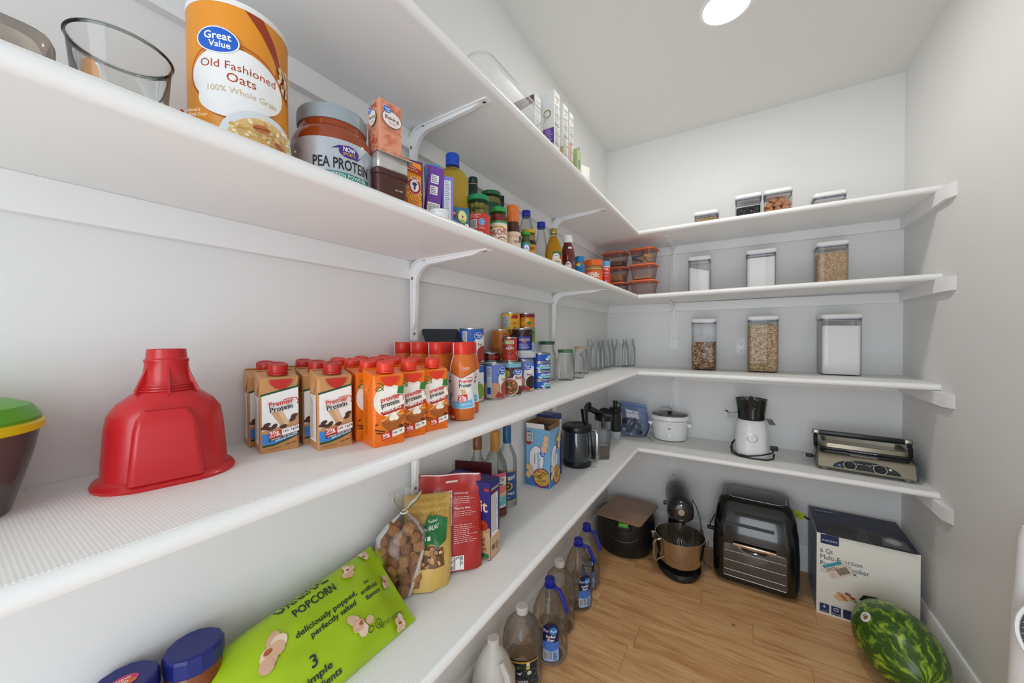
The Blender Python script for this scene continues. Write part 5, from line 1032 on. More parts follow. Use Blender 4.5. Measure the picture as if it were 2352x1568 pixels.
t = rnd('sauce_bottle', 'thin black capped bottle behind the artichoke jar', .036, 1.178); lz([(.022, 0), (.024, .003), (.024, .20), (.0105, .235), (.010, .25)], mat('dark_bottle', '141613', .12, noise=.1), t); lz([(.0112, .245), (.0112, .262), (.0098, .264), (.0098, .268), (.0115, .270), (.0115, .294), (.001, .296)], BLK, t, 'cap')
def dr_salsa(p): p.rect(-44, 6, 88, 104, 'ECE4D2'); p.rect(-44, 104, 88, 7, '2FA060'); p.poly([(-30, 86), (-10, 94), (20, 92), (30, 84), (0, 88)], 'E0A03A'); p.text('CHI-CHI’S' if False else "CHI-CHI'S", 0, 62, 20, 'BE2430', True, 'c', fit=74, rot=8); p.stroke([(-30, 54), (-6, 48), (14, 56), (34, 50)], 3.5, 'BE2430'); p.poly([(-44, 6), (44, 6), (44, 40), (8, 48), (-20, 38), (-44, 44)], 'E6C13A'); p.text('Mild', 10, 28, 13, '4E8A2E', True, 'c', shear=.2); p.poly([(-36, 88), (-28, 96), (-22, 88), (-28, 80)], '5A5A56')
lidded('salsa_jar', 'jar of red salsa with green lid and cream label', .190, .928, .0265, .146, '2F9A46', mat('salsa', '9A2E1A', .35, noise=.7, scale=60, color2='6E1C10', bump=.4, bscale=70), (.008, .100, 'ECE4D2'), .0235, .015, draw=dr_salsa, pm=(.86, .006))
t = rnd('barbecue_bottle', 'brown sauce bottle with tall orange cap and cream label', .190, 1.012, da=-4); lz([(.023, 0), (.025, .003), (.025, .100), (.023, .112), (.0185, .126), (.0175, .137)], mat('brown_sauce', '4A2414', .15, noise=.2, coat=.3), t); lz([(.0195, .124), (.0200, .125), (.0200, .154), (.0192, .156), (.0200, .158), (.0200, .175), (.018, .178), (.001, .178)], mat('orange_cap', 'D9712A', .4, noise=.1), t, 'cap')
lz([(.0254, .008), (.0254, .090)], P('E6CDB2'), t, 'label_band', cap0=False, cap1=False); p = Print(); [p.stroke([(-20 + 8 * k, 70 + 5 * (k % 2)), (-14 + 8 * k, 80), (-10 + 8 * k, 74)], 1.2, 'D98A66') for k in range(5)]; p.rect(24, 62, 12, 16, '1F4A3A'); p.text('ORIGINAL', 4, 56, 6, '5A3A2A', True, fit=30); p.obj('label_print', on_cyl(.0255), t, step=.006)
CB = [(.031, 0), (.034, .004), (.0345, .02), (.0345, .145), (.0345, .16), (.031, .195), (.022, .232), (.0165, .252), (.0155, .268)]
BLUEC = mat('cobalt_cap', '2330A8', .35, noise=.1)
def waterb(label, x, y, s, h):
    t = rnd('water_bottle', label, x, y, group='empty clear bottles'); k = h / .283
    MB().shell([(r * s, z * k) for r, z in CB], .0015, 36).obj('bottle', clear('pet_bottle', 'F4F6F6', 'C2C7C8', .08, body=.10, bodycol='E6E9EA'), t); lz([(.0178, h - .022), (.0182, h - .021), (.0182, h - .002), (.017, h), (.001, h)], BLUEC, t, 'cap'); lz([(.0172, h - .027), (.0172, h - .0235)], BLUEC, t, 'collar')
waterb('larger empty clear bottle with blue cap, behind the orange capped sauce', .060, 1.328, 1.01, .277)
waterb('smaller empty clear bottle with blue cap, beside the vinegar bottle', .082, 1.420, .72, .250)
lidded('relish_jar', 'small pickle jar with bright green lid and blue label', .203, 1.072, .0148, .107, '3FA03A', mat('relish', '6A6A22', .4, noise=.8, scale=80, color2='3E4A18', bump=.4), (.006, .069, '3F92C8'), .0140, .011, pm=(.84, .020), draw=lambda p: (p.ell(4, 36, 12, 14, 'E8EEF0', 18), p.text('Relish', 4, 34, 5, '2A5A9A', True, 'c', fit=18), p.rect(-26, 56, 52, 4, '3FA03A')))
lidded('mustard_jar', 'jar with yellow lid, orange label and tan spread', .140, 1.204, .0265, .155, 'E2B41A', mat('tan_spread', 'B79A66', .5, noise=.4, scale=50, color2='9A7C4A'), (.006, .112, 'E09A22'), .0250, .013, pm=(.93, .012), draw=lambda p: (p.rect(-40, 92, 80, 16, '1E1A16'), p.text('GRANDE', 6, 70, 12, '6E1E14', True, 'c', fit=46), p.ell(16, 40, 12, 14, 'E8DCC2', 16), p.ell(-12, 30, 14, 16, 'E8C23A', 16)))
t = rnd('jar_lid', 'white and blue lid lying at the shelf edge before the clear bottle', .262, 1.165, 'lid'); lz([(.018, 0), (.020, .002), (.020, .008), (.018, .010), (.001, .010)], M_WHITE, t, 'lid'); p = Print(); p.ring(0, 0, 16, 16, 4, '3A4A9A', n=24); p.obj('lid_print', on_top(.010), t)
t = rnd('cider_vinegar', 'amber apple cider vinegar bottle with gold cap', .180, 1.338); lz([(.031, 0), (.0345, .004), (.035, .02), (.0345, .085), (.030, .115), (.020, .140), (.0135, .156)], mat('cider', 'DDA634', .06, trans=.7, ior=1.15, noise=.25, scale=14, color2='C48E22'), t); MB().shell([(.0138, .154), (.0125, .162), (.0125, .174)], .0018, 28).obj('neck', CL, t); lz([(.0135, .166), (.0138, .167), (.0138, .185), (.0125, .187), (.001, .187)], mat('gold_cap', 'B39A4A', .3, metal=.6, noise=.2), t, 'cap')
p = Print(); p.rect(-6, 8, 44, 74, 'E4DCC8'); p.poly([(-6, 60), (38, 66), (38, 84), (-6, 84)], '2A6A44'); p.ell(12, 66, 15, 11, 'F0EEE6', 20); p.text('Simply', 12, 64, 5.5, '2A4A3A', True, 'c', fit=20); p.poly([(26, 54), (38, 50), (38, 66), (30, 66)], 'C42A2A'); p.text('APPLE', 2, 34, 8, '7A2A1E', True, fit=30); p.text('CIDER', 2, 22, 8, '7A2A1E', True, fit=26); fv = on_cyl(.0353); p.obj('label_print', lambda u, v, n: fv(u * .88, v * .82 + .020, n), t, step=.006)
t = rnd('ketchup_bottle', 'dark red ketchup bottle with white cap',  .180, 1.480)
KP = [(r_ * .94, z_ * .885) for r_, z_ in [(.026, 0), (.0305, .004), (.031, .02), (.030, .07), (.0275, .085), (.0315, .110), (.0305, .140), (.024, .165), (.019, .175), (.019, .186)]]
lz(KP, mat('ketchup', '5E1A14', .14, noise=.25, coat=.3, color2='7A2218'), t); lz([(.0200, .160), (.0205, .162), (.0205, .180), (.018, .192), (.001, .192)], M_WHITE, t, 'cap'); p = Print(); p.poly([(-16, 10), (20, 10), (20, 48), (14, 58), (4, 62), (-8, 58), (-16, 48)], '1E2A20'); p.poly([(-14, 12), (18, 12), (18, 47), (12, 56), (3, 60), (-7, 56), (-14, 47)], 'EDE9DE'); p.text('HEINZ', 2, 44, 8, '1E2A20', True, 'c', fit=26); p.text('TOMATO', 2, 26, 6, '1E2A20', True, 'c', fit=26); p.text('KETCHUP', 2, 17, 5.5, '1E2A20', True, 'c', fit=28); p.rect(2, 122, 20, 10, 'D8D8D0'); fk = on_prof(KP); gk = lambda u, v, n: fk(u * .9, v * .86 + .026, n); gk.curved = True; p.obj('label_print', gk, t, step=.008)
lidded('peanut_butter_jar', 'small jar of peanut butter with blue lid and blue label', .190, 1.588, .0222, .120, '1E7FB6', mat('peanut_butter', 'B9854E', .5, noise=.2), (.010, .084, '2A7CC0'), .0215, .026, pm=(.84, .012), draw=lambda p: (p.ell(-6, 82, 12, 8, 'E4D23A', 16), p.text('Creamy', 2, 58, 8, '123A7A', True, 'c', fit=36), p.stroke([(-20, 48), (6, 52), (24, 46)], 2, '123A7A'), p.stroke([(-16, 38), (10, 42), (24, 36)], 2, 'BFD8EE')))
lidded('peanut_powder_jar', 'wide jar with orange lid and orange label of peanut powder', .180, 1.802, .0452, .140, 'E5661E', mat('peanut_powder', 'C9956A', .5, noise=.4, scale=40, color2='A8704A'), (.012, .086, 'E4601E'), .0445, .029, pm=(.85, .014), draw=lambda p: (p.rect(-60, 90, 120, 9, 'D9A03A'), p.text('PBfit', 0, 44, 30, 'F4EEE6', True, 'c', fit=72), p.lines(-24, 32, 50, 2, 7, 'F6D2B8')))
t = rnd('collagen_canister', 'red supplement canister with light blue lid', .210, 1.907, 'canister'); lz([(.021, 0), (.0235, .003), (.0235, .112), (.0225, .122)], mat('red_canister', 'D8342E', .32, noise=.1), t); lz([(.0225, .116), (.0230, .118), (.0230, .127)], P('DCD8DC'), t, 'collar'); lz([(.0238, .126), (.0242, .127), (.0242, .148), (.023, .150), (.001, .150)], mat('sky_lid', '5EA3DA', .35, noise=.1), t, 'lid'); p = Print(); p.text('VITAL', 0, 112, 13, 'F6E8E6', True, 'c', fit=38); p.text('COLLAGEN', 0, 92, 9, 'F0C8D2', True, 'c', fit=40); p.text('peptides', 0, 76, 6, 'F0C8D2', False, 'c', fit=30); p.poly([(-2, 14), (8, 14), (6, 46), (2, 56)], 'BFD6EA'); fv2 = on_cyl(.0236); p.obj('label_print', lambda u, v, n: fv2(u * .88, v * .86 + .006, n), t, step=.006)
# ---- stacks of orange lidded food containers
OL = mat('orange_lid', 'E5704A', .4, noise=.15, scale=20, color2='DB6440'); TUBP = clear('smoky_tub', 'F2EAE8', 'CDBCB8', .10, body=.08, bodycol='D8C8C4')
def tub(label, x, y, z, fill=None):
    t = thing('food_container', label, 'container', (x, y, z), -4, 'orange lidded containers'); h = .088
    mb = MB(); o = [(rrect(.108, .098, .022, 4), 0), (rrect(.116, .104, .024, 4), .004), (rrect(.142, .128, .028, 4), h)]; mb.stack(o, 0, True, False); mb.obj('tub', TUBP, t)
    MB().stack([(rrect(.146, .132, .030, 4), h - .006), (rrect(.160, .146, .034, 4), h - .005), (rrect(.160, .146, .034, 4), h - .001), (rrect(.148, .134, .030, 4), h + .004), (rrect(.136, .122, .028, 4), h + .006)]).obj('lid', OL, t)
    if fill and fill[0] == 'grain': MB().stack([(rrect(.110, .098, .022, 4), .007), (rrect(.110 + .026 * fill[2] / h, .098 + .024 * fill[2] / h, .024, 4), fill[2])]).obj('contents', fill[1], t)
    return t, h + .0065
G1 = grain('gr_wheat', '8A5420', 'C08A44', 'E0B878', 230); G2 = grain('gr_oat', 'A8824E', 'CBA872', 'E2CBA0', 240); G3 = grain('gr_bark', '4A2E1A', '7A5232', '9A6C44', 90, stretch=(1, 1, 3))
zc = Z2; xs = (.142, .318); lv = ['bottom', 'middle', 'top']
for col, (x, y, fills) in enumerate(((.142, 2.330, [('grain', mat('red_lentil', 'A85A42', .6, noise=.4, scale=120), .05), ('grain', G1, .046), ('grain', G3, .034)]), (.317, 2.318, [('grain', G2, .014), ('grain', G2, .022), None]))):
    z = Z2
    for k in range(3):
        t, dh = tub('clear food container with orange lid, %s of the %s stack' % (lv[k], 'wall side' if col == 0 else 'corner side'), x, y, z, fills[k]); z += dh
        if col == 1 and k == 2:
            for i, (dx, dz, rz, c) in enumerate(((-.03, .02, 20, '2A2A2A'), (-.01, .03, -35, 'C8902A'), (.02, .028, 50, 'E0A62A'), (.035, .04, 10, 'E8BE3A'), (-.035, .045, -15, '2E4A6A'), (.0, .055, 70, '1E2226'))): MB().rbox((0, 0, -.006), (.062, .018, .012), .004, .003, n=2).obj('snack_bar', P(c, .3), t, (dx, -.028 + .012 * (i % 3), dz + .008), (radians(20 * (i % 2)), radians(rz), radians(10 * i)))
# ================================================================== topmost shelf, left run
Z1 = ZT[1]
t = thing('dark_package', 'dark glossy package at the edge of the topmost shelf', 'package', (.255, .475, Z1), 0); mb, mp = pillow(.10, .16, .05, 10, 12, None, lambda u, v: max(.2, 1 - v ** 3), seed=4); mb.obj('package', mat('dark_film', '22241F', .2, noise=.4, scale=14, color2='3A3E3C'), t, (0, 0, 0), (0, 0, radians(96)), angle=60)
t = thing('storage_bin', 'long clear plastic storage bin on the topmost shelf', 'bin', (.165, .955, Z1), 0)
BINM = clear('bin_plastic', 'FAFBFB', 'E6E8E8', .25, body=.30, bodycol='F0F2F2', refl=.3)
mb = MB(); o = [(rrect(.16, .34, .03, 5), 0), (rrect(.165, .345, .032, 5), .004), (rrect(.18, .365, .036, 5), .108), (rrect(.19, .375, .038, 5), .110), (rrect(.19, .375, .038, 5), .114)]; mb.stack([(r_, z_ * 1.12) for r_, z_ in o], 0, True, False); mb.obj('bin', BINM, t)
mb = MB(); mb.tube([(x_, y_, .126) for x_, y_ in rrect(.19, .375, .038, 5)], .0025, 6, closed=True); mb.obj('rim', BINM, t)
for (x_, y_, w_, c) in ((.02, -.12, .05, 'E2E2DE'), (-.03, -.05, .06, 'DADAD6'), (.03, .03, .05, 'E6E4E0'), (.0, .10, .06, 'D8D8D6')): MB().rbox((x_, y_, .007), (w_, .05, .04), .006, .004).obj('packet', P(c), t)
def bar_box(label, x, y, w, d, h, rz, front, side, col='ECECEA'):
    t = thing('snack_box', label, 'box', (x, y, Z1), rz, 'snack boxes on the topmost shelf'); carton_box(t, w, d, h, P(col))
    if front: p = Print(); front(p, w * 500, h * 1000); p.obj('front_print', on_front(-d / 2), t)
    if side: p = Print(); side(p, d * 500, h * 1000); p.obj('side_print', on_right(w / 2), t)
def sd(acc=None):
    def f(p, w2, h): p.text('Kashi', -w2 * .6, h - 26, 8, '8A8A86', True, fit=w2 * 1.3); p.text('GO', -w2 * .4, h - 40, 8, '9AA07A', True, fit=w2 * .8); [p.rect(-w2 * .8, h - 54 - 34 * k, w2 * 1.6, 1.6, '3A3A38') for k in range(5)]; p.lines(-w2 * .8, h - 60, w2 * 1.6, 24, 6, '8A8A86', t=1.6); (acc and p.rect(-w2, 2, w2 * .5, h * .55, acc))
    return f
bar_box('white snack box with brown picture, nearest of the white boxes', .143, 1.166, .12, .040, .240, -3, lambda p, w2, h: (p.poly([(-6, h - 40), (-w2 + 1, h - 20), (-w2 + 1, h - 2), (w2 - 4, h - 2), (w2 - 1, h - 30)], '6A564C'), p.stroke([(10, h - 30), (40, h - 14), (58, h - 26)], 6, 'A89488')), sd())
bar_box('tall white snack box with green ring and purple panel', .163, 1.250, .150, .046, .288, -2, lambda p, w2, h: (p.ring(46, h - 82, 16, 16, 5, '8FA05A', n=24), p.rect(20, 96, 54, 56, '6A3FA8'), p.poly([(20, 96), (74, 96), (74, 60)], 'B89AC8'), p.lines(36, 144, 34, 7, 6, 'D8CCE8', t=2.6), p.rect(20, 112, 12, 22, 'F0F0F0')), sd())
bar_box('white snack box with tan stripe', .163, 1.330, .150, .040, .282, -2, lambda p, w2, h: p.rect(60, 30, 14, 90, 'C9B79A'), sd('C9B79A'))
bar_box('white snack box with orange edge', .163, 1.388, .150, .034, .280, -2, None, sd('E0A084'))
MB_ = None
t = thing('snack_box', 'small green snack box with round emblem and lifted flap', 'box', (.215, 1.436, Z1), 0, 'snack boxes on the topmost shelf'); carton_box(t, .07, .044, .150, P('A9BC84')); p = Print(); p.ell(0, 96, 17, 24, 'E4EAD8', 22); p.ell(0, 96, 14, 21, '6E7A5A', 22); [p.stroke([(-9, 82 + 5 * k), (9, 86 + 5 * k)], 1.4, 'C6D0B0') for k in range(6)]; p.obj('side_print', on_right(.035), t); MB().box((0, 0, 0), (.06, .001, .03)).obj('flap', P('B9C2B4'), t, (0, .02, .165), (radians(-20), 0, 0))
t = thing('snack_bag', 'white snack bag with nutrition table at the end of the topmost shelf', 'snack bag', (.195, 1.565, Z1), 0, rot=(0, 0, radians(70))); mb, mp = pillow(.15, .165, .05, 12, 12, None, lambda u, v: (1.0 if v < .1 else max(.05, 1 - v ** 2)), seed=6); mb.obj('bag', P('E9E9E6', .35), t, angle=60); p = Print(); p.text('Nutrition Facts', -62, 118, 9, '3A3A3A', True, fit=64); [p.stroke([(-62, 110 - 9 * k), (6, 110 - 9 * k)], 2 if k % 2 else 1, '5A5A5A') for k in range(9)]; p.obj('bag_print', mp, t, step=.012)
# ================================================================== storage canisters on the back shelves
CANP = clear('canister_plastic', 'FDFDFE', 'D6DAE0', .03, refl=.55, power=4.0)
CLID = mat('canister_lid', 'F1F2F3', .22, noise=.08); SEAL = mat('grey_seal', '6E7684', .4, noise=.1)
def canister(label, s, x, y, w, d, h, fill=None, fh=0.0, rz=0, slope=0):
    z = ztop(s, x, y); t = thing('storage_canister', label, 'canister', (x, y, z), rz, 'clear canisters with white lids'); r = .016; hb = h - .024
    mb = MB(); mb.stack([(rrect(w - .012, d - .012, r - .004, 5), 0), (rrect(w - .006, d - .006, r, 5), .004), (rrect(w - .004, d - .004, r, 5), .012), (rrect(w - .002, d - .002, r + .001, 5), hb), (rrect(w, d, r + .002, 5), hb + .004), (rrect(w, d, r + .002, 5), hb + .008)], 0, True, False); mb.obj('jar', CANP, t)
    MB().stack([(rrect(w - .014, d - .014, r, 5), hb - .007), (rrect(w - .0065, d - .0065, r, 5), hb - .0065), (rrect(w - .0065, d - .0065, r, 5), hb - .0005), (rrect(w - .014, d - .014, r, 5), hb)], 0, False, False).obj('seal', SEAL, t)
    MB().stack([(rrect(w - .016, d - .016, r - .003, 5), hb - .008), (rrect(w - .014, d - .014, r - .002, 5), hb - .0075), (rrect(w - .014, d - .014, r - .002, 5), hb + .003), (rrect(w - .002, d - .002, r, 5), hb + .004), (rrect(w + .004, d + .004, r + .003, 5), hb + .008), (rrect(w + .004, d + .004, r + .003, 5), h - .006), (rrect(w, d, r + .001, 5), h - .001), (rrect(w - .006, d - .006, r, 5), h)]).obj('lid', CLID, t)
    MB().lathe([(min(w, d) * .22, h - .0005), (min(w, d) * .22, h + .0012), (min(w, d) * .2, h + .0018)], 28).obj('push_button', CLID, t)
    if fill:
        a, b_ = w - .012, d - .012; mb = MB(); lo, hi = rrect(a - .008, b_ - .008, r - .005, 5), rrect(a, b_, r - .002, 5)
        top = [(px, py, fh + slope * px / a + .003 * sin(px * 90) * cos(py * 80)) for px, py in hi]
        mb.loft([[(px, py, .006) for px, py in lo], [(px, py, .014) for px, py in hi], top]); mb.obj('contents', fill, t)
    return t
WHT = mat('white_powder', 'F6F5F2', .8, noise=.2, scale=30, color2='EEEDEA', bump=.05, bscale=300)
# topmost shelf
canister('small low canister of grains on the topmost shelf', 1, .645, 2.425, .122, .125, .102, grain('gr_quinoa', '8E7046', 'BFA274', 'DFCCA2', 260), .062)
canister('canister of black beans on the topmost shelf', 1, .848, 2.425, .122, .122, .156, grain('gr_black_beans', '0E1210', '1C2420', '38423C', 105, .25, .9), .088)
t = canister('canister of brown cookie chunks on the topmost shelf', 1, .980, 2.425, .122, .122, .156)
cm = [mat('cookie_%d' % k, c, .75, noise=.5, scale=90, color2=d, bump=.4, bscale=160) for k, (c, d) in enumerate((('D09A72', 'B47E58'), ('C28C64', 'A6704C'), ('D8A884', 'BC8862')))]
rn = random.Random(12); ck = []
for k in range(6):
    mb = MB(); s_ = .0165; mb.stack([(rrect(2 * s_ * rn.uniform(.85, 1.1), 2 * s_ * rn.uniform(.8, 1.05), s_ * .35, 2), z) for z in (-s_ * .7, -s_ * .3, s_ * .35, s_ * .7)]); ck.append(mb.mesh('cookie_chunk', cm[k % 3], 45))
k = 0
for zi in range(4):
    for i in range(3 if zi < 3 else 2):
        for j in range(3 if zi < 3 else 2):
            o = bpy.data.objects.new('cookie_chunk', ck[k % 6]); COL.objects.link(o); o.parent = t; off = -.036 if zi < 3 else -.02
            o.location = (off + i * .036 + rn.uniform(-.003, .003), off + j * .036 + rn.uniform(-.003, .003), .026 + zi * .0265); o.rotation_euler = (rn.uniform(-.6, .6), rn.uniform(-.6, .6), rn.uniform(0, 3)); k += 1
canister('low wide nearly empty canister on the topmost shelf, rightmost', 1, 1.188, 2.425, .128, .115, .098, WHT, .018)
# second shelf
canister('tall canister with pale flour, leftmost on the second shelf', 2, .607, 2.462, .118, .118, .222, WHT, .146, slope=-.03)
canister('canister full of white sugar, middle of the second shelf', 2, .908, 2.468, .138, .128, .222, WHT, .178)
canister('canister of brown rice, rightmost on the second shelf', 2, 1.205, 2.466, .126, .126, .222, grain('gr_rice', 'B08C64', 'D2B088', 'E6CFAC', 330, stretch=(1, 1, .45)), .166)
# third shelf
canister('tall canister half full of brown beans on the third shelf', 3, .628, 2.505, .132, .130, .305, grain('gr_pinto', '4A2E1E', '9A6A46', 'D8BC9A', 130, .35, .9), .166)
canister('tall canister full of rolled oats on the third shelf', 3, .920, 2.505, .144, .130, .312, grain('gr_rolled_oats', '8A6A44', 'C4A272', 'E6D2AE', 150, stretch=(1, 1, 1.3)), .262)
canister('largest canister full of white sugar on the third shelf', 3, 1.246, 2.512, .160, .150, .310, WHT, .252)
# ================================================================== lowest shelf, back run
# ---- slow cooker
WPL = mat('white_plastic', 'EDEEEE', .25, noise=.08)
t = thing('slow_cooker', 'small white slow cooker with glass lid', 'slow cooker', (.437, 2.487, Z4), 8)
SCP = [(.088, .006), (.093, .010), (.100, .05), (.104, .110), (.106, .128)]
def ovl(r, n=44): return circ(r, n, 0, 0, r * .86)
MB().stack([(ovl(r), z) for r, z in SCP]).obj('body', WPL, t)
MB().stack([(ovl(.108), .129), (ovl(.1135), .131), (ovl(.115), .150), (ovl(.112), .156), (ovl(.104), .157), (ovl(.100), .150), (ovl(.096), .10)], cap0=False, cap1=True).obj('stoneware', mat('stoneware', 'F2F2F0', .15, noise=.08), t)
MB().stack([(ovl(.1075), .127), (ovl(.1075), .1295)]).obj('gap_ring', P('6A6A6A'), t)
MB().stack([(ovl(.104), .158), (ovl(.095), .163), (ovl(.06), .166), (ovl(.02), .167)]).obj('lid', clear('lid_glass', 'D6DADA', '8A9294', .03, refl=1.0), t)
MB().tube([(x_, y_, .159) for x_, y_ in ovl(.104)], .0025, 6, closed=True).obj('lid_rim', mat('steel_rim', '8A8E90', .25, metal=.9, noise=.2), t)
MB().lathe([(.008, .165), (.009, .170), (.014, .173), (.014, .178), (.001, .179)], 20).obj('lid_knob', BLK, t)
for sx in (-1, 1): MB().stack([(rrect(.05, .006, .003, 2), 0), (rrect(.05, .030, .006, 2), .016), (rrect(.046, .034, .008, 2), .022)], tf=Matrix.Translation((sx * .112, 0, .085)) @ Matrix.Rotation(radians(90), 4, 'Z')).obj('handle', WPL, t)
KY = -.086
MB().lathe([(.017, 0), (.017, .008), (.015, .012), (.001, .012)], 24, tf=Matrix.Rotation(radians(90), 4, 'X')).obj('dial', WPL, t, (.0, KY + .004, .044))
p = Print(); p.ell(0, 84, 8, 4, '7A1A1E', 18); p.text('RIVAL', 0, 82.4, 3.2, 'F0E8E8', True, 'c', fit=9); p.text('Crock Pot', 0, 106, 5, 'B9B4AE', True, 'c', fit=26); p.obj('badge', lambda u, v, n: Vector((u, -(.0862 + .00095 * (v / .01 - 4) * .18) - .0034 - n + u * u * 3.6, v)), t)
mb = MB(); mb.tube([(-.10, .02, .06), (-.122, .0, .03), (-.128, -.02, .004), (-.11, -.06, .003), (-.09, -.09, .003)], .003, 6); mb.obj('cord', mat('grey_cord', 'B9BCBE', .5, noise=.1), t)
mb = MB(); mb.tube([(-.06, .07, .15), (-.05, .085, .18), (-.02, .09, .186), (.01, .088, .178), (.02, .08, .15)], .003, 6); mb.obj('rear_cord', MATS['grey_cord'], t)
# ---- juicer
t = thing('slow_juicer', 'white slow juicer with smoky bowl and wrapped black cord', 'juicer', (.866, 2.410, Z4), 4)
def sup(w, d, r): return rrect(w, d, r, 6)
MB().stack([(sup(.150, .150, .05), .0), (sup(.156, .156, .052), .003), (sup(.156, .156, .052), .012), (sup(.150, .150, .05), .05), (sup(.142, .142, .055), .15), (sup(.136, .136, .06), .184), (sup(.124, .124, .058), .192)]).obj('base', WPL, t)
RX = Matrix.Rotation(radians(90), 4, 'X')
MB().lathe([(.0255, 0), (.0255, .003), (.021, .004), (.019, .0015), (.001, .001)], 32, tf=RX).obj('dial', mat('dial_silver', 'C2C5C5', .3, metal=.5, noise=.1), t, (0, -.0705, .100))
SMK = mat('smoke_plastic', '4A4C4C', .12, noise=.25, scale=14, color2='303232', coat=.4)
MB().stack([(circ(.061, 44), .192), (circ(.063, 44), .196), (circ(.074, 44), .298), (circ(.076, 44), .303), (circ(.072, 44), .303), (circ(.063, 44), .272)]).obj('bowl', clear('smoke_bowl', '8E9090', '4A4C4C', .04, body=.35, bodycol='3A3C3C', refl=1.0), t)
MB().lathe([(.054, .194), (.058, .28), (.054, .294), (.02, .298), (.010, .304), (.010, .312), (.005, .318), (.001, .318)], 32).obj('auger', SMK, t)
for a in range(3): MB().box((0, 0, 0), (.11, .010, .006)).obj('strainer_arm', SMK, t, (0, 0, .300), (0, 0, radians(60 * a)))
p = Print(); p.stroke([(2, 200), (2, 256)], 1.2, 'D8DADA'); [p.stroke([(2, 204 + 9.5 * k), (9 if k % 2 else 7, 204 + 9.5 * k)], 1, 'D8DADA') for k in range(6)]; [p.stroke([(-9, 212 + 15 * k), (-4, 212 + 15 * k)], 1, 'C2C4C4') for k in range(3)]; p.text('ml', 6, 260, 4, 'D8DADA', True)
p.obj('scale_print', (lambda f_: (lambda u, v, n: f_(u, v, n)))(lambda u, v, n: Vector(((.0635 + (v - .196) * .108 + n) * sin(u / .067), -(.0635 + (v - .196) * .108 + n) * cos(u / .064), v))), t, step=.006)
MB().box((-.088, -.012, .208), (.050, .026, .028)).obj('spout', SMK, t); MB().tube([(-.110, -.012, .222), (-.118, -.012, .230), (-.124, -.012, .226)], .004, 8).obj('spout_lever', BLK, t)
mb = MB(); mb.prism([(.064, .200), (.094, .200), (.110, .172), (.080, .172), (.072, .190)], 'y', -.022, .004); mb.obj('pulp_spout', SMK, t)
CORD = mat('black_cord', '1C1D1F', .45, noise=.1)
mb = MB(); mb.tube([(-.070, .05, .060), (-.090, .01, .045), (-.092, -.05, .025), (-.070, -.088, .012), (-.02, -.096, .010), (.04, -.088, .020), (.088, -.070, .034), (.096, -.050, .038), (.092, -.03, .040)], .0038, 8); mb.obj('cord', CORD, t)
mb = MB(); mb.tube([(-.078, .045, .050), (-.096, -.01, .030), (-.094, -.06, .010), (-.065, -.094, .006), (0, -.112, .004), (.06, -.108, .004), (.090, -.090, .010), (.096, -.065, .028)], .0038, 8); mb.obj('cord', CORD, t)
MB().rbox((.100, -.036, .040), (.034, .020, .022), .005, .003).obj('plug', CORD, t)
for dz in (.046, .056): MB().box((.124, -.036, dz), (.014, .005, .0016)).obj('prong', M_SCREW, t)
# ---- contact grill
t = thing('contact_grill', 'steel contact grill with black handle and two control dials', 'grill', (1.312, 2.392, Z4), -5)
STL = mat('brushed_steel', 'A6A090', .3, metal=.85, noise=.35, scale=20, color2='8A8476', stretch=(1, 14, 14)); GBL = mat('grill_black', '1E2022', .32, noise=.15)
W2 = .164
mb = MB(); mb.prism([(-.105, .014), (-.108, .022), (-.080, .072), (-.070, .078), (.100, .078), (.118, .060), (.118, .014)], 'x', -W2, W2); mb.obj('base', STL, t)
for sx in (-1, 1): mb = MB(); mb.prism([(-.104, .013), (-.109, .022), (-.080, .074), (-.070, .081), (.104, .081), (.121, .062), (.121, .013)], 'x', sx * W2, sx * (W2 + .008)); mb.obj('side_panel', mat('slate_side', '4E545A', .35, metal=.5, noise=.2), t)
MB().rbox((0, .018, .078), (.312, .170, .012), .02, .003).obj('lower_plate', GBL, t)
MB().rbox((0, .020, .091), (.308, .168, .012), .02, .003).obj('upper_plate', GBL, t)
MB().stack([(rrect(.304, .158, .026, 5), .103), (rrect(.304, .158, .026, 5), .122), (rrect(.294, .148, .024, 5), .124), (rrect(.292, .146, .024, 5), .108)], tf=Matrix.Translation((0, .022, 0))).obj('cover_tray', STL, t)
mb = MB(); mb.tube([(-W2 - .004, .02, .082), (-W2 - .006, .03, .120), (-W2 - .004, .05, .142)], .009, 8); mb.obj('handle_arm', GBL, t); mb = MB(); mb.tube([(W2 + .004, .02, .082), (W2 + .006, .03, .120), (W2 + .004, .05, .142)], .009, 8); mb.obj('handle_arm', GBL, t)
MB().rbox((0, 0, -.010), (.345, .026, .024), .006, .004, n=3).obj('handle_bar', GBL, t, (0, .056, .146))
for sx in (-1, 1): MB().rbox((0, 0, -.0105), (.030, .028, .025), .006, .003, n=3).obj('handle_cap', STL, t, (sx * .166, .056, .146))
nrm = Vector((0, -.05, .028)).normalized(); FA = atan2(.05, .028)
def on_slope(u, v, n): return Vector((u, -.108 + v * .489, .022 + v * .872)) + Vector((0, -.872, .489)) * n
p = Print(); p.ell(4, 2, 116, 46, '8E8E86', 36, 0, pi); p.ell(4, 2, 114, 44, '25272A', 36, 0, pi)
for u in (-50, 52): p.ring(u, 19, 23, 21, 1.8, 'D8DADA', n=30)
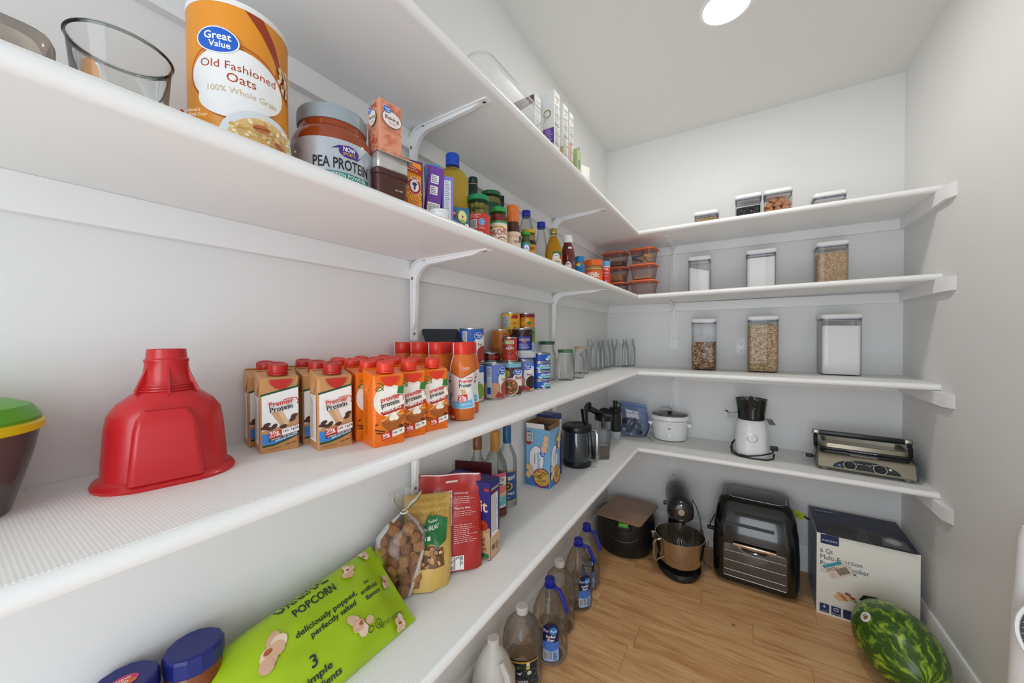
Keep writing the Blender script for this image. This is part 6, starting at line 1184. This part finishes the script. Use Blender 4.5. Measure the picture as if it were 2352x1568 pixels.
p.stroke([(-20, 30), (-4, 30)], 1, 'D8DADA'); p.stroke([(4, 29), (18, 28)], 1, 'D8DADA'); p.ell(-22, 30, 2, 2, 'E8EAEA', 10); p.ell(20, 28, 2, 2, 'E8EAEA', 10); p.rect(-92, 8, 10, 8, '6F8CB0'); p.rect(80, 20, 10, 8, 'D8DADA'); p.text('TEMP', 24, 32, 3, 'D8DADA', True); p.text('MENU', -58, 36, 3, 'D8DADA', True)
p.obj('control_panel', on_slope, t)
q_ = Matrix.Rotation(-(pi / 2 - math.asin(.489)) , 4, 'X')
for u, a in ((-.050, 80), (.052, 35)):
    RR = Matrix.Rotation(radians(90 - 29.3), 4, 'X'); o = MB().lathe([(.0165, 0), (.0155, .009), (.013, .011), (.001, .011)], 28, tf=RR).obj('dial', GBL, t, on_slope(u, .019, .0012)); MB().box((0, 0, .012), (.026, .005, .006)).obj('dial_grip', GBL, o, (0, 0, 0), (RR @ Matrix.Rotation(radians(a), 4, 'Z')).to_euler())
p = Print(); p.text('Hot Surface! ¡Superficie Caliente! Surface Chaude!', 0, 4, 4.4, 'DCDCD8', True, 'c', fit=92); p.obj('warning_print', lambda u, v, n: Vector((u, -.064 - n, .092 + v)), t)
p = Print(); p.text('Hot Surface! ¡Superficie Caliente! Surface Chaude!', 0, 4, 4.4, 'DCDCD8', True, 'c', fit=92); p.obj('warning_print', lambda u, v, n: Vector((-u, -.067 - n, .086 - v)), t)
for (x_, y_) in ((-.140, -.092), (.140, -.092), (-.140, .10), (.140, .10)): MB().lathe([(.010, 0), (.012, .002), (.012, .014)], 20).obj('foot', mat('grey_foot', '6E7072', .4, noise=.1), t, (x_, y_, 0))
MB().rbox((-.194, .02, .020), (.030, .016, .018), .004, .003).obj('plug', CORD, t)
for dy in (-.005, .005): MB().box((-.216, .02 + dy, .029), (.018, .0016, .005)).obj('prong', M_SCREW, t)
MB().tube([(-.179, .02, .028), (-.176, .05, .022), (-.172, .10, .008)], .0036, 8).obj('cord', CORD, t)
# ================================================================== floor
# ---- water jugs
PET = clear('jug_pet', 'F8F8F6', 'C6C0B8', .05, body=.05, bodycol='E2DED8', refl=.6)
NAVYC = mat('jug_blue', '1D2C9E', .35, noise=.1)
def water_jug(label, x, y, rz, h=.285, r=.066, lab=True, name='water_jug'):
    t = thing(name, label, 'jug', (x, y, 0), rz, 'empty water jugs'); n = 40
    prof = [(.052, 0), (r * .94, .003), (r, .014), (r, .05), (r * .985, .052), (r, .056), (r, .10), (r * .985, .102), (r, .106), (r, .150), (r * .96, .170), (r * .78, .205), (r * .52, .240), (.020, .258), (.0185, .266), (.0185, .272)]
    k = h / .285; mb = MB(); mb.stack([([(q * cos(2 * pi * i / n) * 1.0, q * sin(2 * pi * i / n) * .94) for i in range(n)], z * k) for q, z in prof], 0, True, False); mb.obj('jug', PET, t)
    MB().lathe([(.0205, h - .022), (.0212, h - .021), (.0212, h - .001), (.019, h + .002), (.001, h + .002)], 28).obj('cap', NAVYC, t)
    mb = MB(); mb.lathe([(.0195, h - .032), (.0240, h - .031), (.0240, h - .024), (.0195, h - .023)], 28); mb.obj('collar', NAVYC, t)
    mb = MB(); mb.tube([(.020, -.012, h - .027), (.040, -.024, h - .036), (.052, -.032, h - .062), (.060, -.037, h - .088), (.067, -.040, h - .100), (.068, -.041, h - .112)], [.007, .0085, .0085, .0085, .008, .006], 8); mb.obj('handle', NAVYC, t)
    if lab:
        p = Print(); pts = [(-27, 24), (-22, 18), (22, 18), (27, 24), (27, 118)] + [(27 * cos(a), 118 + 26 * sin(a)) for a in [pi * i / 10 for i in range(1, 10)]] + [(-27, 118)]
        p.poly(pts, '1B1D4C'); p.poly([(-27, 24), (-22, 18), (22, 18), (27, 24), (27, 84), (10, 80), (-8, 86), (-27, 82)], '4A78C8'); p.poly([(-27, 24), (-22, 18), (22, 18), (27, 24), (27, 58), (0, 50), (-27, 60)], '8FB2E2'); p.ell(9, 118, 13, 13, '2F86CC', 22); p.text('Pur', -24, 114, 11, 'F4F6FA', False, fit=19); p.text('Aqua', 9, 114, 9.5, 'F4F6FA', False, 'c', fit=23); p.text('Purified', 0, 96, 9, 'FFFFFF', True, 'c', fit=30); p.text('Water', 0, 85, 9, 'FFFFFF', True, 'c', fit=24); p.bars(-22, 26, 26, 24, n=16, bg='DCE4F0'); p.lines(8, 46, 14, 5, 4, '2A3A7A'); p.ring(14, 26, 5, 5, 1.2, '22304E', n=14)
        fj = on_cyl(r + .0006); p.obj('label', lambda u, v, n: fj(u * 1.22, v * 1.22 + .006, n), t, step=.006)
    return t
def jug_tilt(x, y): return math.degrees(atan2(.815 - x, y))
water_jug('clear empty water jug with blue cap and label, nearest the camera', .143, 1.372, jug_tilt(.143, 1.372) + 2, .315, .072)
water_jug('clear empty water jug with blue cap, second from the camera', .136, 1.706, jug_tilt(.136, 1.706) + 28, .322, .068)
water_jug('clear empty water jug with blue cap, farthest of the three labelled ones', .122, 1.862, jug_tilt(.122, 1.862) + 6, .322, .066)
def plain_bottle(label, x, y, h, r, draw=None):
    t = thing('large_bottle', label, 'bottle', (x, y, 0), jug_tilt(x, y), 'large clear bottles'); prof = [(r * .85, 0), (r, .006), (r, .06), (r * .95, .075), (r, .09), (r, .16), (r * .97, .175), (r * .98, .19), (r * .82, .225), (r * .45, .255), (.021, .265), (.020, .275)]
    k = h / .295; n = 10; mb = MB(); mb.stack([([(q * cos(2 * pi * i / 40) * (1 - (.02 if i % 4 == 0 and .17 < z < .25 else 0)), q * sin(2 * pi * i / 40)) for i in range(40)], z * k) for q, z in prof], 0, True, False); mb.obj('bottle', PET, t)
    MB().lathe([(.0225, h - .026), (.0232, h - .025), (.0232, h - .003), (.021, h), (.001, h)], 28).obj('cap', mat('white_cap', 'DAD8D4', .4, noise=.1), t)
    if draw: p = Print(); draw(p); p.obj('label', on_cyl(r + .0006), t, step=.006)
    return t
plain_bottle('clear ribbed bottle with white cap between the blue capped jugs', .112, 1.535, .298, .068)
def dr_spring(p): p.rect(-60, 40, 120, 92, '2A3038'); rn = random.Random(5); [p.ell(rn.uniform(-55, 55), rn.uniform(50, 110), rn.uniform(3, 8), rn.uniform(2, 4), rn.choice(['4A5460', '5E6A74', '38424A', '46603A']), 8) for _ in range(50)]; p.poly([(-60, 124), (60, 130), (60, 134), (-60, 132)], 'C9A23A'); p.ell(-14, 112, 8, 7, '3E6A34', 12); p.rect(14, 104, 12, 26, 'C2C06A'); p.rect(15, 120, 10, 10, 'E4E0D4'); p.ell(24, 92, 9, 9, 'E4E8DC', 18); p.ring(24, 92, 9, 9, 2, '3E8A3A', n=18); p.text('2', 24, 88, 8, '3E6A34', True, 'c'); p.text('ALL NATURAL', -6, 58, 8, 'E8E8E4', True, 'c', fit=52); p.text('SPRING WATER', -6, 47, 8, 'E8E8E4', True, 'c', fit=56); p.poly([(-20, 92), (0, 96), (-8, 84)], 'C8C2BE')
plain_bottle('clear ribbed bottle with white cap and dark spring water label', .100, 1.215, .284, .075, dr_spring)
MLK = clear('milky_jug', 'E6E4DE', 'CFCCC4', .35, body=.75, bodycol='E6E4DE', refl=.3)
def milk_jug(label, x, y, rz, h):
    t = thing('milk_jug', label, 'jug', (x, y, 0), rz, 'milky white jugs'); prof = [(.066, 0), (.074, .005), (.075, .02), (.075, .125), (.070, .150), (.056, .190), (.034, .228), (.019, .246), (.017, .262)]
    k = h / .262; mb = MB(); mb.stack([(rrect(2 * q, 2 * q, q * (.45 if z < .15 else .95), 6), z * k) for q, z in prof]); mb.obj('jug', MLK, t)
    MB().lathe([(.019, h - .012), (.0205, h - .011), (.0205, h + .004), (.018, h + .006), (.001, h + .006)], 24).obj('cap', mat('milky_cap', 'D6D2CA', .4, noise=.1), t)
    mb = MB(); mb.tube([(.030, -.040, h - .05), (.050, -.062, h - .075), (.060, -.072, h - .12), (.056, -.066, h - .165)], [.010, .012, .012, .010], 8); mb.obj('handle', MLK, t)
milk_jug('milky white empty jug with moulded handle at the bottom edge', .090, 1.035, 30, .275)
milk_jug('second milky white jug, mostly below the frame', .085, .845, 36, .245)
# ---- black multicooker with a brown tray on top
t = thing('multicooker', 'black multicooker pot without its lid, under the brown tray', 'multicooker', (.200, 2.350, 0), 10)
MB().lathe([(.140, 0), (.156, .004), (.168, .02), (.173, .10), (.171, .19), (.166, .210), (.158, .216), (.146, .214), (.142, .206), (.142, .14)], 52).obj('housing', mat('satin_black', '1B1B1C', .36, noise=.12, scale=10), t)
MB().tube([(.149 * cos(a), .149 * sin(a), .215) for a in [2 * pi * k / 44 for k in range(44)]], .0025, 6, closed=True).obj('steel_ring', M_SCREW, t)
MB().rbox((0, -.166, .172), (.090, .040, .036), .016, .008, n=4).obj('condensation_cup', BLKM, t)
MB().rbox((.168, .02, .050), (.012, .10, .13), .005, .004).obj('side_panel', mat('slate_panel', '5A646E', .4, metal=.3, noise=.1), t)
mb = MB(); mb.tube([(.1715 * sin(a), -.1715 * cos(a), .132 - .03 * (1 - (a / .5) ** 2)) for a in [-.5 + i * .1 for i in range(11)]], .004, 6); mb.obj('embossed_smile', MATS['satin_black'], t)
tg = thing('clip_container', 'small blue container with green clip sticking out under the brown tray', 'container', (.216, 2.262, .186), 10)
MB().rbox((0, 0, 0), (.10, .10, .030), .012, .006).obj('body', mat('blue_container', '2F6FB0', .4, noise=.1), tg); MB().rbox((.0, -.080, .012), (.060, .040, .024), .012, .006).obj('green_clip', mat('green_clip', '5DB33A', .35, noise=.1), tg)
t = thing('plastic_tray', 'translucent brown rectangular tray lid lying across the black multicooker', 'tray', (.214, 2.335, .2245), 0, rot=(radians(-3), 0, radians(-5)))
TRM = mat('brown_translucent', 'A98468', .3, noise=.3, scale=5, color2='8E6E56', trans=.2)
MB().stack([(rrect(.272, .362, .022, 4), 0), (rrect(.280, .370, .024, 4), .004), (rrect(.280, .370, .024, 4), .012), (rrect(.272, .362, .022, 4), .015), (rrect(.236, .322, .016, 4), .015), (rrect(.232, .318, .016, 4), .013)]).obj('tray', TRM, t)
# ---- stand mixer
t = thing('stand_mixer', 'black stand mixer with steel bowl', 'stand mixer', (.512, 2.312, 0), 12)
MX = mat('mixer_black', '1A1A1C', .22, noise=.1, coat=.3)
def mring(w, y0, y1, n=26):
    pts = []
    for k in range(n):
        a = 2 * pi * k / n; pts.append((w * cos(a), (y0 + y1) / 2 + (y1 - y0) / 2 * sin(a)))
    return pts
MB().stack([(mring(.112, -.185, .165), 0), (mring(.118, -.190, .170), .006), (mring(.118, -.190, .170), .020), (mring(.108, -.180, .165), .034), (mring(.080, -.150, .155), .044)]).obj('base', MX, t)
MB().stack([(rrect(.110, .085, .03, 5, 0, .120), .03), (rrect(.100, .078, .03, 5, 0, .122), .12), (rrect(.092, .074, .03, 5, 0, .120), .26), (rrect(.104, .100, .035, 5, 0, .105), .32)]).obj('column', MX, t)
mb = MB(); rings = []
for (y_, rx, rz_, zc_) in ((-.180, .022, .022, .370), (-.177, .046, .046, .370), (-.165, .060, .060, .372), (-.145, .066, .066, .374), (-.10, .068, .066, .378), (0, .070, .070, .382), (.08, .069, .070, .384), (.14, .062, .064, .382), (.172, .040, .042, .380), (.178, .012, .012, .380)):
    rings.append([(rx * cos(2 * pi * k / 28), y_, zc_ + rz_ * sin(2 * pi * k / 28) * (1.0 if sin(2 * pi * k / 28) > 0 else .92)) for k in range(28)])
mb.loft(rings); mb.obj('head', MX, t)
mb = MB(); mb.loft([[((.0685 + .0012) * cos(2 * pi * k / 28) * s_, y_, zz + .0245 * (-1 if i_ else 1)) for k in range(0, 1)] for i_, (y_, s_, zz) in enumerate(((0, 1, .36), (0, 1, .36)))], closed=False, cap0=False, cap1=False) if False else None
# steel trim band round the nose of the head
bp_ = []
for k in range(25):
    a = radians(-100 + 200 * k / 24); bp_.append((.0665 * sin(a), -.118 - .060 * cos(a) if abs(a) < pi / 2 else -.118 + .09 * (abs(a) - pi / 2), .350))
mb = MB(); mb.loft([[(x_ * 1.03, y_ - .001, .352) for x_, y_, z_ in bp_], [(x_ * 1.0, y_ - .0005, .334) for x_, y_, z_ in bp_], [(x_ * .90, y_ + .006, .334) for x_, y_, z_ in bp_], [(x_ * .90, y_ + .006, .352) for x_, y_, z_ in bp_]], closed=False); mb.obj('trim_band', mat('trim_steel', 'B9B6B0', .25, metal=.9, noise=.2), t)
p = Print(); p.text('KitchenAid', 0, 339, 8, '3A3A3A', True, 'c', fit=64); p.obj('band_print', lambda u, v, n: Vector((.0675 * sin(u / .066), -.118 - .0618 * cos(u / .066) - n, v)), t, step=.006)
MB().lathe([(.019, 0), (.019, .010), (.016, .013), (.001, .013)], 28, tf=RX).obj('hub_knob', mat('hub_chrome', 'C6C8CA', .15, metal=1.0, noise=.1), t, (0, -.168, .378))
MB().rbox((0, -.178, .398), (.010, .008, .024), .002, .002).obj('hub_lever', MATS['hub_chrome'], t); MB().tube([(.038, -.150, .372), (.058, -.166, .374)], .005, 8).obj('speed_lever', MATS['hub_chrome'], t)
MB().lathe([(.012, 0), (.012, .012), (.010, .014)], 20, tf=Matrix.Rotation(radians(-90), 4, 'Y')).obj('side_knob', BLK, t, (-.070, -.06, .372))
MB().lathe([(.009, .262), (.009, .318), (.022, .322), (.024, .335)], 20, c=(0, -.105, 0)).obj('beater_shaft', M_SCREW, t)
BST = mat('polished_steel', 'C2BDB4', .16, metal=1.0, noise=.12, scale=6, color2='A8A29A')
mb = MB(); BC = (0, -.090); pr_ = [(.062, .056), (.086, .060), (.106, .080), (.118, .13), (.124, .185), (.127, .214), (.1285, .215), (.1285, .218), (.126, .218), (.122, .19), (.114, .13), (.098, .082), (.05, .066), (.001, .065)]; mb.stack([(circ(max(r, 1e-4), 52, *BC), z) for r, z in pr_], 0, True, True); bowl = mb.obj('bowl', BST, t)
mb = MB(); mb.tube([(-.108, -.145, .200), (-.128, -.160, .202), (-.138, -.168, .185), (-.138, -.168, .12), (-.126, -.160, .088), (-.100, -.140, .095)], .0075, 8); mb.obj('bowl_handle', BST, bowl)
for sx in (-1, 1): MB().lathe([(.008, 0), (.008, .016), (.012, .018), (.012, .028)], 16, c=(sx * .138, -.06, .165)).obj('bowl_pin', MATS['hub_chrome'], t); MB().box((sx * .134, .03, .158), (.016, .17, .014)).obj('bowl_arm', MX, t)
mb = None
for k in range(6):   # whisk lying in the bowl
    a = pi * k / 6; pts = []
    for i in range(13):
        s_ = -1 + 2 * i / 12; q = (1 - s_ * s_); pts.append((.046 * s_ * cos(a), .046 * s_ * sin(a), .125 * (1 - abs(s_) ** 2.2)))
    R3 = Matrix.Translation((.030, -.120, .085)) @ Matrix.Rotation(radians(-14), 4, 'Y') @ Matrix.Rotation(radians(-12), 4, 'X')
    MB().tube([tuple(R3 @ Vector(q)) for q in pts], .0017, 5).obj('whisk_wire', M_SCREW, bowl)
mb = MB(); mb.tube([(.085, .14, .33), (.11, .13, .29), (.125, .10, .24), (.135, .08, .15), (.13, .06, .06), (.14, .03, .012), (.17, .0, .006)], .0036, 8); mb.obj('cord', mat('grey_black_cord', '4A4A4C', .45, noise=.1), t)
# ---- air fryer oven
t = thing('air_fryer', 'large black air fryer oven with glass door and steel handle', 'air fryer', (.884, 2.412, 0), -2)
AFM = mat('gloss_black', '101112', .12, noise=.08, coat=.5)
def afr(w, y0, y1, r): return rrect(w, y1 - y0, r, 6, 0, (y0 + y1) / 2)
MB().stack([(afr(0.336, -.140, .130, .05), .014), (afr(0.372, -.155, .145, .055), .022), (afr(0.381, -.160, .150, .058), .06), (afr(0.383, -.160, .152, .058), .20), (afr(0.374, -.152, .152, .058), .30), (afr(0.356, -.126, .150, .056), .37), (afr(0.332, -.092, .146, .052), .424), (afr(0.309, -.078, .140, .050), .436)]).obj('housing', AFM, t)
for (x_, y_) in ((-.12, -.11), (.12, -.11), (-.12, .11), (.12, .11)): MB().lathe([(.014, 0), (.016, .002), (.016, .018)], 18).obj('foot', BLKM, t, (x_, y_, 0))
MB().stack([(afr(.278, -.064, .128, .045), .4358), (afr(.282, -.066, .130, .046), .4395), (afr(.276, -.062, .126, .044), .4405)]).obj('top_panel', mat('panel_navy', '1C2228', .1, noise=.1, coat=.3), t)
MB().tube([(x_, y_, .4395) for x_, y_ in afr(.282, -.066, .130, .046)], .0022, 6, closed=True).obj('panel_trim', mat('panel_chrome', 'B4B8BC', .2, metal=.9, noise=.1), t)
mb = MB(); mb.add([(-.085, -.1475, .318), (.085, -.1475, .318), (.078, -.1005, .408), (-.078, -.1005, .408)], [(0, 1, 2, 3)]); mb.obj('display', mat('display_glass', '2C2E30', .06, noise=.3, scale=6, color2='1E2022', coat=.8), t)
DG = mat('door_glass', '4A4642', .08, noise=.25, scale=7, color2='5A554E', coat=.7)
MB().stack([(rrect(.276, .176, .012, 4), 0), (rrect(.276, .176, .012, 4), .002), (rrect(.272, .172, .010, 4), .003)], tf=Matrix.Translation((0, -.1595, .135)) @ RX).obj('door_window', DG, t)
for z in (.185, .135, .085): MB().tube([(-.132, -.1632, z), (.132, -.1632, z)], .0011, 6).obj('rack_line', mat('rack_wire', 'BDBAB4', .3, metal=.8, noise=.1), t)
MB().tube([(-.134, -.163, .052), (.134, -.163, .052)], .0012, 6).obj('rack_line', MATS['rack_wire'], t)
MB().rbox((0, -.176, .224), (.190, .012, .015), .004, .003).obj('handle', mat('copper_steel', 'CDB6A0', .25, metal=.9, noise=.15), t)
mb = MB(); mb.tube([(-.060, -.168, .226), (-.045, -.176, .212), (0, -.179, .207), (.045, -.176, .212), (.060, -.168, .226)], .005, 8); mb.obj('handle_grip', AFM, t)
for k in range(15): MB().box((-.11 + k * .0157, -.150, .026), (.008, .004, .004)).obj('vent_slot', P('050505'), t)
MB().tube([(-.182, .05, .30), (-.196, .02, .275), (-.215, .0, .235), (-.218, -.01, .205)], .0036, 8).obj('cord', CORD, t)
MB().lathe([(.011, 0), (.011, .042), (.008, .050)], 16, tf=Matrix.Rotation(radians(90), 4, 'Y')).obj('plug', BLKM, t, (-.228, -.035, .225))
mb = MB(); mb.box((0, 0, 0), (.052, .001, .036)); mb.obj('tag', mat('green_tag', 'A5B81E', .5, noise=.1), t, (.190, .03, .378), (0, radians(14), radians(-10)))
p = Print(); p.text('25', 0, -6, 10, '3A4A1A', True, 'c'); RT = Matrix.Translation((.190, .03, .378)) @ Matrix.Rotation(radians(-10), 4, 'Z') @ Matrix.Rotation(radians(14), 4, 'Y'); p.obj('tag_print', lambda u, v, n: RT @ Vector((u, -.0006 - n, v)), t)
MB().tube([(.212, .03, .378), (.230, .03, .368), (.240, .03, .364)], [.005, .006, .004], 8).obj('tag_clip', BLKM, t)
# ---- pressure cooker box
t = thing('appliance_box', 'white and navy pressure cooker box against the right wall', 'box', (1.304, 2.408, 0), -1.5)
w, d, h = .344, .330, .385
carton_box(t, w, d, h, mat('box_card', 'E9E6DC', .5, noise=.15, scale=12, color2='E0DCD0'))
p = Print(); N_ = '22315E'
p.rect(-158, h * 1000 - 46, 66, 44, N_); p.text('INSIGNIA', -125, h * 1000 - 33, 8, 'E8ECF4', False, 'c', fit=56)
g = '4E5A66'; p.text('6 Qt', -160, 296, 22, g, False, fit=48); p.text('Multi-Function', -160, 266, 22, g, False, fit=150); p.text('Pressure Cooker', -160, 236, 22, g, False, fit=172); p.text('Healthy and flavorful', -160, 224, 5, '6A747E', False, fit=56); p.text('Cook a variety', -160, 214, 5, '6A747E', False, fit=44); p.text('Easy to clean', -160, 204, 5, '6A747E', False, fit=44)
RS = radians(33)
def rr2(cu, cv, a, b_, w_, h_): return [(cu + x_ * cos(RS) - y_ * sin(RS), cv + x_ * sin(RS) + y_ * cos(RS)) for x_, y_ in ((a, b_), (a + w_, b_), (a + w_, b_ + h_), (a, b_ + h_))]
p.poly(rr2(-98, 232, -44, -34, 92, 64), 'E3CFC0'); p.poly(rr2(-98, 232, -44, 16, 76, 14), '3FA0B4'); [p.poly(rr2(-98, 232, -6 + k * 2.6, -28, 1.5 if k % 3 else 2, 30), '2A2422', False) for k in range(17)]; p.poly(rr2(-98, 232, -34, -26, 12, 12), '6A5A52'); p.poly(rr2(-98, 232, -33, -25, 10, 10), 'E3CFC0'); [p.poly(rr2(-98, 232, -42, 10 - 5 * k, 40 + 8 * (k % 2), 1.6), '4A3E3A', False) for k in range(3)]; p.text('X', -42, 222, 12, '1A1A1A', True)
for (u, v, a, c) in ((-86, 118, 14, 'C9A272'), (-60, 128, 12, 'B05A3E'), (-44, 116, 10, 'A84A34'), (-72, 106, 16, 'D8702E'), (-34, 104, 7, '6A9A3A'), (-92, 100, 18, 'D9B98A'), (-56, 108, 12, 'E0C89A')): p.ell(u, v, a, a * .62, c, 14, rot=-.3)
p.poly([(-22, 120), (-8, 146), (30, 152), (70, 142), (118, 112), (142, 96), (142, 84), (116, 86), (96, 80), (40, 96), (0, 112)], '2E3230'); p.poly([(0, 142), (30, 149), (66, 139), (106, 114), (60, 124), (20, 130)], '4E5450'); p.stroke([(-14, 122), (40, 108), (98, 92)], 4, '6A706C'); p.ell(46, 134, 22, 6, '1E2220', 16, rot=-.3)
p.rect(-6, 4, 110, 76, 'C9C6C0')
for k in range(4): p.rect(-160 + k * 42, 14, 34, 40, N_); 
p.text('6', -143, 36, 13, 'F0F2F6', True, 'c'); p.text('QUARTS', -143, 19, 4, 'C8CEDC', True, 'c', fit=22); p.ring(-101, 41, 9, 9, 1.8, 'F0F2F6', n=20); p.stroke([(-101, 47), (-101, 41), (-97, 39)], 1.5, 'F0F2F6'); p.text('PRESET TIMER', -101, 19, 3.6, 'C8CEDC', True, 'c', fit=30)
p.obj('front_print', on_front(-d / 2), t)
p = Print(); p.rect(-171, -164, 342, 328, '16203E'); p.ell(10, -170, 150, 150, '3A3E40', 44, 0, pi); p.ell(10, -168, 138, 120, '2A2D2F', 40, 0, pi); p.rect(-24, -164, 46, 150, '44484A'); p.ell(-72, -58, 66, 40, '1E2122', 26); p.ell(-78, -44, 28, 22, '111314', 20); p.poly([(60, -150), (72, -60), (112, -40), (150, -74), (146, -150)], '6E706A'); p.ell(104, -92, 30, 34, 'A9ABA8', 20); p.ell(104, -92, 22, 26, 'D0D2D0', 18); p.rect(-160, 96, 96, 60, '1D2C5A'); p.stroke([(-160, 96), (-160, 156), (-64, 156), (-64, 96), (-160, 96)], 1.5, '8A94B0'); p.text('INSIGNIA', -112, 112, 13, 'E8ECF4', False, 'c', fit=74)
p.obj('top_print', on_top(h), t)
p = Print(); p.rect(-163, 2, 326, 380, '8FA6C4'); p.rect(60, 2, 103, 380, '7E96B8'); p.obj('side_print', on_left(-w / 2), t)
# ---- watermelon
def melon_mat():
    m = bpy.data.materials.new('watermelon_rind'); m.use_nodes = True; nt = m.node_tree; L = nt.links.new; b = nt.nodes['Principled BSDF']; b.inputs['Roughness'].default_value = .32
    tc = nt.nodes.new('ShaderNodeTexCoord'); sp = nt.nodes.new('ShaderNodeSeparateXYZ'); L(tc.outputs['Object'], sp.inputs[0])
    at = nt.nodes.new('ShaderNodeMath'); at.operation = 'ARCTAN2'; L(sp.outputs['Z'], at.inputs[0]); L(sp.outputs['X'], at.inputs[1])
    n = nt.nodes.new('ShaderNodeTexNoise'); n.inputs['Scale'].default_value = 16; n.inputs['Detail'].default_value = 3; L(tc.outputs['Object'], n.inputs['Vector'])
    cb = nt.nodes.new('ShaderNodeCombineXYZ'); ma = nt.nodes.new('ShaderNodeMath'); ma.operation = 'MULTIPLY_ADD'; ma.inputs[1].default_value = .9; L(n.outputs[0], ma.inputs[0]); L(at.outputs[0], ma.inputs[2])
    ms = nt.nodes.new('ShaderNodeMath'); ms.operation = 'MULTIPLY'; ms.inputs[1].default_value = 2.4; L(ma.outputs[0], ms.inputs[0]); my = nt.nodes.new('ShaderNodeMath'); my.operation = 'MULTIPLY'; my.inputs[1].default_value = 11; L(sp.outputs['Y'], my.inputs[0]); L(ms.outputs[0], cb.inputs[0]); L(my.outputs[0], cb.inputs[1])
    n2 = nt.nodes.new('ShaderNodeTexNoise'); n2.inputs['Scale'].default_value = 1.9; n2.inputs['Detail'].default_value = 5; n2.inputs['Roughness'].default_value = .6; L(cb.outputs[0], n2.inputs['Vector'])
    rp = nt.nodes.new('ShaderNodeValToRGB'); e = rp.color_ramp.elements; e[0].position = .49; e[0].color = lin('35561A'); e[1].position = .62; e[1].color = lin('9BB233'); q = e.new(.545); q.color = lin('5A8222'); L(n2.outputs[0], rp.inputs[0]); L(rp.outputs[0], b.inputs['Base Color'])
    return m
t = thing('watermelon', 'large oblong green watermelon with white sticker on the floor', 'watermelon', (1.335, 1.985, 0), 8)
A_, B_ = .125, .188
MB().ball((0, 0, 0), (A_, B_, A_), 48, 32).obj('rind', melon_mat(), t, (0, 0, A_ - .0005), angle=None)
MB().lathe([(.006, 0), (.005, .006), (.003, .008)], 10, tf=Matrix.Rotation(radians(90), 4, 'X')).obj('stem_scar', mat('stem_brown', '7A5A32', .8, noise=.4), t, (0, -B_ + .001, A_))
def on_melon(u, v, n):
    a, b_ = radians(140) + u / A_, -.02 + v / B_; nr = Vector((cos(b_) * cos(a), sin(b_), cos(b_) * sin(a))); pnt = Vector((A_ * nr.x, B_ * nr.y, A_ * nr.z)); return pnt + nr * (n + .0006) + Vector((0, 0, A_))
on_melon.curved = True
p = Print(); p.ell(0, 0, 19, 25, 'EDEDE8', 28); 
def mir(f_): 
    g_ = lambda u, v, n: f_(-u, v, n); g_.curved = True; return g_
p.text('PREMIUM', 0, 12, 3, '4A4A44', True, 'c', fit=18); p.bars(-7, 5, 14, 5, n=12, bg='EDEDE8'); p.ell(0, -3, 10, 6, '4E8A2E', 16); p.ell(1, -3, 7, 4, 'C8402A', 14); p.text('SEEDLESS', 0, -13, 4, '3E7A2E', True, 'c', fit=17); p.obj('sticker', mir(on_melon), t, step=.006)
# ---- white appliance with a dark grille cut off at the right edge
t = thing('tower_fan', 'white tower fan with dark ribbed grille, cut off at the right edge', 'fan', (1.455, 1.488, 0), 0)
TW = mat('tower_white', 'EDEEEF', .28, noise=.08)
MB().stack([(circ(.052, 36), 0), (circ(.054, 36), .01), (circ(.046, 36), .30), (circ(.036, 36), .62), (circ(.028, 36), .80), (circ(.022, 36), .83)]).obj('body', TW, t)
GM = Matrix.Translation((-.006, -.112, .615)) @ Matrix.Rotation(radians(-24), 4, 'Z') @ Matrix.Rotation(radians(68), 4, 'X')
MB().stack([(circ(.060, 44, 0, 0, .074), -.03), (circ(.066, 44, 0, 0, .080), -.02), (circ(.070, 44, 0, 0, .084), -.004), (circ(.068, 44, 0, 0, .082), 0), (circ(.062, 44, 0, 0, .076), 0), (circ(.060, 44, 0, 0, .074), -.006)], tf=GM).obj('grille_frame', TW, t)
MB().stack([(circ(.0605, 44, 0, 0, .0745), -.0058), (circ(.0605, 44, 0, 0, .0745), -.0045)], tf=GM).obj('grille_back', mat('grille_dark', '3A3C3E', .5, noise=.1), t)
RB = mat('grille_rib', 'A9ACAE', .4, noise=.1)
for k in range(11):
    y_ = -.062 + k * .0124; x_ = .058 * math.sqrt(max(0, 1 - (y_ / .0745) ** 2)); MB().tube([tuple(GM @ Vector(q)) for q in ((-x_, y_, -.003), (x_, y_, -.003))], .0013, 5).obj('grille_rib', RB, t)
MB().tube([(-.012, -.085, .625), (0, -.02, .61)], .014, 10).obj('neck', TW, t)
